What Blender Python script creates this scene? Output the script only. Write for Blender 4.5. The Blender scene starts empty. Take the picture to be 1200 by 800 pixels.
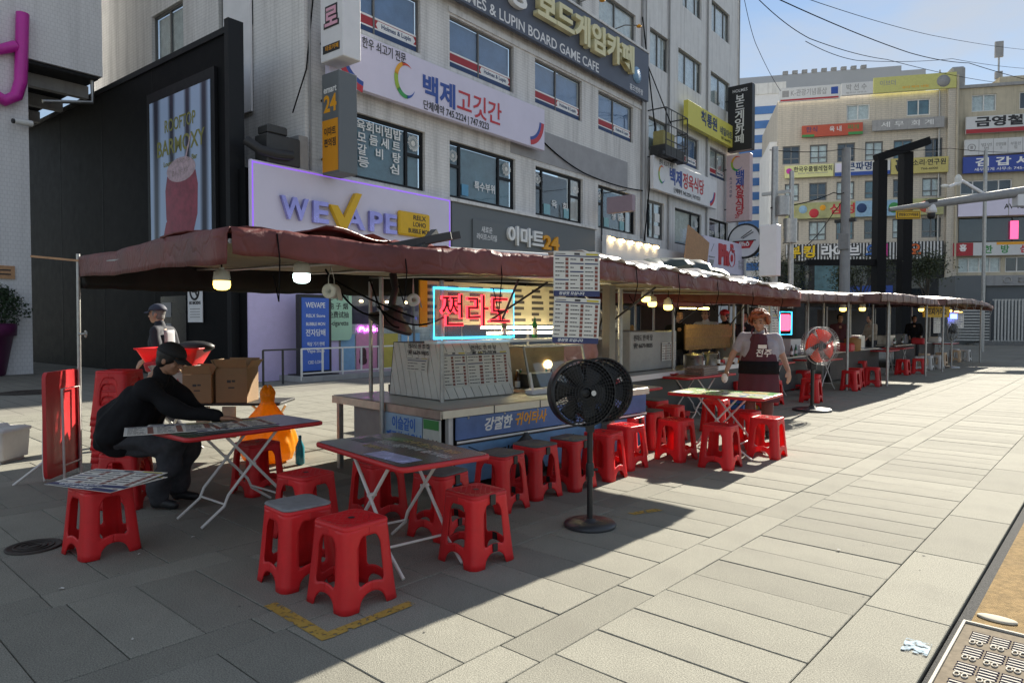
import bpy, bmesh, math, random
from mathutils import Vector, Matrix
R = math.radians
rnd = random.Random(11)
scn = bpy.context.scene
COL = scn.collection

# ------------------------------------------------------------------ camera, world, sun, exposure
cam = bpy.data.cameras.new('camera'); cam.lens = 24.32; cam.sensor_width = 36.0
cam.clip_start = 0.05; cam.clip_end = 3000
camo = bpy.data.objects.new('camera', cam); COL.objects.link(camo)
camo.location = (0, 0, 1.55); camo.rotation_euler = (R(90 - 1.59), 0, R(41.81))
scn.camera = camo

SUN_EL = R(27.4); SUN_AZ = R(-5.7)          # azimuth from +Y towards +X
w = bpy.data.worlds.new('World'); scn.world = w; w.use_nodes = True
nt = w.node_tree; nt.nodes.clear()
N = nt.nodes.new
sky = N('ShaderNodeTexSky'); sky.sky_type = 'NISHITA'; sky.sun_disc = False
sky.sun_elevation = SUN_EL; sky.sun_rotation = SUN_AZ; sky.air_density = 1.0; sky.dust_density = 0.0; sky.ozone_density = 1.2
tc = N('ShaderNodeTexCoord'); mp = N('ShaderNodeMapping'); mp.inputs['Scale'].default_value = (1.6, 1.6, 4.2)
nz = N('ShaderNodeTexNoise'); nz.inputs['Scale'].default_value = 1.9; nz.inputs['Detail'].default_value = 9; nz.inputs['Roughness'].default_value = .58
cr = N('ShaderNodeValToRGB'); cr.color_ramp.elements[0].position = .36; cr.color_ramp.elements[0].color = (.22, .22, .22, 1); cr.color_ramp.elements[1].position = .64
mx = N('ShaderNodeMix'); mx.data_type = 'RGBA'
mx.inputs['B'].default_value = (4.3, 4.65, 5.2, 1)
sc_ = N('ShaderNodeMath'); sc_.operation = 'MULTIPLY'; sc_.inputs[1].default_value = .85
bg = N('ShaderNodeBackground'); bg.inputs['Strength'].default_value = 0.051
out = N('ShaderNodeOutputWorld'); L = nt.links.new
L(tc.outputs['Generated'], mp.inputs['Vector']); L(mp.outputs[0], nz.inputs['Vector']); L(nz.outputs['Fac'], cr.inputs[0])
L(cr.outputs[0], sc_.inputs[0]); L(sc_.outputs[0], mx.inputs['Factor']); L(sky.outputs[0], mx.inputs['A']); L(mx.outputs['Result'], bg.inputs['Color']); L(bg.outputs[0], out.inputs[0])

sl = bpy.data.lights.new('sun', 'SUN'); sl.energy = 5.0; sl.angle = R(.53); sl.color = (1.0, .93, .80)
so = bpy.data.objects.new('sun', sl); COL.objects.link(so)
sd = Vector((math.cos(SUN_EL) * math.sin(SUN_AZ), math.cos(SUN_EL) * math.cos(SUN_AZ), math.sin(SUN_EL)))
so.rotation_euler = sd.to_track_quat('Z', 'Y').to_euler(); so.location = sd * 60

scn.view_settings.view_transform = 'Standard'; scn.view_settings.look = 'None'
scn.view_settings.exposure = 1.44; scn.view_settings.gamma = 1.0
try:
    scn.view_settings.use_curve_mapping = False
except Exception: pass
scn.cycles.use_denoising = True
scn.cycles.max_bounces = 6; scn.cycles.transparent_max_bounces = 16; scn.cycles.caustics_reflective = False; scn.cycles.caustics_refractive = False
scn.cycles.sample_clamp_indirect = 6.0

# ------------------------------------------------------------------ materials
MATS = {}
def mat(name, col, rough=.6, metal=0., var=.12, vscale=6., bump=0., bscale=60., spec=.5, emit=None, estr=0., trans=0., objvar=0., coord='Object', streak=0., alpha=None, dirt=0., dirtcol=(.05,.045,.04), fleck=0.):
    if name in MATS: return MATS[name]
    m = bpy.data.materials.new(name); m.use_nodes = True; MATS[name] = m
    t = m.node_tree; b = t.nodes['Principled BSDF']; LN = t.links.new
    b.inputs['Roughness'].default_value = rough; b.inputs['Metallic'].default_value = metal
    b.inputs['Specular IOR Level'].default_value = spec
    c4 = (col[0], col[1], col[2], 1)
    b.inputs['Base Color'].default_value = c4
    if emit:
        b.inputs['Emission Color'].default_value = (*emit, 1); b.inputs['Emission Strength'].default_value = estr
    src = None
    if var or bump or objvar or streak or dirt:
        tcn = t.nodes.new('ShaderNodeTexCoord')
    if var:
        n = t.nodes.new('ShaderNodeTexNoise'); n.inputs['Scale'].default_value = vscale; n.inputs['Detail'].default_value = 6; n.inputs['Roughness'].default_value = .65
        LN(tcn.outputs[coord], n.inputs['Vector'])
        r = t.nodes.new('ShaderNodeMapRange'); r.inputs['From Min'].default_value = .25; r.inputs['From Max'].default_value = .75
        r.inputs['To Min'].default_value = 1 - var; r.inputs['To Max'].default_value = 1 + var
        LN(n.outputs['Fac'], r.inputs['Value'])
        src = r.outputs[0]
        rr = t.nodes.new('ShaderNodeMapRange'); rr.inputs['To Min'].default_value = max(0, rough - .12); rr.inputs['To Max'].default_value = min(1, rough + .12)
        LN(n.outputs['Fac'], rr.inputs['Value']); LN(rr.outputs[0], b.inputs['Roughness'])
    if objvar:
        oi = t.nodes.new('ShaderNodeObjectInfo')
        r2 = t.nodes.new('ShaderNodeMapRange'); r2.inputs['To Min'].default_value = 1 - objvar; r2.inputs['To Max'].default_value = 1 + objvar
        LN(oi.outputs['Random'], r2.inputs['Value'])
        if src is None: src = r2.outputs[0]
        else:
            mm = t.nodes.new('ShaderNodeMath'); mm.operation = 'MULTIPLY'; LN(src, mm.inputs[0]); LN(r2.outputs[0], mm.inputs[1]); src = mm.outputs[0]
    colsock = None
    if src is not None:
        if fleck:
            nf = t.nodes.new('ShaderNodeTexNoise'); nf.inputs['Scale'].default_value = 150; nf.inputs['Detail'].default_value = 2; LN(tcn.outputs[coord], nf.inputs[0]); rf = t.nodes.new('ShaderNodeMapRange'); rf.inputs[1].default_value = .35; rf.inputs[2].default_value = .65; rf.inputs[3].default_value = 1 - fleck; rf.inputs[4].default_value = 1 + fleck; LN(nf.outputs['Fac'], rf.inputs[0])
            mf = t.nodes.new('ShaderNodeMath'); mf.operation = 'MULTIPLY'; LN(src, mf.inputs[0]); LN(rf.outputs[0], mf.inputs[1]); src = mf.outputs[0]
        v = t.nodes.new('ShaderNodeVectorMath'); v.operation = 'SCALE'; v.inputs[0].default_value = col
        LN(src, v.inputs['Scale']); colsock = v.outputs[0]
    if streak or dirt:
        mpn = t.nodes.new('ShaderNodeMapping')
        mpn.inputs['Scale'].default_value = (3.0, 3.0, .18) if streak else (1, 1, 1)
        LN(tcn.outputs[coord], mpn.inputs['Vector'])
        n2 = t.nodes.new('ShaderNodeTexNoise'); n2.inputs['Scale'].default_value = 1.3 if streak else 2.2; n2.inputs['Detail'].default_value = 8; n2.inputs['Roughness'].default_value = .7
        LN(mpn.outputs[0], n2.inputs['Vector'])
        r3 = t.nodes.new('ShaderNodeMapRange'); r3.inputs['From Min'].default_value = .5; r3.inputs['From Max'].default_value = .78
        r3.inputs['To Min'].default_value = 0; r3.inputs['To Max'].default_value = streak or dirt
        LN(n2.outputs['Fac'], r3.inputs['Value'])
        mi = t.nodes.new('ShaderNodeMix'); mi.data_type = 'RGBA'; mi.inputs['A'].default_value = c4; mi.inputs['B'].default_value = (*dirtcol, 1)
        if colsock: LN(colsock, mi.inputs['A'])
        LN(r3.outputs[0], mi.inputs['Factor']); colsock = mi.outputs['Result']
    if colsock: LN(colsock, b.inputs['Base Color'])
    if bump:
        n3 = t.nodes.new('ShaderNodeTexNoise'); n3.inputs['Scale'].default_value = bscale; n3.inputs['Detail'].default_value = 5
        LN(tcn.outputs[coord], n3.inputs['Vector'])
        bp = t.nodes.new('ShaderNodeBump'); bp.inputs['Strength'].default_value = bump; bp.inputs['Distance'].default_value = .01
        LN(n3.outputs['Fac'], bp.inputs['Height']); LN(bp.outputs[0], b.inputs['Normal'])
    if trans:
        o = t.nodes['Material Output']; tr = t.nodes.new('ShaderNodeBsdfTranslucent'); tr.inputs['Color'].default_value = c4
        if colsock: LN(colsock, tr.inputs['Color'])
        ms = t.nodes.new('ShaderNodeMixShader'); ms.inputs[0].default_value = trans
        LN(b.outputs[0], ms.inputs[1]); LN(tr.outputs[0], ms.inputs[2]); LN(ms.outputs[0], o.inputs[0])
    if alpha is not None:
        o = t.nodes['Material Output']; tp = t.nodes.new('ShaderNodeBsdfTransparent')
        ms = t.nodes.new('ShaderNodeMixShader'); ms.inputs[0].default_value = alpha
        LN(tp.outputs[0], ms.inputs[1]); LN(b.outputs[0], ms.inputs[2]); LN(ms.outputs[0], o.inputs[0])
    return m

def brick_mat(name, c1, c2, mortar, bw, bh, bump=.6, streak=.25, scale=1., ms=.018):
    m = bpy.data.materials.new(name); m.use_nodes = True; MATS[name] = m
    t = m.node_tree; b = t.nodes['Principled BSDF']; LN = t.links.new
    tcn = t.nodes.new('ShaderNodeTexCoord'); sx = t.nodes.new('ShaderNodeSeparateXYZ'); cb = t.nodes.new('ShaderNodeCombineXYZ')
    LN(tcn.outputs['Object'], sx.inputs[0])
    ad = t.nodes.new('ShaderNodeMath'); ad.operation = 'ADD'; LN(sx.outputs[0], ad.inputs[0]); LN(sx.outputs[1], ad.inputs[1])
    LN(ad.outputs[0], cb.inputs[0]); LN(sx.outputs[2], cb.inputs[1])
    br = t.nodes.new('ShaderNodeTexBrick'); br.inputs['Color1'].default_value = (*c1, 1); br.inputs['Color2'].default_value = (*c2, 1); br.inputs['Mortar'].default_value = (*mortar, 1)
    br.inputs['Scale'].default_value = scale; br.inputs['Brick Width'].default_value = bw; br.inputs['Row Height'].default_value = bh; br.inputs['Mortar Size'].default_value = ms
    LN(cb.outputs[0], br.inputs['Vector'])
    mpn = t.nodes.new('ShaderNodeMapping'); mpn.inputs['Scale'].default_value = (2.2, 2.2, .15); LN(tcn.outputs['Object'], mpn.inputs[0])
    n = t.nodes.new('ShaderNodeTexNoise'); n.inputs['Scale'].default_value = 1.1; n.inputs['Detail'].default_value = 9; n.inputs['Roughness'].default_value = .7; LN(mpn.outputs[0], n.inputs[0])
    r = t.nodes.new('ShaderNodeMapRange'); r.inputs['From Min'].default_value = .45; r.inputs['From Max'].default_value = .8; r.inputs['To Max'].default_value = streak
    LN(n.outputs['Fac'], r.inputs[0])
    mi = t.nodes.new('ShaderNodeMix'); mi.data_type = 'RGBA'; LN(br.outputs['Color'], mi.inputs['A']); mi.inputs['B'].default_value = (.10, .095, .09, 1); LN(r.outputs[0], mi.inputs['Factor'])
    LN(mi.outputs['Result'], b.inputs['Base Color']); b.inputs['Roughness'].default_value = .75
    bp = t.nodes.new('ShaderNodeBump'); bp.inputs['Strength'].default_value = bump; bp.inputs['Distance'].default_value = .012; bp.invert = True
    LN(br.outputs['Fac'], bp.inputs['Height']); LN(bp.outputs[0], b.inputs['Normal'])
    return m

def glass_mat(name, tint, refl=.06, opac=.35):
    m = bpy.data.materials.new(name); m.use_nodes = True; MATS[name] = m
    t = m.node_tree; t.nodes.remove(t.nodes['Principled BSDF']); LN = t.links.new
    o = t.nodes['Material Output']; tp = t.nodes.new('ShaderNodeBsdfTransparent'); tp.inputs[0].default_value = (.90, .94, .95, 1)
    gl = t.nodes.new('ShaderNodeBsdfGlossy'); gl.inputs['Roughness'].default_value = .03; gl.inputs['Color'].default_value = (.95, .97, 1, 1)
    lw = t.nodes.new('ShaderNodeLayerWeight'); lw.inputs[0].default_value = .5
    pw = t.nodes.new('ShaderNodeMath'); pw.operation = 'POWER'; pw.inputs[1].default_value = 4.; LN(lw.outputs['Facing'], pw.inputs[0])
    ml = t.nodes.new('ShaderNodeMath'); ml.operation = 'MULTIPLY_ADD'; ml.use_clamp = True; ml.inputs[1].default_value = .8; ml.inputs[2].default_value = opac; LN(pw.outputs[0], ml.inputs[0])
    n = t.nodes.new('ShaderNodeTexNoise'); n.inputs['Scale'].default_value = 1.4; tcn = t.nodes.new('ShaderNodeTexCoord'); LN(tcn.outputs['Object'], n.inputs[0]); bp = t.nodes.new('ShaderNodeBump'); bp.inputs['Strength'].default_value = .06; bp.inputs['Distance'].default_value = .05; LN(n.outputs['Fac'], bp.inputs['Height']); LN(bp.outputs[0], gl.inputs['Normal'])
    ms = t.nodes.new('ShaderNodeMixShader'); LN(ml.outputs[0], ms.inputs[0]); LN(tp.outputs[0], ms.inputs[1]); LN(gl.outputs[0], ms.inputs[2]); LN(ms.outputs[0], o.inputs[0])
    return m

def emat(name, col, s, base=None):
    return mat(name, base or tuple(min(1, c) for c in col), .4, var=0, emit=col, estr=s)

# ------------------------------------------------------------------ mesh builder
class MB:
    def __init__(s): s.v = []; s.f = []; s.mi = []; s.sm = []
    def add(s, vs, fs, mi=0, smooth=False):
        o = len(s.v); s.v += [tuple(v) for v in vs]
        for f in fs: s.f.append(tuple(i + o for i in f)); s.mi.append(mi); s.sm.append(smooth)
        return s
    def box(s, x0, x1, y0, y1, z0, z1, mi=0, M=None):
        vs = [(x, y, z) for z in (z0, z1) for y in (y0, y1) for x in (x0, x1)]
        if M is not None: vs = [M @ Vector(v) for v in vs]
        return s.add(vs, [(0, 2, 3, 1), (4, 5, 7, 6), (0, 1, 5, 4), (2, 6, 7, 3), (0, 4, 6, 2), (1, 3, 7, 5)], mi)
    def bbox(s, x0, x1, y0, y1, z0, z1, b=.005, mi=0, M=None):      # box with chamfered edges
        bm = bmesh.new(); vs = [bm.verts.new((x, y, z)) for z in (z0, z1) for y in (y0, y1) for x in (x0, x1)]
        for f in [(0, 2, 3, 1), (4, 5, 7, 6), (0, 1, 5, 4), (2, 6, 7, 3), (0, 4, 6, 2), (1, 3, 7, 5)]: bm.faces.new([vs[i] for i in f])
        bmesh.ops.bevel(bm, geom=bm.edges[:], offset=b, segments=1, affect='EDGES')
        return s.addbm(bm, mi, M)
    def addbm(s, bm, mi=0, M=None, smooth=False):
        bm.verts.index_update()
        vs = [(M @ v.co) if M is not None else v.co.copy() for v in bm.verts]
        s.add(vs, [[v.index for v in f.verts] for f in bm.faces], mi, smooth); bm.free(); return s
    def quad(s, a, b, c, d, mi=0): return s.add([a, b, c, d], [(0, 1, 2, 3)], mi)
    def tube(s, pts, r, n=8, mi=0, cap=True, closed=False):
        pts = [Vector(p) for p in pts]; rs = r if isinstance(r, (list, tuple)) else [r] * len(pts)
        rings = []; ref = None; K = len(pts)
        for i, p in enumerate(pts):
            if closed: d = pts[(i + 1) % K] - pts[i - 1]
            else: d = (pts[min(i + 1, K - 1)] - pts[max(i - 1, 0)])
            if d.length < 1e-9: d = Vector((0, 0, 1))
            d.normalize()
            if ref is None: ref = Vector((0, 0, 1)) if abs(d.z) < .9 else Vector((1, 0, 0))
            u = d.cross(ref)
            if u.length < 1e-6: u = d.cross(Vector((0, 1, 0)))
            u.normalize(); vv = u.cross(d).normalized(); ref = vv
            rings.append([p + (u * math.cos(2 * math.pi * k / n) + vv * math.sin(2 * math.pi * k / n)) * rs[i] for k in range(n)])
        vs = [q for rg in rings for q in rg]; fs = []
        for i in range(K if closed else K - 1):
            j = (i + 1) % K
            for k in range(n): fs.append((i * n + k, i * n + (k + 1) % n, j * n + (k + 1) % n, j * n + k))
        s.add(vs, fs, mi, True)
        if cap and not closed:
            s.add(rings[0], [tuple(range(n - 1, -1, -1)) if 0 else tuple(range(n))], mi); s.add(rings[-1], [tuple(range(n - 1, -1, -1))], mi)
        return s
    def beam(s, a, b, w, h, mi=0):          # square bar from a to b
        a, b = Vector(a), Vector(b); d = (b - a); l = d.length; q = d.to_track_quat('X', 'Z').to_matrix().to_4x4()
        return s.box(0, l, -w / 2, w / 2, -h / 2, h / 2, mi, Matrix.Translation(a) @ q)
    def lathe(s, prof, n=20, mi=0, M=None, smooth=True, cap=True):
        vs = []; fs = []
        for (r, z) in prof:
            for k in range(n):
                a = 2 * math.pi * k / n; vs.append(Vector((r * math.cos(a), r * math.sin(a), z)))
        for i in range(len(prof) - 1):
            for k in range(n): fs.append((i * n + k, i * n + (k + 1) % n, (i + 1) * n + (k + 1) % n, (i + 1) * n + k))
        if M is not None: vs = [M @ v for v in vs]
        s.add(vs, fs, mi, smooth)
        if cap:
            for i in (0, len(prof) - 1):
                if prof[i][0] > 1e-4: s.add(vs[i * n:(i + 1) * n], [tuple(range(n))], mi)
        return s
    def prism(s, poly, y0, y1, mi=0, M=None):     # polygon in xz, extruded along y
        n = len(poly); vs = [(p[0], y0, p[1]) for p in poly] + [(p[0], y1, p[1]) for p in poly]
        if M is not None: vs = [M @ Vector(v) for v in vs]
        fs = [tuple(range(n)), tuple(range(2 * n - 1, n - 1, -1))] + [(i, i + n, (i + 1) % n + n, (i + 1) % n) for i in range(n)]
        return s.add(vs, fs, mi)
    def sphere(s, c, r, n=12, mi=0, sc=(1, 1, 1), M=None):
        c = Vector(c); m = n // 2; vs = []; fs = []
        for i in range(m + 1):
            th = math.pi * i / m
            for k in range(n):
                ph = 2 * math.pi * k / n
                v = Vector((r * sc[0] * math.sin(th) * math.cos(ph), r * sc[1] * math.sin(th) * math.sin(ph), r * sc[2] * math.cos(th))) + c
                vs.append(M @ v if M is not None else v)
        for i in range(m):
            for k in range(n): fs.append((i * n + k, (i + 1) * n + k, (i + 1) * n + (k + 1) % n, i * n + (k + 1) % n))
        return s.add(vs, fs, mi, True)
    def grid(s, P, mi=0, smooth=True):           # P[i][j] points
        a = len(P); b = len(P[0]); vs = [q for r in P for q in r]
        return s.add(vs, [(i * b + j, (i + 1) * b + j, (i + 1) * b + j + 1, i * b + j + 1) for i in range(a - 1) for j in range(b - 1)], mi, smooth)
    def mesh(s, name, mats):
        me = bpy.data.meshes.new(name); me.from_pydata(s.v, [], s.f)
        for m in (mats if isinstance(mats, (list, tuple)) else [mats]): me.materials.append(m)
        me.polygons.foreach_set('material_index', s.mi); me.polygons.foreach_set('use_smooth', s.sm); me.update()
        return me
    def build(s, name, mats, parent=None, **kw): return link(name, s.mesh(name, mats), parent, **kw)

def link(name, me, parent=None, loc=None, rotz=None, rot=None, scale=None, label=None, kind=None):
    o = bpy.data.objects.new(name, me); COL.objects.link(o)
    if parent is not None: o.parent = parent
    if loc is not None: o.location = loc
    if rotz is not None: o.rotation_euler = (0, 0, rotz)
    if rot is not None: o.rotation_euler = rot
    if scale is not None: o.scale = scale
    if label: o['label'] = label
    if kind: o['kind'] = kind
    return o
def tag(o, label, cat, group=None):
    o['label'] = label; o['category'] = cat
    if group: o['group'] = group
    return o
def thing(name, label, cat, loc=(0, 0, 0), rotz=0., group=None, rot=None):
    o = bpy.data.objects.new(name, None); COL.objects.link(o); o.empty_display_size = .1
    o.location = loc; o.rotation_euler = rot if rot is not None else (0, 0, rotz)
    return tag(o, label, cat, group)
def structure(o): o['kind'] = 'structure'; return o
def copy_tree(o, parent=None):
    c = o.copy(); COL.objects.link(c)
    if parent is not None: c.parent = parent
    for ch in o.children: copy_tree(ch, c)
    return c
def dup(o, loc, rotz=None, label=None, group=None, scale=None):
    c = copy_tree(o); c.location = loc
    if rotz is not None: c.rotation_euler = (0, 0, rotz)
    if scale is not None: c.scale = scale
    if label: c['label'] = label
    if group: c['group'] = group
    return c
WS = bpy.data.scenes.new('work')
def bake(me, *mods):
    """mesh with modifiers applied; mods = (type, {attr: value})"""
    o = bpy.data.objects.new('bake', me); WS.collection.objects.link(o)
    for t, kw in mods:
        m = o.modifiers.new(t, t)
        for k, v in kw.items(): setattr(m, k, v)
    WS.view_layers[0].update(); dg = WS.view_layers[0].depsgraph
    r = bpy.data.meshes.new_from_object(o.evaluated_get(dg)); bpy.data.objects.remove(o)
    return r

# ------------------------------------------------------------------ lettering (built-in font), lies in local xz, faces -y
FONT = {}
def text_mesh(s, size, bold=0., ext=.002, spacing=1., line=1., align='CENTER', shear=0., squash=1.):
    key = (s, round(size, 4), bold, ext, spacing, line, align, shear, squash)
    if key in FONT: return FONT[key]
    cu = bpy.data.curves.new('lettering', 'FONT'); cu.body = s; cu.size = size; cu.extrude = ext; cu.offset = bold * size
    cu.align_x = align; cu.align_y = 'CENTER'; cu.space_character = spacing; cu.space_line = line; cu.shear = shear
    cu.resolution_u = 3
    o = bpy.data.objects.new('lettering', cu); me = bpy.data.meshes.new_from_object(o); bpy.data.objects.remove(o)
    me.transform(Matrix.Rotation(R(90), 4, 'X') @ Matrix.Diagonal((squash, 1, 1, 1)))
    me.materials.clear(); FONT[key] = me
    return me
def text(name, s, size, m, parent, x, z, y=-.003, bold=.012, ext=.002, fit=None, rot=None, **kw):
    me = text_mesh(s, size, bold, ext, **kw).copy(); me.materials.append(m)
    xs = [v.co.x for v in me.vertices]
    if fit and xs:
        wdt = max(xs) - min(xs)
        if wdt > 0: me.transform(Matrix.Diagonal((fit / wdt, 1, 1, 1)))
    o = link(name, me, parent, loc=(x, y, z))
    if rot: o.rotation_euler = rot
    return o
# ------------------------------------------------------------------ shared materials
def tri(h):  # sRGB hex -> linear
    f = lambda c: (c / 12.92 if c <= .04045 else ((c + .055) / 1.055) ** 2.4)
    return tuple(f(int(h[i:i + 2], 16) / 255) for i in (0, 2, 4))
m_gran = mat('granite_paving', (.248, .241, .203), .92, fleck=.30, spec=.12, var=.10, vscale=9, bump=.35, bscale=160, objvar=.12, dirt=.5, dirtcol=(.14, .133, .118))
m_bed = mat('joint_bed', (.05, .047, .042), .95, var=.2)
m_asph = mat('asphalt', (.085, .085, .085), .95, spec=.08, var=.35, vscale=60, bump=.8, bscale=220)
m_tan = mat('tan_concrete', (.27, .19, .095), .95, spec=.05, var=.4, vscale=25, bump=.8, bscale=160, dirt=.5, dirtcol=(.14, .11, .07))
m_conc = mat('concrete', (.34, .34, .34), .85, var=.15, vscale=3, bump=.2, streak=.35)
m_stucco = mat('pale_stucco', (.74, .74, .73), .85, var=.08, vscale=2, bump=.15, bscale=40, streak=.6, dirtcol=(.22, .21, .20))
m_brick = brick_mat('white_painted_brick', (.78, .77, .75), (.745, .735, .715), (.66, .65, .63), .30, .10, bump=.28, streak=.6, ms=.012)
m_tile = brick_mat('grey_wall_tile', (.74, .74, .75), (.715, .715, .725), (.62, .62, .63), .12, .12, bump=.3, streak=.3, ms=.008)
m_beige = brick_mat('beige_tile_wall', (.60, .545, .455), (.56, .51, .425), (.46, .42, .36), .5, .17, bump=.3, streak=.35, ms=.02)
m_olive = mat('ochre_render', (.52, .465, .35), .85, var=.12, vscale=1.5, streak=.4)
m_blk = mat('black_cladding', (.006, .0065, .0075), .6, spec=.12, var=.25, vscale=3, dirt=.35, dirtcol=(.012, .012, .014))
m_dfr = mat('black_window_frame', (.012, .013, .015), .5, var=.1, spec=.25)
m_gfr = mat('grey_window_frame', (.16, .16, .155), .5, var=.1)
m_wfr = mat('white_window_frame', (.72, .72, .70), .5, var=.08)
m_glass = glass_mat('window_glass', (.03, .04, .048), opac=.05)
m_dglass = mat('dark_glass', (.012, .018, .024), .05, var=0, spec=.7)
m_inter = mat('dim_interior', (.03, .032, .034), .9, var=.4, vscale=1.3)  # room darkness is put into this colour
m_blue = mat('blue_roller_blind', (.16, .25, .44), .7, var=.3, vscale=1.2)
m_teal = mat('teal_blind', (.10, .19, .22), .7, var=.5, vscale=.9)  # plain teal blind colour with random tone variation
m_curt = mat('pale_curtain', (.74, .74, .70), .8, var=.3, vscale=4)
m_red = mat('red_print', tri('a8323a'), .6, var=.05)
m_navy = mat('navy_print', tri('27406a'), .6, var=.05)
m_white = mat('white_panel', (.78, .78, .79), .5, var=.06, vscale=2)
m_wht2 = mat('white_letters', (.82, .82, .80), .45, var=.03)
m_black = mat('black_letters', (.02, .02, .022), .5, var=.05)
m_lightp = mat('pale_lilac_panel', (.70, .66, .80), .45, var=.05, vscale=1)
m_slate = mat('slate_grey_panel', (.13, .145, .155), .5, var=.08, vscale=1)
m_navyp = mat('slate_blue_sign', (.085, .10, .14), .5, var=.06, vscale=1)
m_steel = mat('brushed_steel', (.55, .54, .52), .32, metal=1., var=.2, vscale=8, bump=.05)
m_galv = mat('galvanised_pole', (.42, .42, .41), .45, metal=.8, var=.25, vscale=10)
m_dsteel = mat('dark_steel', (.05, .05, .05), .5, metal=.3, var=.2)
m_yel = mat('yellow_sign', tri('e0b21c'), .5, var=.06)
m_gold = mat('gold_letters', tri('e8a21e'), .5, var=.05)
m_bluel = mat('blue_letters', tri('2f4f9e'), .5, var=.05)
m_redl = mat('red_letters', tri('c2303a'), .5, var=.05)
m_green = mat('green_print', tri('3f8a4a'), .5, var=.05)
m_cable = mat('black_cable', (.012, .012, .013), 1., var=0, spec=0.)
m_duct = mat('grey_pipe', (.30, .30, .30), .6, var=.15)
m_wood = mat('slatted_wood', tri('b98f6a'), .7, var=.25, vscale=12)

# ------------------------------------------------------------------ the ground
CP, SP, CY, SY = math.cos(.02776), math.sin(.02776), math.cos(.72973), math.sin(.72973)
def frame_px(X, Y, Z=0.):
    x = X * CY + Y * SY; y = -X * SY + Y * CY; z = Z - 1.55
    zf = y * CP - z * SP; return (600 + 810.6 * x / zf, 400 - 810.6 * (y * SP + z * CP) / zf, zf) if zf > .2 else (-9999, 0, zf)

def ground_mat():
    m = bpy.data.materials.new('far_paving'); m.use_nodes = True; t = m.node_tree; b = t.nodes['Principled BSDF']; LN = t.links.new
    tcn = t.nodes.new('ShaderNodeTexCoord'); br = t.nodes.new('ShaderNodeTexBrick')
    br.inputs['Color1'].default_value = (.26, .25, .213, 1); br.inputs['Color2'].default_value = (.23, .22, .19, 1); br.inputs['Mortar'].default_value = (.08, .077, .07, 1)
    br.inputs['Scale'].default_value = 1; br.inputs['Brick Width'].default_value = 1.18; br.inputs['Row Height'].default_value = .352; br.inputs['Mortar Size'].default_value = .006; br.offset = .0
    LN(tcn.outputs['Object'], br.inputs['Vector']); n = t.nodes.new('ShaderNodeTexNoise'); n.inputs['Scale'].default_value = .5; n.inputs['Detail'].default_value = 10; LN(tcn.outputs['Object'], n.inputs[0])
    mi = t.nodes.new('ShaderNodeMix'); mi.data_type = 'RGBA'; mi.blend_type = 'MULTIPLY'; mi.inputs['Factor'].default_value = .5
    cr = t.nodes.new('ShaderNodeValToRGB'); cr.color_ramp.elements[0].color = (.55, .55, .55, 1); cr.color_ramp.elements[0].position = .3; cr.color_ramp.elements[1].position = .65
    LN(n.outputs['Fac'], cr.inputs[0]); LN(br.outputs['Color'], mi.inputs['A']); LN(cr.outputs[0], mi.inputs['B']); LN(mi.outputs['Result'], b.inputs['Base Color']); b.inputs['Roughness'].default_value = .92; b.inputs['Specular IOR Level'].default_value = .12
    return m
gd = structure(MB().quad((-400, -200, -.25), (400, -200, -.25), (400, 700, -.25), (-400, 700, -.25)).build('ground', mat('far_ground', (.2, .19, .17), .9)))
b = MB()
b.quad((-34, 34, -.004), (-.66, 34, -.004), (-.66, 90, -.004), (-34, 90, -.004), 1)          # beyond the single slabs
b.quad((-34, -4, -.004), (-13.2, -4, -.004), (-13.2, 34, -.004), (-34, 34, -.004), 1)
b.quad((-34, -4, -.24), (-.66, -4, -.24), (-.66, -4, -.02), (-34, -4, -.02), 0); b.quad((-.66, -4, -.24), (-.66, 90, -.24), (-.66, 90, -.02), (-.66, -4, -.02), 0)
b.quad((-13.2, -4, -.02), (-.66, -4, -.02), (-.66, 34, -.02), (-13.2, 34, -.02), 0)            # bed under the slabs
pave = structure(b.build('pavement', [m_bed, ground_mat()]))
slabs = []
def row(x0, x1, ylen, y0, ymin=-1.5, ymax=33.9):
    k = math.floor((ymin - y0) / ylen)
    while y0 + ylen * k < ymax:
        slabs.append((x0, x1, y0 + ylen * k, y0 + ylen * (k + 1))); k += 1
row(-1.067, -.66, 1.187, 4.105); row(-1.985, -1.07, .3455, 3.212)
for k in range(10):
    o = -1.18 * k
    row(-2.235 + o, -1.985 + o, 1.02, 3.43 + .37 * k); row(-3.165 + o, -2.238 + o, .3525, 2.877 + (.06 * k if k % 2 else 0))
def slab_size(sl):
    p = [frame_px(x, y) for x in sl[:2] for y in sl[2:]]
    if min(q[2] for q in p) < .4: return 0
    xs = [q[0] for q in p]; ys = [q[1] for q in p]
    if max(xs) < -5 or min(xs) > 1205 or min(ys) > 805: return 0
    return math.sqrt((max(xs) - min(xs)) * (max(ys) - min(ys)))
slabs = sorted(slabs, key=slab_size, reverse=True)
cache = {}; far = MB()
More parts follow.
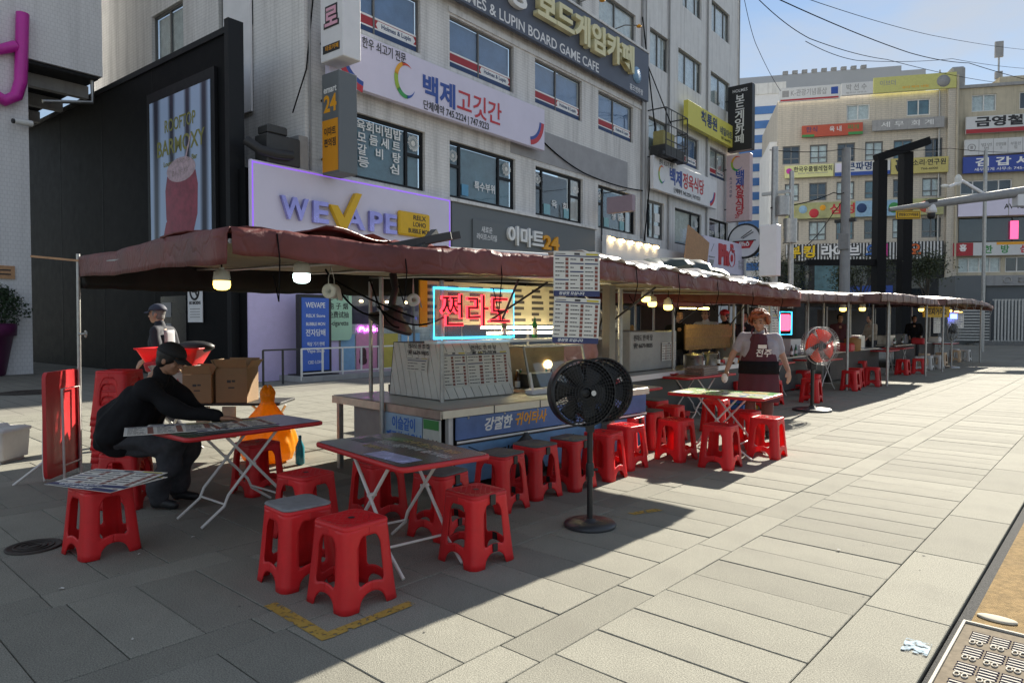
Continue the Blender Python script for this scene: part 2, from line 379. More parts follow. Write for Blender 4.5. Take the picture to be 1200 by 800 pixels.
for i, sl in enumerate(slabs):
    x0, x1, y0, y1 = sl; g = .0026
    if i < 300:
        key = (round(x1 - x0, 2), round(y1 - y0, 3))
        if key not in cache:
            hx, hy = key[0] / 2 - g, key[1] / 2 - g; q = MB()
            q.bbox(-hx, hx, -hy, hy, -.05, 0, .0035); cache[key] = q.mesh('paving_slab', m_gran)
        o = link('paving_slab', cache[key], pave, loc=((x0 + x1) / 2, (y0 + y1) / 2, rnd.uniform(-.0025, .0015)))
        o.rotation_euler = (rnd.uniform(-.0015, .0015), rnd.uniform(-.001, .001), 0)
    elif slab_size(sl) > 0 or x0 > -9:
        far.box(x0 + .004, x1 - .004, y0 + .004, y1 - .004, -.05, rnd.uniform(-.002, .001))
far.build('paving_slab', m_gran, pave, kind='stuff')
# road edge beyond the kerb
rd = structure(MB().quad((-.655, -4, -.03), (40, -4, -.03), (40, 90, -.03), (-.655, 90, -.03)).build('road', m_asph))
ts = structure(MB().quad((-.60, 4.30, -.026), (-.36, 4.30, -.026), (-.36, 60, -.026), (-.60, 60, -.026)).build('gutter_strip', m_tan))
dc = thing('drain_cover', 'pale cast iron drain cover with dark slots beside the kerb in the lower right corner', 'drain cover', (-.40, 3.45, -.026))
m_iron = mat('worn_iron', (.20, .17, .13), .95, spec=.04, var=.3, vscale=30)
m_slot = mat('drain_slot', (.012, .012, .03), 1., var=0, spec=0.)
m_ironl = mat('polished_iron', (.50, .47, .41), .8, spec=.1, var=.15, vscale=30)
MB().box(-.22, .34, -.62, .79, 0, .012).build('plate', m_iron, dc)
fr = MB()
for a in ((-.225, -.213, -.62, .80), (.33, .342, -.62, .80)): fr.box(*a, 0, .022)
fr.box(-.213, .33, .786, .80, 0, .022); fr.build('rim', m_ironl, dc)
for j in range(7):
    for i in range(3):
        yb = .66 - j * .205; xb = -.17 + i * .085
        q = MB(); q2 = MB()
        for k in range(4):
            q.box(xb, xb + .078, yb - k * .030 + .010, yb - k * .030 + .027, .0125, .0135); q2.box(xb + .006, xb + .072, yb - k * .030, yb - k * .030 + .010, .012, .016)
        q.build('slot', m_slot, dc); q2.build('rib', m_ironl, dc)
        q = MB()
        for k in (0, 1):
            c = (xb + .02 + k * .03, yb - .118)
            q.tube([(c[0] + .011 * math.cos(a), c[1] + .021 * math.sin(a), .015) for a in [2 * math.pi * t / 12 for t in range(12)]], .0035, 5, closed=True)
        q.build('ring', m_ironl, dc)
for j in range(3):
    q = MB(); yb = .60 - j * .42
    pts = [(.115, yb - .2), (.115, yb), (.235, yb), (.235, yb - .2)]
    q.tube([(x, y, .015) for x, y in pts], .004, 5, closed=True)
    for k in range(3): q.box(.135, .215, yb - .05 - k * .05, yb - .03 - k * .05, .012, .016)
    q.build('panel_mark', m_ironl, dc)
oc = MB(); oc.lathe([(.075, 0), (.075, .006), (.06, .009), (0, .009)], 24)
o = oc.build('valve_cover', mat('whitish_iron', (.45, .42, .35), .9, spec=.1, var=.2), loc=(-.50, 4.42, -.024)); o.scale = (1.2, .62, 1)
tag(o, 'small oval valve cover in the tan gutter strip beyond the drain cover', 'valve cover')
def manhole(loc, r, label):
    t = thing('manhole_cover', label, 'manhole cover', loc)
    MB().lathe([(r, 0), (r, .008), (r - .015, .010), (r - .02, .006), (0, .006)], 30).build('lid', mat('rust_iron', (.055, .045, .038), .7, metal=.3, var=.4, vscale=20), t)
    q = MB()
    for k in (1, 2, 3): q.tube([(r * .23 * k * math.cos(a), r * .23 * k * math.sin(a), .009) for a in [2 * math.pi * t / 24 for t in range(24)]], .005, 5, closed=True)
    q.build('relief', MATS['rust_iron'], t)
manhole((-5.62, 1.33, .001), .17, 'small round rusty manhole cover on the shaded paving by the left stool')
manhole((-18.1, 4.3, .001), .62, 'wide dark manhole cover in the shaded paving near the purple planter')
def worn(name, col, amt):
    m = mat(name, col, .8, var=.2, vscale=12); t = m.node_tree; n = t.nodes.new('ShaderNodeTexNoise'); n.inputs['Scale'].default_value = 26; n.inputs['Detail'].default_value = 8
    tcn = t.nodes.new('ShaderNodeTexCoord'); t.links.new(tcn.outputs['Object'], n.inputs[0])
    r = t.nodes.new('ShaderNodeMapRange'); r.inputs[1].default_value = amt - .06; r.inputs[2].default_value = amt + .06; t.links.new(n.outputs['Fac'], r.inputs[0])
    tp = t.nodes.new('ShaderNodeBsdfTransparent'); ms = t.nodes.new('ShaderNodeMixShader'); t.links.new(r.outputs[0], ms.inputs[0]); t.links.new(tp.outputs[0], ms.inputs[1])
    t.links.new(t.nodes['Principled BSDF'].outputs[0], ms.inputs[2]); t.links.new(ms.outputs[0], t.nodes['Material Output'].inputs[0]); return m
m_ytape = worn('worn_yellow_paint', (.42, .27, .05), .41)
q = MB(); z = .004
q.add([(-3.50, 1.88, z), (-2.905, 1.86, z), (-2.895, 1.93, z), (-3.50, 1.955, z), (-2.97, 1.935, z), (-2.90, 1.93, z), (-2.90, 2.45, z), (-2.965, 2.45, z)], [(0, 1, 2, 3), (4, 5, 6, 7)])
tag(q.build('yellow_marking', m_ytape), 'worn yellow L shaped line painted on the paving in front of the nearest stool', 'ground marking')
q = MB(); q.add([(-3.02, 4.78, z), (-2.95, 4.78, z), (-2.84, 5.05, z), (-2.92, 5.05, z)], [(0, 1, 2, 3)])
tag(q.build('yellow_marking', m_ytape), 'short worn yellow mark on the paving behind the black fan base', 'ground marking')
q = MB(); q.box(-.055, .055, -.075, .075, 0, .0012); o = q.build('blue_sticker', worn('faded_blue_sticker', (.24, .34, .42), .47), loc=(-.735, 3.72, .003), rotz=.05)
tag(o, 'faded pale blue sticker stuck on the kerb stone near the drain cover', 'sticker')

# ------------------------------------------------------------------ main building on the left, frame: x along the facade, y into it
FR = R(90 + 3.535)
FO = Vector((-17, 10, 0))
def fac(s, z, out=0.):      # world point on the facade plane, out = metres in front of it
    return (FO.x + math.cos(FR) * s + math.sin(FR) * out, FO.y + math.sin(FR) * s - math.cos(FR) * out, z)
main = thing('commercial_building', 'pale five storey building with painted brick front and shop signs behind the food stalls', 'building', (FO.x, FO.y, 0), FR)
def wall_open(mb, s0, s1, z0, z1, ops, dep=.22, y=0., mi=0):
    zs = sorted({z0, z1, *[o[2] for o in ops], *[o[3] for o in ops]})
    for a, c in zip(zs[:-1], zs[1:]):
        cuts = sorted([(o[0], o[1]) for o in ops if o[2] <= a + 1e-6 and o[3] >= c - 1e-6]); x = s0
        for (p, q_) in cuts:
            if p > x: mb.quad((x, y, a), (p, y, a), (p, y, c), (x, y, c), mi)
            x = q_
        if x < s1: mb.quad((x, y, a), (s1, y, a), (s1, y, c), (x, y, c), mi)
    for (p, q_, a, c) in [o[:4] for o in ops]:
        mb.quad((p, y, a), (p, y + dep, a), (p, y + dep, c), (p, y, c), mi); mb.quad((q_, y, a), (q_, y, c), (q_, y + dep, c), (q_, y + dep, a), mi)
        mb.quad((p, y, a), (q_, y, a), (q_, y + dep, a), (p, y + dep, a), mi); mb.quad((p, y, c), (p, y + dep, c), (q_, y + dep, c), (q_, y, c), mi)
F2 = [(1.5, 5.1), (6.27, 9.9), (11.2, 14.67), (15.95, 19.48)]; F2r = [(20.65, 22.6), (23.9, 27.45), (28.6, 31.55)]
F3 = [(1.5, 4.92), (6.28, 9.8), (11.16, 14.6), (15.94, 19.2)]; F3r = [(20.8, 23.0), (24.08, 27.0), (28.6, 31.2)]
F4 = [(1.5, 4.9), (6.3, 9.8), (11.2, 14.6), (15.97, 19.4)]; F4r = [(20.9, 23.0), (24.2, 27.3), (28.65, 31.65)]
F5r = [(20.9, 23.0), (24.7, 27.25), (28.7, 31.55)]
ops1 = [(a, b_, 5.82, 7.75) for a, b_ in F2] + [(a, b_, 10.22, 11.95) for a, b_ in F3] + [(a, b_, 14.66, 16.4) for a, b_ in F4]
ops2 = [(a, b_, 5.82, 7.75) for a, b_ in F2r] + [(a, b_, 10.25, 11.95) for a, b_ in F3r] + [(a, b_, 14.6, 16.4) for a, b_ in F4r] + [(a, b_, 18.8, 20.6) for a, b_ in F5r]
q = MB(); wall_open(q, .5, 20.04, 0, 24, ops1); q.build('wall', m_brick, main)
q = MB(); wall_open(q, 20.04, 33.1, 0, 24, ops2); q.quad((33.1, 0, 0), (33.1, 14, 0), (33.1, 14, 24), (33.1, 0, 24)); q.build('wall', m_stucco, main)
sops = [(-8.95, -6.7, 10.4, 12.3), (-4.45, -2.5, 10.35, 12.3)]
sw = MB(); T = Matrix(((0, -1, 0, .5), (-1, 0, 0, 0), (0, 0, 1, 0), (0, 0, 0, 1)))     # side wall: local x = back along the wall
q = MB(); wall_open(q, -14, 0, 0, 24, sops)
S = Matrix.Translation((.5, 0, 0)) @ Matrix.Rotation(R(-90), 4, 'Z')
q.v = [tuple(S @ Vector(v)) for v in q.v]; q.build('wall', m_brick, main)
MB().box(.5, 33.1, 0, 14, 24, 24.3).build('roof', m_conc, main)
q = MB()
for (a, b_, c, d) in ops1 + ops2: q.box(a - .1, b_ + .1, .9, .95, c - .1, d + .1)
q.build('interior', m_inter, main)  # dark sheets behind the panes, the rooms' shade painted in
for s, wd in ((12.0, .0),): pass
q = MB()
for s in (20.0,): q.box(s - .06, s + .06, -.10, 0, 5.7, 24)
q.build('drainpipe', m_duct, main)
for s, r in ((22.95, .05), (20.35, .035), (28.0, .05), (33.0, .05), (.62, .03)):
    MB().tube([(s, -.08, 3.5), (s, -.08, 24)], r, 8).build('drainpipe', m_duct, main)
q = MB(); q.box(6.2, 20.0, -.06, 0, 12.02, 12.2); q.build('ledge', m_stucco, main)
MB().box(9.6, 18.6, -.03, 0, 7.95, 9.2).build('cement_patch', mat('grey_cement', (.36, .36, .37), .85, var=.15, vscale=1.5), main)
def win(parent, a, b_, c, d, style, dep=.16):
    fm = {'dark': m_dfr, 'grey': m_gfr, 'white': m_wfr}[style['frame']]; t = style.get('t', .07); f = MB()
    cuts = style.get('mull', [.5]); y0, y1 = dep - .05, dep + .03
    f.box(a, a + t, y0, y1, c, d); f.box(b_ - t, b_, y0, y1, c, d); f.box(a + t, b_ - t, y0, y1, c, c + t); f.box(a + t, b_ - t, y0, y1, d - t, d)
    xs = [a] + [a + (b_ - a) * u for u in cuts] + [b_]
    for x in xs[1:-1]: f.box(x - t / 2, x + t / 2, y0 + .01, y1, c + t, d - t)
    if style.get('trans'):
        zt = d - (d - c) * style['trans']
        for i in style.get('tcols', range(len(xs) - 1)): f.box(xs[i] + t / 2, xs[i + 1] - t / 2, y0 + .012, y1 - .002, zt - t / 2, zt + t / 2)
    fo = f.build('window', fm, parent)
    for x0, x1 in zip(xs[:-1], xs[1:]):
        MB().box(x0 + t * .45, x1 - t * .45, dep, dep + .012, c + t * .9, d - t * .9).build('pane', style.get('pane', m_glass), fo)
    if style.get('blind'):
        q = MB(); yb = dep + .08; n = 14 if style.get('wavy') else 1; P = []
        for i in range(n + 1):
            x = a + t + (b_ - a - 2 * t) * i / n; P.append([(x, yb + (.03 * (i % 2) if n > 1 else 0), c + t), (x, yb + (.03 * (i % 2) if n > 1 else 0), d - t)])
        q.grid(P, smooth=False); q.build('blind', style['blind'], fo)
    return fo
def stripe(fo, a, b_, c, d):
    y = .142; q = MB(); h = d - c; z0, z1 = c + h * .13, c + h * .33
    q.box(a + .07, b_ - .07, y - .002, y, z0 + .06, z1 - .03, 0); q.box(a + .07, b_ - .07, y - .002, y, z1 - .03, z1 + .03, 1); q.box(a + .07, b_ - .07, y - .002, y, z0 + .015, z0 + .06, 1); q.box(a + .07, b_ - .07, y - .002, y, c + .07, z0 + .015, 2)
    q.build('stripe_sticker', [m_red, m_wht2, m_navy], fo)
    q = MB(); m = a + (b_ - a) * .74; wl = (b_ - a) * .2; zc = (z0 + z1) / 2
    poly = [(m - wl - .1, zc - .12), (m + wl, zc - .12), (m + wl + .1, zc), (m + wl, zc + .12), (m - wl - .1, zc + .12), (m - wl - .18, zc)]
    q.prism(poly, y - .006, y - .003); q.build('name_label', m_wht2, fo)
    text('lettering', 'Holmes & Lupin', .2, m_navy, fo, m - .03, zc, y - .009, bold=.02, fit=wl * 1.8)
def disc(fo, x, z, r=.22):
    q = MB(); n = 26
    for i in range(n):
        a0 = 2 * math.pi * i / n; rr = r * rnd.uniform(.8, 1.); a1 = a0 + .17
        q.add([(x + .3 * r * math.cos(a0), .10, z + .3 * r * math.sin(a0)), (x + rr * math.cos(a0), .105, z + rr * math.sin(a0)), (x + rr * math.cos(a1), .10, z + rr * math.sin(a1))], [(0, 1, 2)])
    q.lathe([(r * .35, -.01), (0, -.02)], 12, M=Matrix.Translation((x, .10, z)) @ Matrix.Rotation(R(90), 4, 'X')); q.build('sunburst_ornament', m_curt, fo)
for i, (a, b_) in enumerate(F2):
    fo = win(main, a, b_, 5.82, 7.75, dict(frame='dark', t=.10, mull=[.80] if i == 0 else [.17, .76], blind=m_teal if i < 2 else None, trans=.42, tcols=[1] if i == 0 else [0, 2]))
    if i: disc(fo, a + .28, 7.28)
    disc(fo, b_ - .42, 7.32, .27)
    if i == 0:
        for k, (tx, n) in enumerate((('육회비빔밥', 2.3), ('모 듬 세 트', 2.2), ('갈   비   탕', 2.2), ('등      심', 2.1))):
            text('lettering', tx, .34, m_wht2, fo, a + 1.78, 7.42 - k * .36, .13, bold=.02, fit=n * .78)
    if i == 1: text('lettering', '특수부위', .34, m_wht2, fo, a + 2.0, 6.42, .13, bold=.02, fit=1.15)
    if i == 2: text('lettering', '육   회', .34, m_wht2, fo, a + 1.9, 6.42, .13, bold=.02, fit=1.2)
    if i == 3: text('lettering', '생 등심', .34, m_wht2, fo, a + 2.1, 6.5, .13, bold=.02, fit=1.3)
    if i in (2, 3):
        for dx in (.75, 2.2): MB().box(a + dx, a + dx + .45, .135, .14, 5.96, 6.38).build('blue_notice', mat('cyan_notice', (.25, .48, .52), .6), fo)
    if i == 1: MB().box(a + .75, a + 1.1, .135, .14, 6.0, 6.4).build('blue_notice', mat('sky_notice', (.13, .36, .55), .6), fo)
for i, (a, b_) in enumerate(F2r):
    fo = win(main, a, b_, 5.82, 7.75, dict(frame='grey' if i == 0 else 'dark', t=.09, mull=[.5] if i == 0 else [.66], blind=m_curt if i == 1 else None))
    if i: disc(fo, b_ - .5, 7.2, .25)
    if i == 0:
        for zz in (6.1, 6.75): MB().box(a + 1.15, a + 1.7, .135, .14, zz, zz + .45).build('paper_notice', m_wht2, fo)
    if i == 2: text('lettering', '한우 등심', .3, m_wht2, fo, a + 1.1, 6.9, .13, bold=.02, fit=1.5)
for i, (a, b_) in enumerate(F3):
    fo = win(main, a, b_, 10.22, 11.95, dict(frame='grey', t=.06, mull=[.46], blind=m_blue)); stripe(fo, a, b_, 10.22, 11.95)
for i, (a, b_) in enumerate(F3r):
    fo = win(main, a, b_, 10.25, 11.95, dict(frame='grey', t=.07, mull=[.5], blind=[m_curt, m_blue, m_curt][i], wavy=i != 1))
    if i: stripe(fo, a, b_, 10.25, 11.95)
for i, (a, b_) in enumerate(F4): win(main, a, b_, 14.66, 16.4, dict(frame='grey', t=.07, mull=[.46], blind=m_curt if i == 3 else None, wavy=True))
for (a, b_) in F4r: win(main, a, b_, 14.6, 16.4, dict(frame='grey', t=.07, mull=[.36, .78] if a > 24 and a < 28 else [.5], blind=m_curt, wavy=True))
for (a, b_) in F5r: win(main, a, b_, 18.8, 20.6, dict(frame='grey', t=.07, mull=[.3, .75], blind=m_curt, wavy=True))
for (a, b_, c, d) in sops:
    fo = win(main, a, b_, c, d, dict(frame='grey', t=.07, mull=[.5], blind=m_curt)); fo.matrix_local = S
# side wall white panel and ducts at the corner
MB().box(0, .06, 2.5, 4.0, 7.8, 12.6).build('side_panel', m_white, main, loc=(.40, 0, 0))
# ground floor shop extension and shopfronts
q = MB(); q.box(-1.3, .5, 0, 3, 0, 5.5); q.build('wall', m_blk, main)
MB().box(-1.3, 6.1, -.02, 0, 2.42, 3.4).build('shop_header', m_lightp, main)
MB().box(-1.28, 1.55, -.05, 0, 0, 2.42).build('shop_panel', mat('lavender_panel', (.62, .54, .82), .4, var=.06), main)
sf = MB()
for s in (1.55, 3.0, 4.5, 6.0): sf.box(s, s + .07, -.06, .02, .05, 2.42)
sfo = sf.build('shopfront', m_gfr, main)
for s in (1.62, 3.07, 4.57): MB().box(s, s + 1.38, -.02, -.01, .1, 2.4).build('pane', m_glass, sfo)
shop_in = mat('shop_interior', (.16, .13, .18), .8, var=.5, vscale=1.6)
MB().box(1.5, 6.1, -.016, -.012, 1.5, 2.42).build('shop_interior', shop_in, sfo, loc=(0, .006, 0))
for s, m_ in ((1.6, mat('blue_poster', (.22, .42, .62), .6)), (2.2, mat('pink_poster', (.62, .28, .42), .6)), (3.05, mat('mustard_poster', (.5, .42, .08), .6)), (4.0, MATS['blue_poster'])):
    MB().box(s, s + (.55 if s < 2 else .8), -.03, -.026, .1, 1.2).build('window_poster', m_, sfo)
q = MB(); q.sphere((2.45, -.035, .66), .13, 10, 0, (1, .05, 1.1)); q.box(2.33, 2.42, -.034, -.031, .3, .66); q.box(2.5, 2.58, -.034, -.031, .3, .66); q.sphere((2.45, -.037, .4), .16, 10, 0, (1, .03, .8)); q.build('window_print', mat('dark_hair_print', (.07, .025, .03), .6), sfo)
text('neon_lettering', 'Puffin', .2, emat('magenta_neon', (1, .1, .9), 6), sfo, 2.65, 1.34, -.05, bold=.0, ext=.006, shear=.2, fit=.75)
for s in (1.85, 2.4, 3.4, 4.2): MB().lathe([(.05, 0), (.05, .05), (0, .06)], 10).build('shop_lamp', emat('warm_shop_lamp', (1, .75, .4), 5), sfo, loc=(s, -.03, 2.0 if s < 2 else 2.15))
MB().box(6.1, 15.4, -.05, 0, 0, 3.4).build('shop_panel', m_slate, main)
MB().box(15.4, 27, -.04, 0, 0, 4.4).build('shop_panel', m_inter, main)
q = MB()
for s in (16.2, 18.2, 20.2, 22.4, 24.6): q.box(s, s + 1.7, -.06, -.045, .3, 3.6)
q.build('shop_glazing', m_dglass, main)
# steps / ramp with hand rail
st = structure(MB().box(-.4, 9.0, -1.15, -.05, 0, .14).build('shop_step', m_conc)); st.location = (FO.x, FO.y, 0); st.rotation_euler = (0, 0, FR)
hr = thing('hand_rail', 'pale metal hand rail with thin posts along the shop step', 'railing', fac(-.4, .14, 1.05), FR)
q = MB(); q.beam((0, 0, .72), (5.2, 0, .72), .05, .04); q.beam((0, 0, .08), (5.2, 0, .08), .03, .03); q.build('rail', m_wfr, hr)
for k in range(9): MB().box(k * .65 - .02, k * .65 + .02, -.02, .02, -.1 if k % 2 == 0 else .08, .72).build('post', m_wfr, hr)
q = MB(); q.beam((-1.1, 0, .72), (-.1, 0, .72), .04, .04); q.beam((-1.1, 0, .72), (-1.1, 0, -.14), .04, .04); q.beam((-.55, 0, .72), (-.55, 0, -.14), .04, .04); q.build('rail', m_dsteel, hr)

# ------------------------------------------------------------------ black side wall with the drink poster
PO = fac(-1.4, 0); PR = FR - R(90)     # local x points back to the facade (+X), so wall points are at x = -t
bw = thing('black_wall', 'tall black clad side wall with framed poster left of the vape shop', 'wall', PO, PR)
q = MB(); q.box(-20, -.55, 0, .3, 0, 9.0); q.build('cladding', m_blk, bw)
for k in range(1, 6): MB().box(-3.6 * k - 1.2 - .012, -3.6 * k - 1.2 + .012, -.006, 0, 0, 8.98).build('cladding_joint', m_dfr, bw)
MB().box(-20, -.5, -.06, .34, 9.0, 9.16).build('coping', m_dfr, bw); MB().box(-.55, -.35, -.12, .3, 0, 9.3).build('end_post', m_dfr, bw)
MB().box(-4.4, -2.9, -.03, 0, .05, 2.3).build('door', mat('black_door', (.02, .022, .026), .3, var=.1), bw)
def poster_mat():
    m = bpy.data.materials.new('curtain_print'); m.use_nodes = True; t = m.node_tree; b = t.nodes['Principled BSDF']; LN = t.links.new
    tcn = t.nodes.new('ShaderNodeTexCoord'); mpn = t.nodes.new('ShaderNodeMapping'); mpn.inputs['Scale'].default_value = (1, 1, .08); LN(tcn.outputs['Object'], mpn.inputs[0])
    wv = t.nodes.new('ShaderNodeTexWave'); wv.bands_direction = 'X'; wv.inputs['Scale'].default_value = .36; wv.inputs['Distortion'].default_value = 5.0; wv.inputs['Detail'].default_value = 3; wv.inputs['Detail Scale'].default_value = .8; LN(mpn.outputs[0], wv.inputs[0])
    cr = t.nodes.new('ShaderNodeValToRGB'); cr.color_ramp.elements[0].color = (.03, .035, .055, 1); cr.color_ramp.elements[1].color = (.40, .52, .72, 1); cr.color_ramp.elements[0].position = .05; cr.color_ramp.elements[1].position = .6
    LN(wv.outputs['Fac'], cr.inputs[0]); LN(cr.outputs[0], b.inputs['Base Color']); b.inputs['Roughness'].default_value = .3; return m
ps = thing('poster', 'tall blue striped drink poster in a black frame on the black wall', 'poster', (PO[0], PO[1], 0), PR)
MB().box(-4.95, -1.1, -.10, -.01, 3.7, 8.25).build('frame', m_dfr, ps); MB().box(-4.75, -1.3, -.115, -.10, 3.9, 7.95).build('print', poster_mat(), ps)
m_dr = mat('drink_red', (.28, .05, .08), .35, var=.45, vscale=5); m_ice = mat('drink_foam', (.5, .38, .42), .5, var=.4, vscale=8)
m_olv = mat('olive_lettering', (.24, .24, .07), .6)
q = MB(); gx, gz = -2.9, 3.95
poly = [(gx - .62, gz), (gx - .88, gz + .55), (gx - .92, gz + 1.35), (gx - .80, gz + 1.75), (gx + .80, gz + 1.75), (gx + .92, gz + 1.35), (gx + .88, gz + .55), (gx + .62, gz)]
q.prism(poly, -.121, -.115); q.prism([(gx - 1.1, gz), (gx - .9, gz + .45), (gx - .55, gz + .55), (gx - .48, gz)], -.119, -.115); q.build('glass_print', m_dr, ps)
q = MB(); q.prism([(gx + .82 * math.cos(a), gz + 1.85 + .34 * math.sin(a)) for a in [2 * math.pi * k / 20 for k in range(20)]], -.124, -.121); q.prism([(gx + .18, gz + 2.0), (gx + .26, gz + 2.0), (gx + .62, gz + 2.75), (gx + .56, gz + 2.75)], -.128, -.124); q.build('ice_print', m_ice, ps)
text('lettering', 'ROOFTOP', .5, m_olv, ps, -2.95, 7.1, -.122, bold=.01, fit=1.75); text('lettering', 'BARMOXY', .62, m_olv, ps, -2.95, 6.5, -.122, bold=.015, fit=2.7)
text('lettering', 'Lounge, Rooftop, Bar', .2, m_olv, ps, -2.95, 6.05, -.122, fit=1.9); text('lettering', 'B1-7F-5F', .2, m_olv, ps, -2.95, 5.72, -.122, fit=.9)
ns = thing('notice', 'white no smoking notice on the black wall near the corner', 'notice', (PO[0], PO[1], 0), PR)
MB().box(-2.75, -1.95, -.05, -.03, 1.55, 2.75).build('sheet', m_white, ns)
q = MB(); q.tube([(-2.35 + .24 * math.cos(a), -.056, 2.42 + .24 * math.sin(a)) for a in [2 * math.pi * k / 20 for k in range(20)]], .03, 6, closed=True); q.beam((-2.52, -.056, 2.59), (-2.18, -.056, 2.25), .02, .05); q.beam((-2.5, -.054, 2.40), (-2.2, -.054, 2.40), .02, .06); q.build('symbol', m_black, ns)
text('lettering', 'NO SMOKING', .12, m_black, ns, -2.35, 2.08, -.053, bold=.03, fit=.62)
for k in range(4): MB().box(-2.62, -2.08, -.054, -.05, 1.68 + k * .075, 1.70 + k * .075).build('print_line', m_duct, ns)
for z0 in (1.7, 1.1):
    o = MB().box(-4.3, -3.75, -.045, -.031, z0, z0 + .42).build('notice', m_duct, loc=(PO[0], PO[1], 0), rotz=PR)
    tag(o, 'small grey notice on the black door, the upper one' if z0 > 1.4 else 'small grey notice on the black door, the lower one', 'notice')

# ------------------------------------------------------------------ left building with the overhang
LO = (-24.6, 5.86, 0)
lb = thing('tiled_building', 'grey tiled building with overhanging upper storeys at the left edge', 'building', LO, FR)
MB().box(-9, .03, 0, .5, 0, 9.4).build('wall', m_tile, lb)
q = MB(); q.box(-9, 2.1, 0, 9, 9.4, 20); q.build('upper_wall', m_tile, lb)
MB().box(-9, 2.0, .1, 9, 9.3, 9.398).build('soffit', m_dfr, lb)
for k in range(3): MB().box(.1, 2.05, 1.0 + k * 2.2, 1.25 + k * 2.2, 8.9, 9.295).build('beam', m_conc, lb)
MB().box(-.6, .1, 5, 5.4, 0, 9.3).build('inner_wall', m_blk, lb)
MB().tube([(1.9, .3, 9.3), (1.9, .3, 8.6), (.5, .3, 8.3)], .06, 6).build('pipe', m_galv, lb)
sy = thing('wall_letter', 'large magenta letter y mounted on the grey tiled building', 'sign', (LO[0], LO[1], 0), FR)
m_mag = mat('magenta_plastic', (.55, .03, .36), .35, var=.08)
q = MB(); q.tube([(-.12, -.18, 10.6), (-.16, -.18, 9.6), (-.2, -.18, 8.6), (-.32, -.18, 8.15), (-.6, -.18, 7.95), (-1.0, -.18, 8.1)], .17, 10)
q.tube([(-1.3, -.18, 10.4), (-1.1, -.18, 9.6), (-.75, -.18, 9.35), (-.3, -.18, 9.6)], .16, 10); q.build('letter', m_mag, sy)
pq = thing('wall_plaque', 'small brown plaque on the grey tiled wall above the purple planter', 'plaque', (LO[0], LO[1], 0), FR)
MB().box(-1.2, -.4, -.05, 0, 2.82, 3.2).build('plate', m_wood, pq)
for k in range(2): MB().box(-1.1, -.5, -.053, -.05, 2.93 + k * .12, 2.97 + k * .12).build('print_line', m_black, pq)
o = MB().box(-1.1, -.55, -.03, -.001, 2.2, 2.55).build('wall_vent', m_dsteel, loc=LO, rotz=FR); tag(o, 'dark square vent on the grey tiled wall behind the planted bush', 'vent')
cc = thing('security_camera', 'white security camera on the edge of the grey tiled wall', 'camera', (LO[0] - .0, LO[1], 7.4), FR)
q = MB(); q.tube([(-.02, -.05, 0), (-.02, -.2, 0)], .03, 6); q.build('bracket', m_wfr, cc); q = MB(); q.tube([(.05, -.22, .02), (-.42, -.3, -.02)], .09, 10); q.build('housing', m_wfr, cc); MB().tube([(-.40, -.3, -.02), (-.47, -.31, -.025)], .07, 10).build('lens', m_black, cc)
# ------------------------------------------------------------------ shop signs of the main building
def sign(label, s0, s1, z0, z1, out, th, m, name='shop_sign', cat='sign', frame=None, group=None, place=fac, rot=FR):
    t = thing(name, label, cat, place(s0, z0, out), rot, group)
    MB().bbox(0, s1 - s0, -th, 0, 0, z1 - z0, .012).build('board', m, t)
    t['_w'] = s1 - s0; t['_h'] = z1 - z0; t['_t'] = th
    return t
def rainbow(t, x, z, y, sc=1.):
    cols = [tri('d8482e'), tri('e6a52a'), tri('9cb83a'), tri('3c9a50'), tri('2f58a8')]
    for i, c in enumerate(cols):
        q = MB(); a0 = R(60 + i * 52); a1 = a0 + R(58); P = []
        for k in range(7):
            a = a0 + (a1 - a0) * k / 6; P.append([(x + sc * .42 * math.cos(a), y, z + sc * .5 * math.sin(a)), (x + sc * (.42 + .16 * math.sin((i + k / 6) / 5 * math.pi)) * math.cos(a) * 1.02, y, z + sc * (.5 + .2 * math.sin((i + k / 6) / 5 * math.pi)) * math.sin(a))])
        q.grid(P, smooth=False)
        q.build('swirl_mark', mat('swirl_%s' % ('red', 'orange', 'lime', 'green', 'blue')[i], c, .5, var=0), t)
def corner_fan(t, x, z, y, r, flip, up):
    for k, (m_, ra, rb) in enumerate(((MATS['red_letters'], .82, 1.), (MATS['blue_letters'], .7, .82), (mat('lime_print', tri('c9cf3a'), .5, var=0), 1., 1.35))):
        q = MB(); P = []
        for i in range(9):
            a = R(-8 + 80 * i / 8) if up else R(-82 + 80 * i / 8)
            P.append([(x + flip * ra * r * math.cos(a), y, z + ra * r * math.sin(a)), (x + flip * rb * r * math.cos(a), y, z + rb * r * math.sin(a))])
        if k < 2: q.grid(P, smooth=False); q.build('arc_print', m_, t)
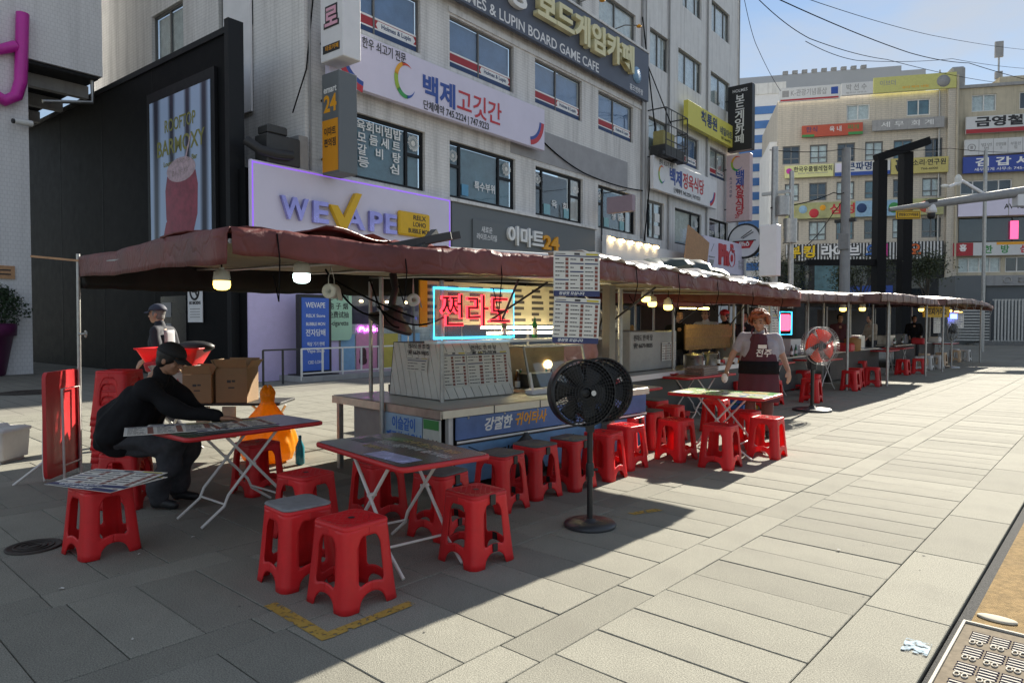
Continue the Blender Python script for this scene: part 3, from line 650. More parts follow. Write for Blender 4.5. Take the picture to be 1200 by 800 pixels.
# vape shop fascia
t = sign('lilac shop fascia with large raised WEVAPE letters at the building corner', -1.3, 6.05, 3.4, 5.68, .14, .12, m_lightp, 'shop_fascia')
m_pur = emat('purple_led_strip', (.32, .12, .9), .28)
q = MB(); q.box(.05, 7.3, -.13, -.121, 2.2, 2.23); q.box(7.27, 7.30, -.13, -.121, .05, 2.2); q.box(.03, .06, -.13, -.121, .05, 2.24); q.build('led_strip', m_pur, t)
m_irid = mat('iridescent_letters', (.34, .33, .72), .25, metal=.4, var=.4, vscale=1.2)
for tx, x, z, n in (('W', 1.22, 1.14, .85), ('E', 2.02, 1.14, .5), ('A', 3.2, 1.10, .78), ('P', 3.98, 1.10, .5), ('E', 4.57, 1.10, .46)):
    text('letter', tx, .8, m_irid, t, x, z, -.19, bold=.03, ext=.05, fit=n)
q = MB(); q.prism([(2.3, 1.42), (2.56, 1.42), (2.78, 1.1), (3.2, 1.86), (3.42, 1.86), (2.88, .80), (2.66, .80)], -.30, -.16); q.build('tick_letter', m_yel, t)
q = MB(); q.bbox(4.9, 6.25, -.26, -.12, .85, 1.6, .05); q.build('yellow_plate', m_yel, t)
for k, tx in enumerate(('RELX', 'LOHO', 'BUBBLE MON')): text('lettering', tx, .2, m_black, t, 5.75, 1.43 - k * .21, -.265, bold=.015, fit=.95 if k == 2 else .55)
# convenience store fascia
t = sign('slate grey convenience store fascia with white and gold raised letters', 6.15, 15.35, 3.4, 5.62, .12, .10, m_slate, 'shop_fascia')
q = MB(); q.box(1.0, 8.9, -.16, -.10, .0, 1.75); q.build('raised_panel', m_slate, t)
text('letter', '이마트', .75, m_wht2, t, 3.95, 1.33, -.22, bold=.03, ext=.05, fit=2.25); text('letter', '24', .75, m_gold, t, 5.62, 1.28, -.22, bold=.03, ext=.05, fit=1.1)
for k, tx in enumerate(('새로운', '라이프스타일')): text('lettering', tx, .24, m_white, t, 1.75, 1.42 - k * .26, -.162, bold=.01, fit=.6 if k == 0 else 1.1)
MB().box(6.0, 15.5, -.3, .0, 5.63, 5.74).build('sill', m_stucco, main)
# white sign with small lamps and the grey lettered one
t = sign('white shop sign lit by a row of small lamps right of the grey store fascia', 15.9, 21.0, 3.6, 5.45, .24, .22, m_white)
for k in range(6): MB().lathe([(.02, 0), (.11, -.06), (.12, -.10), (.06, -.14)], 10).build('lamp', emat('sign_lamp', (1, .72, .35), 7), t, loc=(.4 + k * .86, -.34, 1.75))
MB().beam((.2, -.34, 1.78), (5, -.34, 1.78), .05, .05).build('lamp_rail', m_gfr, t)
t = sign('pale shop sign with grey HUN lettering below the blue restaurant sign', 21.1, 26.8, 3.6, 5.3, .22, .20, m_white)
text('lettering', 'HUN', .7, m_duct, t, 1.9, 1.0, -.21, bold=.0, fit=1.5)
# the two long restaurant signs
t = sign('long white restaurant sign with a rainbow swirl and 백제고깃간 lettering', 1.0, 11.2, 8.26, 9.85, .24, .20, m_lightp)
rainbow(t, 2.9, .74, -.212, .9); text('lettering', '백제', .85, m_bluel, t, 4.33, .70, -.212, bold=.03, fit=1.5); text('lettering', '고깃간', .85, m_redl, t, 6.33, .68, -.212, bold=.012, fit=2.35)
text('lettering', '한우 쇠고기 전문', .34, m_black, t, 2.0, 1.36, -.212, bold=.008, fit=1.7); text('lettering', '단체예약 745.2224 | 747.9223', .32, m_black, t, 5.2, .17, -.212, bold=.01, fit=3.2)
corner_fan(t, 9.15, 1.05, -.208, 1.0, 1, 0); corner_fan(t, 1.3, 1.0, -.208, 1.1, -1, 0)
t = sign('white restaurant sign with rainbow swirl and 백제정육식당 lettering above the HUN sign', 20.5, 28.6, 8.2, 9.85, .24, .20, m_white)
rainbow(t, .95, .85, -.212, .75); text('lettering', '백제', .9, m_bluel, t, 2.55, .88, -.212, bold=.03, fit=1.5); text('lettering', '정육식당', .9, m_redl, t, 4.8, .88, -.212, bold=.02, fit=2.8)
text('lettering', '한우 쇠고기 전문', .3, m_black, t, 1.4, 1.42, -.212, bold=.008, fit=1.6); text('lettering', '단체예약 745.2224 | 747.9223', .28, m_black, t, 4.0, .25, -.212, bold=.01, fit=3.4)
corner_fan(t, 7.0, .95, -.208, .9, 1, 0)
# the board game cafe sign
t = sign('long slate blue board game cafe sign with big cream raised letters', 3.0, 20.0, 12.34, 14.66, .22, .18, m_navyp)
m_cream = mat('cream_letters', (.75, .70, .42), .5, var=.04)
text('letter', '홈즈앤루팡', 1.25, m_wht2, t, 3.7, 1.28, -.30, bold=.035, ext=.10, fit=6.6); text('letter', '보드게임카페', 1.25, m_cream, t, 11.3, 1.28, -.32, bold=.035, ext=.12, fit=7.6)
text('lettering', 'HOLMES & LUPIN BOARD GAME CAFE', .55, m_white, t, 7.44, .26, -.185, bold=.012, fit=9.7)
q = MB(); q.lathe([(.38, 0), (.38, .05), (0, .06)], 24, M=Matrix.Translation((15.75, -.18, .95)) @ Matrix.Rotation(R(90), 4, 'X')); q.build('round_badge', mat('pale_blue_badge', (.20, .36, .55), .5, var=.2), t)
text('lettering', '홈즈앤루팡', .3, m_white, t, 15.75, .25, -.185, bold=.01, fit=1.3)
MB().box(0, 17, -.22, 0, 2.32, 2.42).build('cap_rail', m_stucco, t)
for s in (13.4, 16.6):
    l = thing('sign_lamp', 'thin arm lamp over the cream lettered cafe sign, the one nearer %s' % ('the middle' if s < 15 else 'the drainpipe'), 'lamp', fac(s, 14.7, .1), FR, 'arm lamps over the cafe sign')
    MB().tube([(0, 0, 0), (.3, -.7, .22), (.55, -1.2, .16)], .025, 6).build('arm', m_gfr, l)
    MB().lathe([(.02, .1), (.13, 0), (.11, -.03)], 10).build('lamp_head', m_gold, l, loc=(.6, -1.25, .12))
# yellow sign
t = sign('yellow shop sign with dark Korean letters high on the right part of the building', 24.25, 32.1, 12.2, 13.5, .30, .26, mat('lemon_sign', tri('d9d05a'), .5, var=.05))
text('lettering', '척통원', .8, m_navy, t, 2.9, .72, -.27, bold=.03, fit=2.3); text('lettering', '네일아트', .5, m_navy, t, 5.4, .62, -.27, bold=.02, fit=1.9); text('lettering', '2층 766-0707', .2, m_black, t, 5.4, .24, -.27, fit=1.5)
# small pinkish blade sign on a bracket
t = thing('blade_sign', 'small mauve box sign on a bracket beside the third dark window', 'sign', fac(16.1, 6.42, .9), FR)
MB().bbox(0, .28, -.75, .55, 0, .72, .02).build('box', mat('mauve_plastic', (.36, .27, .31), .5, var=.08), t); MB().box(.285, .30, -.72, .52, .04, .68).build('white_face', m_white, t)
q = MB(); q.beam((.1, .9, .95), (.1, -.4, .95), .04, .04); q.beam((.1, .85, -1.2), (.1, .85, .95), .05, .05); q.build('bracket', m_dsteel, t)
# steel cage with air conditioner
t = thing('balcony_cage', 'dark steel window cage with planters on the third floor', 'cage', fac(20.7, 9.85, .0), FR)
q = MB()
for x in (0, 2.5): q.beam((x, -1.0, 0), (x, -1.0, 2.3), .05, .05); q.beam((x, 0, 0), (x, -1.0, 0), .05, .05); q.beam((x, 0, 2.3), (x, -1.0, 2.3), .05, .05)
for z in (0, .75, 1.5, 2.3): q.beam((0, -1., z), (2.5, -1., z), .04, .04); q.beam((2.5, -1., z), (2.5, 0, z), .04, .04)
for x in (.6, 1.25, 1.9): q.beam((x, -1.0, 0), (x, -1.0, 2.3), .03, .03)
q.build('cage_frame', m_dsteel, t); MB().box(.1, 2.4, -.9, -.1, .05, .55).build('planter', m_dsteel, t); MB().box(.3, 1.6, -.7, -.15, .56, 1.3).build('crate', mat('mustard_crate', (.35, .31, .12), .7), t)
for x, lab in ((20.9, 'left'), (22.6, 'right')):
    a = thing('spotlight', 'dark floodlight above the blue lettered restaurant sign, the %s one' % lab, 'spotlight', fac(x, 9.9, .75), FR, 'floodlights over the restaurant sign')
    MB().bbox(-.35, .35, -.16, .16, -.12, .16, .03).build('housing', m_black, a); MB().tube([(0, .1, 0), (0, .7, -.05)], .03, 6).build('arm', m_black, a)
# tall stack of corner signs (double sided blades facing along the street)
def blade(label, s, z0, z1, o0, o1, m, th=.5):
    t = thing('blade_sign', label, 'sign', fac(s, z0, 0), FR + R(-90)); # local x = outward, y = along the facade
    MB().bbox(o0, o1, 0, th, 0, z1 - z0, .02).build('box', m, t)
    for zz in (.2, .8): MB().tube([(o0 + .01, th * .5, (z1 - z0) * zz), (0, th * .5, (z1 - z0) * zz)], .04, 6).build('bracket', m_dsteel, t)
    return t
t = blade('slate projecting convenience store sign with gold 24 and an orange lower half', .75, 5.58, 8.3, .42, 1.17, m_slate, .62)
MB().box(.45, 1.12, -.012, -.001, .06, 1.45).build('orange_panel', mat('orange_panel', tri('d8921c'), .5, var=.04), t)
text('lettering', 'emart', .26, m_wht2, t, .79, 2.26, -.004, bold=.015, fit=.55); text('lettering', '24', .62, m_gold, t, .79, 1.86, -.004, bold=.03, fit=.55)
text('lettering', '이마트', .24, m_black, t, .79, 1.12, -.016, bold=.02, fit=.5); text('lettering', '편의점', .24, m_black, t, .79, .82, -.016, bold=.02, fit=.5)
t = blade('white projecting sign with pink black outlined letters 수타로 above the slate sign', .75, 8.62, 12.2, .38, 1.36, m_white, .6)
m_pink = mat('pale_pink_letters', tri('e2a9bd'), .5, var=.03)
for k, c in enumerate(('주', '타', '로')):
    text('letter', c, .66, m_black, t, .87, 2.65 - k * .78, -.008, bold=.085, ext=.004); text('letter', c, .62, m_pink, t, .87, 2.65 - k * .78, -.016, bold=.03, ext=.004)
q = MB(); q.tube([(.52, -.01, 1.95), (.5, -.01, 2.15), (.58, -.01, 2.3)], .06, 6); q.box(1.12, 1.3, -.012, -.004, 1.5, 1.78); q.build('cartoon_mark', mat('teal_mark', (.10, .22, .26), .5), t)
q = MB(); q.bbox(.5, 1.22, -.012, -.002, .2, .42, .004); q.build('dark_plate', m_black, t); text('lettering', '타로카페', .15, m_gold, t, .9, .31, -.016, fit=.55)
# projecting signs at the far end of the building
t = blade('tall black projecting board game cafe sign at the far end of the building', 30.7, 11.95, 15.9, .25, 1.75, m_black, .5)
text('lettering', 'HOLMES', .25, m_white, t, 1.0, 3.6, -.004, fit=.9)
for k, c in enumerate('보드게임카페'): text('letter', c, .56, m_wht2, t, 1.0, 3.1 - k * .49, -.005, bold=.02, fit=.55)
t = blade('tall pale pink projecting restaurant sign with red letters below the black one', 30.7, 7.7, 11.75, .2, 1.65, mat('pale_pink_sign', (.66, .50, .50), .5, var=.08), .5)
rainbow(t, .92, 3.5, -.012, .75)
for k, c in enumerate('백제정육식당'): text('letter', c, .56, m_bluel if k < 2 else m_redl, t, 1.05, 2.75 - k * .43, -.005, bold=.03, fit=.5)
for k, c in enumerate('쇠고기전문'): text('letter', c, .2, m_navy, t, .48, 2.6 - k * .26, -.005, bold=.01)
text('lettering', '2F', .32, m_redl, t, .9, .28, -.005, bold=.02)
t = thing('round_sign', 'round white noodle sign with a red bowl and a dark rim below the pink sign', 'sign', fac(31.1, 6.5, 1.25), FR + R(-90))
Mx = Matrix.Rotation(R(90), 4, 'X'); q = MB(); q.lathe([(1.06, -.12), (1.08, 0), (1.06, .12), (.96, .14)], 28, M=Mx, cap=False); q.build('rim', m_dsteel, t)
MB().lathe([(.98, .13), (0, .135)], 28, M=Mx).build('face', m_white, t)
q = MB(); q.prism([(-.62, .02), (.62, .02), (.34, -.45), (-.34, -.45)], -.15, -.14); q.build('bowl_mark', m_redl, t); text('lettering', 'Phở', .36, m_wht2, t, 0, -.2, -.155, bold=.03, fit=.62)
q = MB(); q.tube([(-.7, -.15, .0), (.7, -.15, .0)], .03, 5); q.tube([(-.2, -.15, .2), (.45, -.15, .62)], .025, 5); q.tube([(-.1, -.15, .15), (.55, -.15, .5)], .025, 5); q.build('chopsticks_mark', m_black, t)
MB().tube([(0, 0, -1.05), (0, 0, -6.4)], .09, 8).build('post', m_galv, t)
t = sign('large white noodle shop sign with red Phở letters standing above the stall awnings', 0, 6.4, 0, 1.9, 0, .2, m_lightp, place=lambda a, b, c: fac(25.2, 4.4, .9))
text('letter', 'Phở', 1.5, m_redl, t, 3.3, .98, -.22, bold=.06, ext=.03, fit=2.5)
q = MB(); q.prism([(.75, .65), (1.45, .65), (1.25, .3), (.95, .3)], -.208, -.2); q.tube([(.7, -.21, .8), (1.5, -.21, .8)], .03, 5); q.tube([(1.0, -.21, 1.1), (1.4, -.21, 1.55)], .02, 5); q.build('bowl_mark', m_duct, t)
text('lettering', '쌀국수\n전문점', .28, m_duct, t, 5.6, .6, -.205, bold=.01, fit=.8)
t = thing('wooden_board', 'tilted pale slatted wooden board leaning between the awnings and the Phở sign', 'board', fac(22.0, 3.2, 1.2), FR)
for k in range(11): MB().box(k * .26, k * .26 + .252, -.05, rnd.uniform(-.012, 0), 0, 3.5).build('slat', m_wood, t)
MB().box(0, 2.86, .0, .05, .4, .55).build('batten', m_wood, t); t.rotation_euler = (R(0), R(14), FR)
# air conditioner and ducts above the shop extension
t = thing('air_conditioner', 'dark outdoor air conditioner with a fat hose on the vape shop roof', 'air conditioner', fac(-1.15, 5.69, .1), FR)
MB().bbox(.3, 1.3, -.2, .4, 0, .75, .03).build('casing', m_dsteel, t); MB().tube([(-.1, .1, .5), (.1, -.2, .25), (.5, -.32, .2), (.95, -.3, .25)], .13, 10).build('hose', m_black, t)
MB().box(1.31, 1.6, -.1, .4, .0, .9).build('side_duct', m_duct, t); MB().bbox(.35, .95, -.15, .35, .76, 1.0, .04).build('cover_cap', m_dsteel, t)
def cable(pts, r, label, n=14, sag=0.):
    P = []
    for a, c in zip(pts[:-1], pts[1:]):
        a, c = Vector(a), Vector(c)
        for k in range(n): u = k / n; p = a.lerp(c, u); p.z -= sag * 4 * u * (1 - u); P.append(p)
    P.append(Vector(pts[-1])); o = MB().tube(P, r, 5).build('cable', m_cable); return tag(o, label, 'cable')
cable([fac(11.3, 8.9, .05), fac(14.6, 8.0, .12), fac(20.0, 8.05, .1)], .03, 'loose black cable looping across the facade below the striped windows', sag=.12)
cable([fac(19.9, 16.5, .1), fac(21.2, 11.4, .15), fac(20.2, 5.6, .1)], .035, 'black cable running down the facade beside the drainpipe by the cage')
cable([fac(19.7, 15.0, .1), fac(23, 11.9, .2)], .03, 'thin black cable slanting from the cafe sign towards the cage')
cable([fac(.9, 11.5, .02), fac(.55, 8.5, .02), fac(.1, 7.2, .02)], .02, 'thin cable hanging down the brick corner beside the slate sign')

# ------------------------------------------------------------------ buildings at the end of the street
BO = Vector((-17.933, 64.459, 0)); BR = math.atan2(.47318, .88096)
def bk(x, z, out=0.): return (BO.x + math.cos(BR) * x + math.sin(BR) * out, BO.y + math.sin(BR) * x - math.cos(BR) * out, z)
bb = thing('office_building', 'beige tiled office building covered in signs at the end of the street', 'building', (BO.x, BO.y, 0), BR)
r4 = [(-5.93, -4.49), (-3.69, -2.25), (-1.47, -.06), (.73, 2.14), (2.95, 4.41), (5.35, 6.67)]; r3 = [(-5.71, -4.53), (-3.7, -2.28), (-1.5, -.06), (.74, 2.2), (2.95, 4.0), (5.19, 6.66)]
ob = [(-.77, 1.06, 18.9, 20.25), (3.92, 5.73, 18.98, 20.35)] + [(a, c, 15.4, 17.0) for a, c in r4] + [(a, c, 12.15, 13.7) for a, c in r3] + [(a, c, 8.7, 10.35) for a, c in r3]
q = MB(); wall_open(q, -6.35, 7.0, 0, 21.0, ob, .25); q.quad((-6.35, 0, 0), (-6.35, 0, 21), (-6.35, 12, 21), (-6.35, 12, 0)); q.quad((-6.35, 0, 21), (7, 0, 21), (7, 12, 21), (-6.35, 12, 21)); q.build('wall', m_beige, bb)
MB().box(6.95, 7.75, -.35, 6, 0, 21.6).build('pilaster', m_beige, bb); MB().box(-7.0, -6.36, .2, 8, 0, 17.5).build('side_wing', m_stucco, bb)
MB().box(-6.3, 7, .6, .65, 4, 21).build('interior', m_inter, bb)
MB().tube([(6.4, -.1, 8), (6.35, -.12, 22.6)], .06, 6).build('drainpipe', m_galv, bb); MB().tube([(7.6, -.45, 6), (7.6, -.45, 22)], .08, 6).build('drainpipe', m_olive, bb)
for k, (a, c, z0, z1) in enumerate(ob):
    st_ = dict(frame='white' if k < 2 else 'grey', t=.09, mull=[.5], pane=m_glass, blind=[m_curt, m_teal, None, m_curt, m_inter][k % 5])
    if k >= 2: st_['trans'] = .68
    win(bb, a, c, z0, z1, st_, .14)
def bsign(label, x0, x1, z0, z1, m, out=.25, th=.2): return sign(label, x0, x1, z0, z1, out, th, m, place=bk, rot=BR)
m_pyel = mat('pale_yellow_sign', tri('d8d79a'), .6, var=.06); m_pale = mat('off_white_sign', tri('cfd0d0'), .6, var=.06)
t = bsign('white rooftop sign with grey letters at the left end of the beige building', -6.32, -1.4, 20.75, 21.95, m_pale)
text('lettering', 'K-관광기념품샵', .62, m_duct, t, 2.4, .68, -.205, bold=.01, fit=2.9); MB().box(4.2, 4.75, -.21, -.2, .4, 1.0).build('blue_mark', m_bluel, t); MB().box(.25, .8, -.21, -.2, .4, .95).build('grey_mark', m_duct, t); MB().box(.1, 4.8, -.21, -.2, .05, .2).build('red_band', m_red, t)
t = bsign('white rooftop sign with three spaced letters in the middle of the beige building', -1.32, 1.18, 20.95, 21.98, m_pale)
text('lettering', '박 선 수', .6, m_duct, t, 1.2, .6, -.205, bold=.015, fit=1.6); text('lettering', '법무사 사무소', .16, m_duct, t, 1.2, .18, -.205, fit=1.6)
t = bsign('long yellow green rooftop sign on the beige building', 1.22, 7.5, 20.95, 22.25, mat('yellow_green_sign', tri('c6c478'), .6, var=.1))
text('lettering', '이브더', .5, m_duct, t, 1.1, .75, -.205, bold=.01, fit=1.2); q = MB(); q.lathe([(.5, 0), (.5, .02), (0, .02)], 20, M=Matrix.Translation((5.3, -.2, .62)) @ Mx); q.build('round_print', m_duct, t); text('lettering', '뷰티 헤어 네일', .22, m_gold, t, 3.2, .3, -.205, fit=2.)
t = bsign('orange red sign with small green bands below the left rooftop window', -4.42, .43, 17.58, 18.58, mat('orange_red_sign', tri('b8543e'), .6, var=.08))
text('lettering', '육 내', .5, m_pale, t, 2.7, .55, -.205, bold=.02, fit=.95); MB().box(0, 1.0, -.21, -.2, .0, .22).build('green_band', m_green, t); MB().box(3.7, 4.85, -.21, -.2, .0, .25).build('green_band', m_green, t); text('lettering', '한식', .5, m_navy, t, .8, .6, -.205, fit=.9); text('lettering', '찌개', .45, m_green, t, 4.1, .62, -.205, fit=.9)
t = bsign('long blank grey faded sign below the right rooftop window', 1.15, 6.63, 17.76, 18.66, m_conc, .3)
text('lettering', '세 무  회 계', .5, m_stucco, t, 2.7, .45, -.205, bold=.01, fit=4.)
t = bsign('pale yellow association sign at the left below the fourth floor windows', -5.79, -1.85, 14.13, 15.2, m_pyel)
text('lettering', '한국우쿨렐레협회', .5, m_black, t, 2.3, .68, -.205, bold=.02, fit=3.1); text('lettering', 'Korea Ukulele Association', .2, m_duct, t, 2.3, .36, -.205, fit=2.4); q = MB(); q.sphere((.35, -.2, .6), .25, 10, 0, (1, .08, 1)); q.build('mark', m_mag, t)
t = bsign('white sign with dark blue letters and blue base on the beige building', -1.74, 2.6, 14.1, 15.25, m_pale)
text('lettering', '큰파명리', .75, m_navy, t, 2.3, .72, -.205, bold=.03, fit=2.6); MB().box(0, 4.34, -.21, -.2, 0, .32).build('blue_band', m_bluel, t); MB().box(.1, .9, -.21, -.2, .4, 1.05).build('lilac_print', m_lightp, t)
t = bsign('yellow singing institute sign at the right below the fourth floor windows', 2.67, 7.0, 14.05, 15.35, mat('ochre_sign', tri('c2b56e'), .6, var=.1))
text('lettering', '판', 1.1, m_black, t, .8, .65, -.205, bold=.04); text('lettering', '소리·연구원', .55, m_black, t, 2.9, .85, -.205, bold=.02, fit=2.5); text('lettering', '766-6000', .25, m_black, t, 2.9, .35, -.205, fit=1.3)
t = bsign('long billiard hall sign with red 삼성 letters and coloured balls', -5.67, 6.7, 10.55, 11.93, mat('mottled_khaki_sign', tri('a8a878'), .6, var=.4, vscale=.8))
MB().box(5.6, 8.9, -.205, -.2, .02, 1.36).build('blue_print', mat('light_blue_print', tri('8fb2cc'), .6, var=.2), t)
text('lettering', '삼성', .95, m_redl, t, 4.6, .7, -.21, bold=.03, fit=2.0)
for x, z, r, c in ((.5, .6, .3, 'ochre_sign'), (1.4, .8, .35, 'light_blue_print'), (2.3, .45, .4, 'red_letters'), (3.0, .9, .25, 'gold_letters'), (6.1, .75, .42, 'navy_print'), (7.3, .85, .38, 'red_letters'), (8.6, .7, .45, 'green_print'), (11.0, .7, .5, 'orange_red_sign')):
    MB().sphere((x, -.2, z), r, 12, 0, (1, .12, 1)).build('ball_print', MATS[c], t)
t = bsign('black and white striped live cafe sign with big coloured letters above the ground floor', -5.65, 6.75, 6.88, 8.35, m_black)
for k in range(48): MB().box(k * .258 + .02, k * .258 + .14, -.225, -.2, .02, 1.45).build('stripe', m_pale, t)
for c, x, cm in (('부', .75, tri('e8c31e')), ('킹', 1.95, tri('e8c31e')), ('라', 3.35, tri('e8e8e8')), ('이', 4.35, tri('e8e8e8')), ('브', 5.5, tri('e8e8e8')), ('오', 6.9, tri('3a6fc0')), ('씨', 7.7, tri('c23a8a')), ('아', 9.3, tri('3aa07a')), ('오', 10.2, tri('d8662a'))):
    text('letter', c, 1.15, m_black, t, x + .04, .7, -.24, bold=.09, ext=.01, fit=1.05); text('letter', c, 1.1, mat('letter_%d' % (hash(cm) % 9999), cm, .5, var=0), t, x, .72, -.262, bold=.035, ext=.01, fit=.95)
MB().box(-6.3, 6.95, -.1, 0, 0, 6.85).build('shopfront', m_inter, bb)
for k, x in enumerate((-5.6, -3.2, -.9, 1.5, 3.6)): MB().box(x, x + 1.9, -.14, -.1, 4.0, 6.6).build('shop_glazing', (m_dglass, m_teal, m_dglass, m_inter, m_dglass)[k], bb)
MB().box(-.4, 3.0, -.16, -.14, 3.0, 4.7).build('blue_panel', m_bluel, bb)
# right hand building
rb = thing('office_building', 'ochre rendered building with blue and white signs at the right edge of the street end', 'building', (BO.x, BO.y, 0), BR)
rob = [(8.83, 10.65, 19.0, 20.4), (12.3, 14.2, 19.0, 20.4), (8.1, 11.9, 12.2, 13.35), (8.0, 16, 8.2, 10.25), (8.05, 11.2, 5.7, 6.95), (11.5, 15, 5.7, 6.95)]
q = MB(); wall_open(q, 7.78, 18, 0, 21.0, rob, .25, .1); q.quad((7.78, .1, 21), (18, .1, 21), (18, 12, 21), (7.78, 12, 21)); q.build('wall', m_olive, rb)
MB().box(7.7, 18, -.1, .3, 20.95, 21.2).build('parapet', m_conc, rb); MB().box(11.2, 13.8, 1, 4, 21.2, 22.0).build('roof_room', m_olive, rb); MB().box(7.8, 18, .75, .8, 4, 21).build('interior', m_inter, rb)
for k, (a, c, z0, z1) in enumerate(rob):
    f = win(rb, a, c, z0, z1, dict(frame='white' if k != 3 else 'dark', t=.08, mull=[.5] if k < 2 else [.25, .5, .75], blind=m_curt if k in (0, 4) else None), .24)
t = bsign('white sign with big black letters and a red band on the ochre building', 8.25, 14.5, 17.1, 18.47, m_pale)
text('lettering', '금영철정', .85, m_black, t, 3.0, .85, -.205, bold=.04, fit=4.6); MB().box(0, 6.25, -.21, -.2, 0, .34).build('red_band', m_red, t)
t = bsign('row of white panels with small dark letters on the ochre building', 8.17, 14.5, 15.32, 16.6, m_pale)
for k, tx in enumerate(('', '법연\n변', '한명법률\n수', '부동산\n법', '관립\n회', '계사')):
    if tx: text('lettering', tx, .3, m_duct, t, .55 + k * 1.05, .62, -.205, bold=.015, fit=.75)
    MB().box(k * 1.05 + 1.03, k * 1.05 + 1.06, -.21, -.2, .02, 1.26).build('joint', m_duct, t)
q = MB(); q.tube([(.52 + .28 * math.cos(a), -.205, .62 + .28 * math.sin(a)) for a in [2 * math.pi * k / 14 for k in range(14)]], .03, 5, closed=True); q.box(.42, .62, -.21, -.2, .5, .75); q.build('mark', m_duct, t)
t = bsign('blue sign with white letters 김갑세 on the ochre building', 8.1, 14.5, 13.85, 15.2, mat('royal_blue_sign', tri('3a4f9e'), .6, var=.05))
text('lettering', '김 갑 세', .75, m_wht2, t, 2.9, .82, -.205, bold=.03, fit=4.0); text('lettering', '세무회계 사무소 745-2479', .28, m_wht2, t, 3.0, .25, -.205, fit=4.4)
t = bsign('pale lilac AV Take sign on the ochre building', 7.78, 14.5, 10.3, 11.77, m_lightp); text('lettering', 'AV Take', .55, m_black, t, 4.3, .7, -.205, bold=.02, fit=1.9); MB().box(3.65, 3.70, -.21, -.2, 0, 1.47).build('joint', m_duct, t)
t = bsign('red and white herb shop sign with green and pink letters on the ochre building', 7.43, 14.5, 7.05, 8.12, m_pale)
MB().box(0, 1.5, -.21, -.2, 0, 1.07).build('red_panel', m_red, t); text('lettering', '홍', .6, m_wht2, t, .75, .62, -.215, bold=.04); MB().box(3.2, 7, -.21, -.2, .86, 1.07).build('yellow_band', m_gold, t)
for c, x, m_ in (('한', 2.6, m_green), ('방', 3.8, m_green), ('삼', 5.2, m_redl), ('계', 6.4, m_mag)): text('letter', c, .7, m_, t, x, .45, -.205, bold=.03)
MB().box(15, 15.6, -.05, -.02, 8.4, 9.9).build('pink_banner', emat('pink_banner_light', (.9, .12, .3), .5), rb, loc=(-3.2, .1, 0))
t = thing('roof_antenna', 'small grey panel antenna on the roof of the ochre building', 'antenna', bk(11.3, 21.9, -1.5), BR); MB().box(-.3, .3, -.1, .1, 1.9, 3.2).build('panel', m_conc, t); MB().tube([(0, 0, 0), (0, 0, 1.95)], .07, 6).build('mast', m_galv, t); MB().box(-.25, .25, -.15, .15, .1, .7).build('box', m_conc, t)
t = thing('roof_tank', 'grey rounded concrete stub on the roof edge between the two far buildings', 'roof block', bk(7.9, 21.4, -.2), BR); MB().bbox(-.6, .5, 0, 1, -.3, 1.5, .15).build('block', m_conc, t)
# blue and white striped building behind, grey slab behind it
sb = thing('striped_building', 'white building with blue window bands behind the projecting signs', 'building', bk(-9.2, 0, -16), BR)
MB().box(-6, 5.6, 0, 9, 0, 26.6).build('wall', m_white, sb)
m_bband = mat('blue_band_glass', (.08, .20, .48), .25, var=.2, vscale=.4)
for k in range(13): MB().box(.4, 5.2, -.08, 0, 25.3 - .85 - k * 1.56, 25.3 - k * 1.56).build('window_band', m_bband, sb)
MB().box(-6, 5.7, -.12, 9, 26.6, 27.8).build('top_band', m_stucco, sb)
gsb = thing('grey_tower', 'plain grey concrete building rising behind the beige office building', 'building', bk(0, 0, -26), BR)
m_gt = mat('grey_blue_concrete', (.40, .42, .45), .85, var=.06, vscale=.3)
q = MB(); q.box(-16, 10.7, 0, 14, 0, 31.9); q.box(10.7, 13.3, 0, 14, 0, 31.3); q.build('wall', m_gt, gsb)
for k in range(9): MB().box(-2.5 + k * 1.1, -1.9 + k * 1.1, -.1, .4, 31.9, 32.3).build('parapet_block', m_conc, gsb)
MB().box(-1.2, .6, -.06, 0, 29.6, 30.2).build('vent', m_gfr, gsb)
# grey entrance block with shutter
gb = thing('entrance_block', 'low grey clad block with a relief band and shutter door at the street end', 'building', bk(7.6, 0, 11.5), BR)
MB().box(-1.9, 9, 0, 4, 4.05, 4.75).build('relief_band', m_conc, gb); MB().box(-1.75, 9, .3, 4, .15, 4.05).build('wall', m_slate, gb)
MB().box(-3.8, -1.92, -.1, 3, .0, 4.75).build('column', m_slate, gb)
for k, x in enumerate((-.6, .3, 1.1, 1.4, 2.2, 3.0, 3.8)):
    q = MB(); q.tube([(x + .3 * math.cos(a) * (1 if k % 2 else .8), -.02, 4.42 + .2 * math.sin(a)) for a in [2 * math.pi * j / (4 if k % 3 else 12) + .78 for j in range(4 if k % 3 else 12)]], .03, 5, closed=True); q.build('relief_mark', m_galv, gb)
for k in range(6): MB().box(1.6, 4.1, .22, .3, .3 + k * .62, .88 + k * .62).build('shutter_panel', mat('grey_shutter', (.30, .31, .32), .5, metal=.2, var=.1), gb)
for x in (1.45, 4.12): MB().box(x, x + .15, .1, .3, .15, 4.0).build('door_jamb', m_gfr, gb)
MB().box(3.3, 3.9, .19, .22, 2.6, 2.9).build('yellow_notice', m_yel, gb); MB().box(3.1, 4.0, .19, .22, 2.15, 2.5).build('black_notice', m_black, gb)
for k in range(3): MB().box(-2.5 - k * .5, 9 + k * .4, -.9 - k * .45, .2, -.0 - .0, .15 + .16 * (2 - k) - .16).build('step', m_dsteel if 0 else m_gfr, gb) if k < 2 else None
fz = thing('slatted_gate', 'pale grey vertical slat gate in front of the entrance block', 'gate', bk(5.9, 0, 12.4), BR)
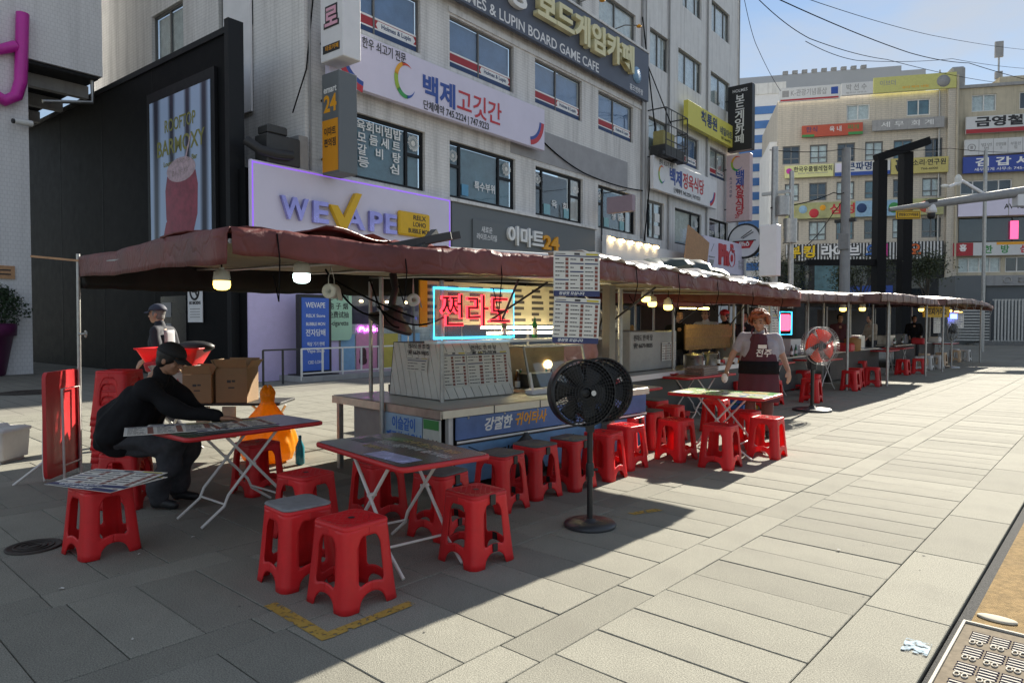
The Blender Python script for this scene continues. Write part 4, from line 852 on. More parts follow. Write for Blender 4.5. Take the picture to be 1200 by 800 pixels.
for k in range(17): MB().box(k * .2, k * .2 + .11, -.04, 0, .3, 3.1).build('slat', m_galv, fz)
q = MB(); q.box(-.1, 3.5, .0, .05, .25, .35); q.box(-.1, 3.5, .0, .05, 3.0, 3.1); q.build('frame', m_galv, fz)
fz = thing('louvred_panel', 'grey panel of horizontal louvres behind the last food stall', 'panel', bk(3.6, 0, 12.2), BR)
for k in range(13): MB().box(0, 2.1, -.05, 0, .3 + k * .2, .40 + k * .2).build('slat', m_galv, fz)
for x in (-.08, 2.1): MB().box(x, x + .08, -.05, .03, .2, 3.0).build('post', m_gfr, fz)

# ------------------------------------------------------------------ gantry, poles, wires
g = thing('steel_gantry', 'dark rusty steel portal frame standing over the street end', 'gantry', (-11.5, 46.3, 0), R(41.8))
m_core = mat('dark_corten_steel', (.014, .014, .015), .7, var=.3, spec=.15)
MB().box(-.27, .27, -.35, .35, 0, 11.3).build('post', m_core, g); MB().box(1.5, 2.05, -.35, .35, 0, 11.9).build('post', m_core, g, loc=(-.0, .4, 0))
q = MB(); q.beam((-.27, .0, 11.45), (2.9, .0, 12.5), .5, .45); q.build('lintel', m_core, g); MB().box(-4.4, -.27, -.2, .2, 5.0, 5.35).build('side_beam', m_core, g)
def pole(x, y, h, r, label, tops=()):
    p = thing('utility_pole', label, 'pole', (x, y, 0)); MB().tube([(0, 0, 0), (0, 0, h)], [r, r * .75], 10).build('shaft', m_conc if r > .15 else m_galv, p)
    return p
p = pole(-10.85, 37.4, 10.3, .27, 'slim grey concrete pole left of the dark steel gantry'); MB().box(-.5, .5, -.1, .1, 6.6, 6.75).build('cross_arm', m_dsteel, p); MB().bbox(-.25, .25, -.3, -.1, 5.2, 6.0, .02).build('junction_box', m_duct, p)
p = pole(-8.52, 22.05, 7.1, .13, 'pale pole with boxes beside the round noodle sign')
MB().bbox(-.28, .28, -.5, -.15, 3.0, 4.6, .02).build('meter_box', m_white, p); MB().tube([(.3, -.1, 4.9), (.3, -.1, 5.5)], .2, 10).build('transformer', m_galv, p); MB().box(-.4, .5, -.05, .05, 5.6, 5.7).build('cross_arm', m_galv, p)
p = pole(-8.55, 23.6, 6.6, .10, 'second thinner pole just behind the pale pole with boxes'); MB().tube([(.0, -.1, 4.2), (.0, -.1, 5.0)], .22, 10).build('transformer', m_galv, p)
# signal arm pole reaching in from the right
p = thing('camera_mast', 'grey horizontal mast arm with cctv camera and yellow cctv sign reaching in from the right', 'mast', (-4.9, 40.0, 0), R(41.8))
def at(px, py, d): # helper: point at view depth d for the mast parts (expressed in mast coordinates)
    x = (px - 600) / 810.6 * d; y = d; z = 1.55 - (py - 378) / 810.6 * d
    return Vector((x - (-4.9 * CY + 40.0 * SY), y - (4.9 * SY + 40.0 * CY), z))
MB().tube([at(1225, 222, 33), at(1160, 231, 33), at(1080, 242, 33), at(1040, 247, 33)], [.26, .22, .16, .10], 10).build('arm', m_duct, p)
MB().tube([at(1225, 430, 33), at(1225, 215, 33)], .22, 10).build('post', m_duct, p)
c0 = at(1062, 253, 32.8); MB().bbox(c0.x - .58, c0.x + .58, c0.y - .03, c0.y + .03, c0.z - .19, c0.z + .19, .01).build('sign_board', m_yel, p); MB().box(c0.x - .53, c0.x + .53, c0.y - .036, c0.y - .03, c0.z - .15, c0.z + .15).build('sign_edge', m_black, p); MB().box(c0.x - .5, c0.x + .5, c0.y - .042, c0.y - .036, c0.z - .125, c0.z + .125).build('sign_face', m_yel, p)
text('lettering', '방범용CCTV작동중', .16, m_black, p, c0.x, c0.z, c0.y - .046, bold=.02, fit=.92)
c1 = at(1089, 249, 33); q = MB(); q.lathe([(.16, .35), (.22, .1), (.24, -.05), (.1, -.1)], 12, M=Matrix.Translation(c1)); q.build('camera_shroud', m_white, p); MB().sphere(c1 + Vector((0, 0, -.18)), .19, 12).build('camera_dome', m_black, p); MB().box(c1.x - .2, c1.x + .2, c1.y - .15, c1.y + .15, c1.z + .32, c1.z + .55).build('camera_mount', m_dsteel, p)
MB().bbox(at(1186, 236, 33).x, at(1186, 236, 33).x + .7, -.2 + at(1186, 236, 33).y, .2 + at(1186, 236, 33).y, at(1186, 236, 33).z - .3, at(1186, 236, 33).z + .5, .02).build('control_box', m_white, p)
p = thing('street_lamp', 'thin pole with a pale curved twin lamp in front of the ochre building', 'lamp', (-5.8, 43.5, 0), R(41.8))
MB().tube([(0, 0, 0), (0, 0, 10.5)], .09, 8).build('pole', m_galv, p); MB().tube([(0, 0, 8.2), (-1.2, 0, 8.9), (-1.9, 0, 8.6)], .09, 6).build('arm', m_white, p); MB().sphere((-1.4, 0, 8.95), .22, 10, 0, (1, .4, 1.4)).build('lamp_head', m_curt, p); MB().sphere((-2.1, 0, 8.65), .16, 10, 0, (1.5, .5, .6)).build('lamp_head', m_curt, p)
def sky_pt(px, py, d):
    x = (px - 600) / 810.6 * d; return (x * CY - d * SY, x * SY + d * CY, 1.55 - (py - 378) / 810.6 * d + 0)
def wire(pts, r, label): cable([sky_pt(*p) for p in pts], r * .75, label, n=10, sag=.12)
wire([(880, -8, 26), (1060, 66, 40), (1130, 78, 48), (1230, 104, 62)], .03, 'thick overhead wire crossing the sky from the top towards the roof antenna')
wire([(905, -8, 26), (1085, 46, 42), (1210, 64, 62)], .018, 'highest thin overhead wire crossing the sky')
wire([(885, 5, 26), (945, 50, 30), (1035, 74, 40), (1160, 100, 56)], .022, 'overhead wire sagging past the rooftop signs')
wire([(868, 2, 24), (882, 55, 26), (912, 110, 36)], .014, 'steep thin wire between the main building corner and the far roofs')
wire([(940, 53, 30), (1000, 75, 36), (1110, 73, 48), (1210, 85, 60)], .02, 'lower overhead wire meeting the others above the grey building')
wire([(900, 178, 23), (990, 176, 36), (1110, 176, 40), (1215, 180, 42)], .02, 'level wire crossing in front of the beige building')
wire([(902, 245, 22), (975, 227, 33), (992, 224, 36)], .03, 'black wire climbing from the pale pole to the slim pole')
wire([(945, 288, 30), (975, 250, 34), (990, 226, 36)], .025, 'black wire slanting down from the slim pole')
# ------------------------------------------------------------------ plastic stools
m_plas = mat('red_plastic', (.80, .030, .036), .36, var=.10, vscale=5, objvar=.16, trans=.28, spec=.45, dirt=.28, dirtcol=(.30, .05, .045), bump=.12, bscale=25)
m_plasd = mat('dark_seat_mat', (.11, .115, .115), .75, var=.3, vscale=20, bump=.2, bscale=90)
m_pgrey = mat('grey_seat_mat', (.22, .22, .225), .7, var=.25, vscale=14, bump=.2, bscale=60)
m_pwht = mat('white_plastic', (.62, .60, .57), .45, var=.1, trans=.15)
m_pcream = mat('cream_plastic', tri('d6b896'), .45, var=.1, trans=.15)
m_tape = mat('black_tape', (.02, .02, .02), .5, var=.1)
SH = .455
def half(t): return .188 - (.188 - .1505) * t ** .85
def stool_leg():
    """a quarter of the moulded body: one corner leg with its half of the two neighbouring bands and skirts"""
    UL = .67; us = [UL * k / 9 for k in range(10)]; q = MB()
    arch = lambda u: .19 * math.sqrt(max(0, 1 - (u / UL) ** 2.3)); bt = lambda u: .265 + .045 * (1 - (u / UL) ** 2) + .05 * max(0, (u / UL - .78) / .22) ** 2
    wt = lambda u: .855 - .12 * max(0, (u / UL - .45) / .55) ** 2.6
    def pt(u, t, m):             # u along the half side (up to 1 = where the corner rounding starts), t height; m mirrors to the other side
        h = half(t); x, y = u * (h - .045), -h; p = (x, y, t * SH)
        return (-p[1], -p[0], p[2]) if m else p
    def corner(k, t):
        h = half(t); a = R(-90 + 90 * k / 5); return (h - .045 + .045 * math.cos(a), -h + .045 + .045 * math.sin(a), t * SH)
    for m in (0, 1):
        for lo, hi, n in ((arch, bt, 4), (wt, lambda u: .97, 4)):
            P = [[pt(u, lo(u) + (hi(u) - lo(u)) * j / n, m) for j in range(n + 1)] for u in us]; q.grid(P if not m else P[::-1])
    lev = [bt(UL) * j / 4 for j in range(5)] + [bt(UL) + (wt(UL) - bt(UL)) * j / 5 for j in range(1, 6)] + [wt(UL) + (.97 - wt(UL)) * j / 4 for j in range(1, 5)]
    cols = [[pt(u, t, 0) for t in lev] for u in (UL, (UL + 1) / 2, 1)] + [[corner(k, t) for t in lev] for k in range(1, 5)] + [[pt(u, t, 1) for t in lev] for u in (1, (UL + 1) / 2, UL)]
    q.grid(cols); me = q.mesh('leg', m_plas); b2 = bmesh.new(); b2.from_mesh(me); bmesh.ops.remove_doubles(b2, verts=b2.verts[:], dist=.0002); bmesh.ops.recalc_face_normals(b2, faces=b2.faces[:]); b2.to_mesh(me); b2.free()
    for p in me.polygons: p.use_smooth = True
    return bake(me, ('SOLIDIFY', dict(thickness=.006, offset=0)))
def rrect(h, r, z, n=5, sx=1., sy=1.):
    P = []
    for (cx, cy, a0) in ((1, 1, 0), (-1, 1, 90), (-1, -1, 180), (1, -1, 270)):
        for k in range(n + 1):
            a = R(a0 + 90 * k / n); P.append((sx * (cx * (h - r) + r * math.cos(a)), sy * (cy * (h - r) + r * math.sin(a)), z))
    return P
def loft(mb, rings, mi=0, capt=True, capb=False, smooth=True):
    n = len(rings[0]); vs = [p for r in rings for p in r]
    mb.add(vs, [(i * n + k, i * n + (k + 1) % n, (i + 1) * n + (k + 1) % n, (i + 1) * n + k) for i in range(len(rings) - 1) for k in range(n)], mi, smooth)
    if capt: mb.add(rings[-1], [tuple(range(n))], mi)
    if capb: mb.add(rings[0], [tuple(range(n - 1, -1, -1))], mi)
LEG = stool_leg()
q = MB(); loft(q, [rrect(.1535, .046, .428), rrect(.1555, .046, .433), rrect(.1555, .046, .446), rrect(.151, .045, .455), rrect(.138, .04, .457), rrect(.131, .038, .4535), rrect(.02, .0199, .4530)], capt=True)
for k in range(-3, 4):
    for s in (1, -1):
        c = k * .045; a = max(-.11, -.11 - c if s > 0 else -.11); L_ = .115 - abs(c) / 2
        mx_, my = (c / 2, c / 2 * -s); d = (L_, L_ * s)
        q.beam((mx_ - d[0], my - d[1], .4545), (mx_ + d[0], my + d[1], .4545), .005, .004)
SEAT = q.mesh('seat', m_plas)
q = MB(); loft(q, [rrect(.02, .0199, .4585, 6), rrect(.014, .0139, .459, 6)]); HOLE = q.mesh('seat_hole', m_black)
def pad_mesh(m, n):
    q = MB(); loft(q, [rrect(.153, .05, .4565), rrect(.156, .05, .461), rrect(.154, .05, .468), rrect(.137, .045, .471)]); return q.mesh(n, m)
PAD, PADG = pad_mesh(m_plasd, 'seat_pad'), pad_mesh(m_pgrey, 'seat_pad')
q = MB()
for a in (1, 2):
    M4 = Matrix.Rotation(R(90 * a), 4, 'Z'); q.box(-.022, .022, -.166, -.150, .385, .45, 0, M4); q.box(-.02, .02, -.187, -.168, .09, .14, 0, M4)
TAPE = q.mesh('tape', m_tape)
def recol(me, m): c = me.copy(); c.materials.clear(); c.materials.append(m); return c
def make_stool(loc, rz, label, group, pad=None, tape=False, col=None):
    t = thing('plastic_stool', label, 'stool', loc, R(rz), group)
    lg, st_ = (LEG, SEAT) if col is None else col
    for k in range(4): link('leg', lg, t, rotz=R(90 * k))
    link('seat', st_, t)
    if pad: link('seat_pad', pad, t)
    else: link('seat_hole', HOLE, t)
    if tape: link('tape', TAPE, t, kind='stuff')
    return t
WLEG, WSEAT = recol(LEG, m_pwht), recol(SEAT, m_pwht); CLEG, CSEAT = recol(LEG, m_pcream), recol(SEAT, m_pcream)
G1, G2, G3, G4 = 'red stools around the nearest printed table', 'red stools lined up along the first counter', 'red stools around the table with the green print', 'red stools at the farther stalls'
st = make_stool
st((-3.24, 2.27, 0), 2, 'nearest red stool with bare cross hatched seat above the yellow floor marking', G1)
st((-3.73, 2.23, 0), -4, 'red stool with scuffed grey seat mat beside the nearest stool', G1, PADG)
st((-4.47, 2.74, 0), 8, 'bare red stool standing between the two printed tables', G1)
st((-3.18, 3.20, 0), -3, 'bare red stool with taped legs at the right end of the nearest printed table', G1, None, True)
st((-3.76, 3.42, 0), 6, 'red stool with dark seat mat pushed under the far side of the nearest printed table', G1, PAD, True)
st((-4.42, 3.35, 0), -6, 'bare red stool half hidden behind the left legs of the nearest printed table', G1)
row1 = [((-3.92, 4.24), 3, PAD, True, 'red stool with dark mat at the left end of the counter row'), ((-3.97, 4.75), -4, PAD, True, 'second counter stool from the left with a dark mat in front of the black bag'), ((-3.92, 5.22), 2, PAD, True, 'counter stool with dark mat right behind the fan pole'),
        ((-3.92, 5.76), 5, None, False, 'bare red counter stool just right of the fan pole'), ((-4.02, 6.32), -3, None, False, 'bright bare red counter stool with a sunlit seat'), ((-4.36, 6.9), 4, None, True, 'bare red stool with taped leg behind the sunlit seat'), ((-4.45, 7.5), 0, PAD, False, 'red stool with dark mat at the far end of the counter row')]
for (xy, rz, pad, tp, lab) in row1: st((xy[0], xy[1], 0), rz, lab, G2, pad, tp)
for xy, rz, pad, lab in (((-3.27, 7.02), 4, None, 'red stool in front of the green printed table with its lower legs in sunlight'), ((-3.83, 7.08), -5, None, 'red stool at the left of the green printed table with one bright foot'), ((-3.12, 7.92), 3, None, 'fully sunlit red stool at the right end of the green printed table'),
                         ((-3.55, 8.3), 0, None, 'red stool behind the crossed legs of the green printed table'), ((-4.5, 8.15), 8, None, 'red stool left behind the green printed table corner'), ((-5.0, 8.6), -4, PAD, 'red stool with dark mat in the shade between the rear tables'), ((-4.4, 9.3), 5, None, 'red stool in the shade just left of the standing woman')):
    st((xy[0], xy[1], 0), rz, lab, G3, pad)
far = [((-4.95, 12.2), 'red stool left of the orange fan pole'), ((-5.05, 13.0), 'red stool directly behind the orange fan pole'), ((-4.62, 13.9), 'red stool just right of the orange fan pole'), ((-4.98, 15.05), 'red stool in front of the folding table right of the orange fan'),
       ((-4.75, 16.9), 'red stool nearer the street at the third stall table'), ((-4.9, 17.8), 'red stool with lit top at the right of the third stall'), ((-4.66, 18.35), 'outermost red stool at the right of the third stall'), ((-5.6, 16.2), 'red stool deep in shade behind the third stall table'),
       ((-5.0, 22.9), 'left one of two red stools at the fourth stall table'), ((-4.75, 23.7), 'right one of two red stools at the fourth stall table'), ((-5.7, 21.2), 'red stool at the left end of the fourth stall table'), ((-5.5, 12.4), 'dark red stool in the shade right behind the standing woman')]
for xy, lab in far: st((xy[0], xy[1], 0), rnd.uniform(-8, 8), lab, G4)
# white and cream stools of the last stall
for xy, c, lab in (((-5.0, 25.2), 0, 'first white stool at the near end of the last stall'), ((-4.95, 25.9), 0, 'second white stool of the last stall'), ((-4.8, 26.6), 0, 'third white stool of the last stall closest to the street'), ((-5.4, 27.8), 1, 'cream stool behind the white ones of the last stall'), ((-5.1, 29.0), 1, 'cream stool in sunlight at the last stall table'),
                   ((-5.1, 31.8), 1, 'left cream stool under the farthest table'), ((-4.9, 32.6), 0, 'white stool at the right end of the farthest table'), ((-5.4, 33.4), 0, 'farthest white stool past the last table')):
    st((xy[0], xy[1], 0), rnd.uniform(-8, 8), lab, 'white and cream stools at the last stall', None, False, (CLEG, CSEAT) if c else (WLEG, WSEAT))
# stools beside the seated man
st((-5.20, 1.62, 0), 6, 'red stool carrying the printed menu sheets at the far left', 'red stools near the seated man')
st((-5.95, 3.15, 0), 4, 'red stool in the dark under the far side of the dark table', 'red stools near the seated man')
seatman = st((-6.28, 2.05, 0), 42, 'red stool the man in black is sitting on', 'red stools near the seated man')
for k in range(12):
    st((-7.22 + .004 * (k % 3), 2.42 + .005 * (k % 2), .058 * k), 38 + rnd.uniform(-1, 1), 'red stool forming the very top of the tall nested stack' if k == 11 else 'red stool at the foot of the tall nested stack' if k == 0 else 'red stool at the %s level of the tall nested stack behind the seated man' % ('', 'second', 'third', 'fourth', 'fifth', 'sixth', 'seventh', 'eighth', 'ninth', 'tenth', 'eleventh')[k], 'nested red stools in the tall stack')
t = thing('plastic_bin', 'white plastic bin with a lid standing in the sun at the left edge', 'bin', (-9.42, 1.90, 0), R(41.8))
q = MB(); loft(q, [rrect(.21, .03, .04), rrect(.225, .03, .30), rrect(.225, .03, .34)], capb=True); q.build('bin_body', m_pwht, t); q = MB(); loft(q, [rrect(.238, .035, .335), rrect(.24, .035, .365), rrect(.20, .03, .38), rrect(.10, .03, .385), rrect(.08, .03, .42)], capb=True); q.build('lid', m_pwht, t)
for sx_ in (-.17, .11): MB().box(sx_, sx_ + .06, -.18, .18, 0, .045).build('foot', m_pwht, t)

# ------------------------------------------------------------------ folding tables
m_leg = mat('white_table_leg', (.66, .64, .60), .45, var=.1)
def print_mat(name, cols, sc):
    m = bpy.data.materials.new(name); m.use_nodes = True; t = m.node_tree; b = t.nodes['Principled BSDF']; LN = t.links.new
    tcn = t.nodes.new('ShaderNodeTexCoord'); v = t.nodes.new('ShaderNodeTexNoise'); v.inputs['Scale'].default_value = sc; v.inputs['Detail'].default_value = 3; v.inputs['Distortion'].default_value = 1.0; LN(tcn.outputs['Object'], v.inputs[0])
    cr = t.nodes.new('ShaderNodeValToRGB'); cr.color_ramp.interpolation = 'EASE'; n = len(cols)
    while len(cr.color_ramp.elements) < n: cr.color_ramp.elements.new(.5)
    for i, c in enumerate(cols): cr.color_ramp.elements[i].position = .28 + .44 * i / (n - 1); cr.color_ramp.elements[i].color = (*c, 1)
    LN(v.outputs['Fac'], cr.inputs[0]); LN(cr.outputs[0], b.inputs['Base Color']); b.inputs['Roughness'].default_value = .22; MATS[name] = m; return m
p_dark = print_mat('dark_ad_print', [(.012, .014, .014), (.03, .035, .03), (.02, .022, .025), (.05, .09, .04), (.03, .03, .032)], 2.2)
p_green = print_mat('green_ad_print', [(.6, .6, .5), (.10, .32, .10), (.28, .5, .22), (.7, .68, .5), (.10, .22, .45), (.5, .4, .15)], 3.2)
m_rim = mat('red_table_rim', tri('c0272c'), .4, var=.08)
def table_mesh(lx, ly):
    q = MB(); h = ly / 2; sx = lx / ly
    q = MB(); ring = lambda d, z: [((p[0] + math.copysign((lx - ly) / 2, p[0])), p[1], z) for p in rrect(h + d, .05, z, 4)]
    loft(q, [ring(-.02, .685), ring(0, .69), ring(.002, .705), ring(0, .717), ring(-.008, .72)], capb=True); return q, ring
def make_table(loc, rz, lx, ly, label, pm, group, prints=None, fold=1.):
    t = thing('folding_table', label, 'table', loc, R(rz), group); q, ring = table_mesh(lx, ly); q.build('tabletop', m_rim, t)
    q = MB(); q.add(ring(-.014, .7225), [tuple(range(len(ring(0, 0))))]); q.add(ring(-.014, .7205) + ring(-.014, .7225), [(k, (k + 1) % 20, 20 + (k + 1) % 20, 20 + k) for k in range(20)]); q.build('table_print', pm, t)
    x0, y0 = lx * .20, ly * .33
    for s in (1, -1):
        q = MB(); yy = y0 if s > 0 else y0 - .03
        for e in (1, -1): q.tube([(-s * x0, e * yy, .685), (s * x0 * .85, e * yy, .22), (s * x0 * 1.0, e * yy, .14), (s * (x0 + .18), e * yy, .012)], .0115, 8)
        f_ = q.build('leg', m_leg, t)
        q = MB(); q.tube([(s * x0 * .98, -yy, .155), (s * x0 * .98, yy, .155)], .009, 6); q.build('cross_bar', m_leg, f_)
    q = MB()
    for e in (1, -1): q.tube([(0, e * (y0 + .012), .44), (0, e * (y0 - .045), .44)], .014, 8)
    q.tube([(-x0, -y0, .68), (-x0, y0, .68)], .011, 6); q.tube([(x0, -y0 + .03, .68), (x0, y0 - .03, .68)], .011, 6); q.build('hinge_bar', m_leg, t)
    return t
GT = 'folding tables with red rims'
t1 = make_table((-3.60, 2.90, 0), -8, 1.16, .66, 'nearest folding table with a dark printed top and red rim', p_dark, GT)
def decal(t, x, y, sx, sy, rz, m, name='print_patch', z=.7232):
    q = MB(); q.box(-sx / 2, sx / 2, -sy / 2, sy / 2, 0, .0006); return q.build(name, m, t, loc=(x, y, z), rotz=R(rz))
m_lil = mat('lilac_photo_print', (.32, .34, .55), .25, var=.5, vscale=9); m_grnp = mat('bottle_green_print', (.05, .16, .03), .25, var=.4, vscale=9)
decal(t1, .26, -.20, .42, .15, 4, m_lil); decal(t1, -.28, .16, .20, .11, 12, m_grnp); decal(t1, -.40, -.02, .16, .16, 0, m_slate)
m_tgrey = mat('grey_ink', (.42, .42, .40), .3, var=.1); m_tgold = mat('gold_ink', (.38, .28, .10), .3, var=.1)
for tx, x, y, s, m_, n in (('소주 한 잔의 여유', .12, .17, .09, m_tgold, .62), ('시원하게 즐기세요', .20, .05, .08, m_tgrey, .62), ('SINCE 1924', -.16, .01, .07, m_tgrey, .3), ('전통의 맛', -.10, -.12, .07, m_tgold, .28)):
    text('lettering', tx, s, m_, t1, x, 0, 0, bold=.02, ext=.0004, fit=n).matrix_local = Matrix.Translation((x, y, .7236)) @ Matrix.Rotation(R(-90), 4, 'X')
t2 = make_table((-5.36, 2.68, 0), 92, 1.16, .68, 'folding table with a dark top where the man in black is working', p_dark, GT)
t3 = make_table((-3.55, 7.72, 0), 4, 1.14, .72, 'folding table with a bright green and blue printed top in front of the woman', p_green, GT)
for tx, x, y, s, m_, n in (('한국 전통 주', -.2, .12, .1, m_wht2, .4), ('맛있는 안주', .22, -.1, .09, m_navy, .45)):
    text('lettering', tx, s, m_, t3, x, 0, 0, bold=.02, ext=.0004, fit=n).matrix_local = Matrix.Translation((x, y, .7236)) @ Matrix.Rotation(R(-90), 4, 'X')
decal(t3, .3, .18, .3, .16, 0, mat('yellow_photo_print', (.45, .33, .12), .25, var=.5, vscale=9)); decal(t3, -.42, -.2, .2, .2, 0, m_white)
m_rtop = mat('red_table_print', tri('8f2e30'), .35, var=.15)
t4 = make_table((-4.75, 7.45, 0), 88, .95, .55, 'folding table with a pale bare top behind the black fan', m_pwht, GT)
t5 = make_table((-5.75, 8.85, 0), 90, 1.2, .62, 'red topped folding table with dishes in the shade of the second stall', m_rtop, GT)
t6 = make_table((-5.15, 10.15, 0), 86, 1.5, .62, 'long red topped folding table with egg trays in front of the second stall', m_rtop, GT)
t7 = make_table((-5.6, 14.2, 0), 90, 1.3, .7, 'red folding table right behind the orange fan', m_rtop, GT)
t8 = make_table((-5.3, 16.4, 0), 88, 1.3, .66, 'red folding table at the third stall', m_rtop, GT)
t9 = make_table((-5.55, 22.9, 0), 90, 1.3, .66, 'red folding table above the pair of red stools at the fourth stall', m_rtop, GT)
t10 = make_table((-5.7, 25.4, 0), 90, 1.4, .66, 'red folding table behind the white stools', m_rtop, GT)
t11 = make_table((-5.5, 32.2, 0), 90, 1.6, .66, 'pale folding table at the far end of the last stall', m_pwht, GT)
# folded table leaning upright
t = thing('folded_table', 'folded red table standing upright on its edge behind the pole at the left', 'folded table', (-7.9, 2.12, 0), R(48))
q = MB(); M_ = Matrix.Rotation(R(90), 4, 'Y'); q2 = MB(); loft(q2, [[(p[2] - .7, p[0] * .93, p[1] * 1.55 + .56) for p in rrect(.33, .05, z, 4)] for z in (.685, .69, .715, .72)], capb=True); q2.build('tabletop', m_rim, t)
q = MB(); q.tube([(-.06, -.2, .02), (-.07, -.2, .18), (-.05, -.2, .95), (-.05, -.17, 1.0), (-.05, .1, 1.0), (-.05, .12, .95), (-.07, .12, .18), (-.06, .12, .02)], .0125, 8); q.tube([(-.07, -.2, .2), (-.3, -.28, .0)], .0125, 8); q.build('leg', m_leg, t)
q = MB(); q.tube([(.08, -.12, .0), (.07, -.12, .9), (.07, .2, .9), (.08, .2, .0)], .0125, 8); q.tube([(.079, -.12, .15), (.079, .2, .15)], .009, 6); q.build('leg', m_leg, t)

# ------------------------------------------------------------------ printed menus
m_paper = mat('menu_paper', (.70, .68, .62), .5, var=.04); m_ink = mat('menu_ink', (.05, .045, .05), .6, var=0); m_inkr = mat('menu_photo', (.22, .07, .05), .5, var=.6, vscale=40)
m_inkn = mat('menu_navy', (.035, .045, .13), .5, var=.05); m_inky = mat('menu_yellow', (.62, .50, .05), .5, var=.05)
def menu(parent, w_, h_, cols=3, rows=8, name='menu_sheet', photos=True, footer=True, seed=1, loc=(0, 0, 0), rot=None, title=None):
    r = random.Random(seed); q = MB(); q.box(-w_ / 2, w_ / 2, 0, .003, 0, h_); s = q.build(name, m_paper, parent, loc=loc); q = MB()
    if rot: s.rotation_euler = rot
    y = -.0012; B = lambda x0, x1, z0, z1, mi: q.box(x0, x1, y, -.0002, z0, z1, mi)
    top = h_ * .95; bot = h_ * (.14 if footer else .04)
    B(-w_ * .48, w_ * .48, h_ * .885, h_ * .91, 2); B(w_ * .2, w_ * .46, h_ * .925, h_ * .965, 3); B(-w_ * .46, -w_ * .25, h_ * .935, h_ * .95, 0); B(-w_ * .06, w_ * .06, h_ * .925, h_ * .97, 0)
    if footer: B(-w_ / 2, w_ / 2, .0, h_ * .125, 2)
    cw = w_ * .96 / cols
    for c in range(cols):
        x0 = -w_ * .48 + c * cw
        for k in range(rows):
            z = bot + (h_ * .87 - bot) * (k + .5) / rows; hh = (h_ * .87 - bot) / rows
            if r.random() < .06: B(x0 + cw * .03, x0 + cw * .95, z - hh * .15, z + hh * .15, 2); continue
            n = r.randint(2, 4); xx = x0 + cw * .05
            for j in range(n):
                ln = cw * r.uniform(.09, .2); B(xx, min(xx + ln, x0 + cw * .66), z - hh * .10, z + hh * .14, 0); xx += ln + cw * .025
                if xx > x0 + cw * .6: break
            if photos: B(x0 + cw * .72, x0 + cw * .92, z - hh * .38, z + hh * .38, 1)
            else: B(x0 + cw * .74, x0 + cw * .9, z - hh * .10, z + hh * .14, 0)
    q.build('menu_print', [m_ink, m_inkr, m_inkn, m_inky], s, kind='stuff')
    if footer: text('lettering', title or '정성껏 모십니다', h_ * .075, m_wht2, s, -w_ * .12, h_ * .062, -.002, bold=.02, ext=.0005, shear=.2, fit=w_ * .55)
    return s
# sheets lying on the left stool
t = thing('menu_sheets', 'two overlapping printed menu sheets lying on the left red stool', 'menu', (-5.20, 1.66, .462), R(20))
a = menu(t, .62, .44, 3, 7, seed=5, rot=(R(-89), 0, 0)); a.location = (0, -.22, .004); a = menu(t, .60, .40, 3, 6, seed=6, rot=(R(-87), 0, R(9))); a.location = (.03, -.18, .010)
for i, (x, y, rz, lab) in enumerate(((-5.52, 2.35, 62, 'white printed menu sheet hanging over the table edge in front of the man in black'), (-5.35, 2.62, 80, 'white menu sheet under the hands of the man in black'), (-5.5, 2.2, 70, 'menu sheet at the left table corner under the others'))):
    t = thing('menu_sheets', lab, 'menu', (x, y, .7245 + .0012 * i), R(rz)); a = menu(t, .62, .44, 3, 7, seed=10 + i, rot=(R(-90), 0, 0), footer=i < 2); a.location = (0, -.22, .004)

# ------------------------------------------------------------------ awnings
def tarp_mat(name, c, tr):
    m = mat(name, c, .45, var=.35, vscale=2.5, bump=.5, bscale=14, trans=tr, dirt=.6, dirtcol=(.045, .03, .03), spec=.4)
    t = m.node_tree; LN = t.links.new; b = t.nodes['Principled BSDF']; tcn = [n for n in t.nodes if n.type == 'TEX_COORD'][0]; bp = [n for n in t.nodes if n.type == 'BUMP'][0]
    v = t.nodes.new('ShaderNodeTexVoronoi'); v.feature = 'DISTANCE_TO_EDGE'; v.inputs['Scale'].default_value = 5.5; nz2 = t.nodes.new('ShaderNodeTexNoise'); nz2.inputs['Scale'].default_value = 3; ad = t.nodes.new('ShaderNodeMixRGB'); ad.inputs[0].default_value = .35
    LN(tcn.outputs['Object'], nz2.inputs[0]); LN(tcn.outputs['Object'], ad.inputs[1]); LN(nz2.outputs['Color'], ad.inputs[2]); LN(ad.outputs[0], v.inputs['Vector'])      # sharp creases
    mr = t.nodes.new('ShaderNodeMapRange'); mr.inputs[2].default_value = .09; LN(v.outputs['Distance'], mr.inputs[0]); b2 = t.nodes.new('ShaderNodeBump'); b2.inputs['Strength'].default_value = .35; b2.inputs['Distance'].default_value = .012
    LN(mr.outputs[0], b2.inputs['Height']); LN(bp.outputs[0], b2.inputs['Normal']); LN(b2.outputs[0], b.inputs['Normal']); return m
m_tarp = tarp_mat('maroon_tarpaulin', (.17, .045, .040), .10); m_tarp2 = tarp_mat('faded_maroon_tarpaulin', (.17, .085, .075), .10)
m_lining = mat('beige_lining', (.34, .29, .20), .8, var=.2, trans=.25); m_dval = mat('black_tarpaulin', (.012, .012, .012), .5, var=.2); m_clear = mat('pale_plastic_sheet', (.60, .56, .52), .25, var=.25, vscale=3, bump=.6, bscale=12, trans=.25)
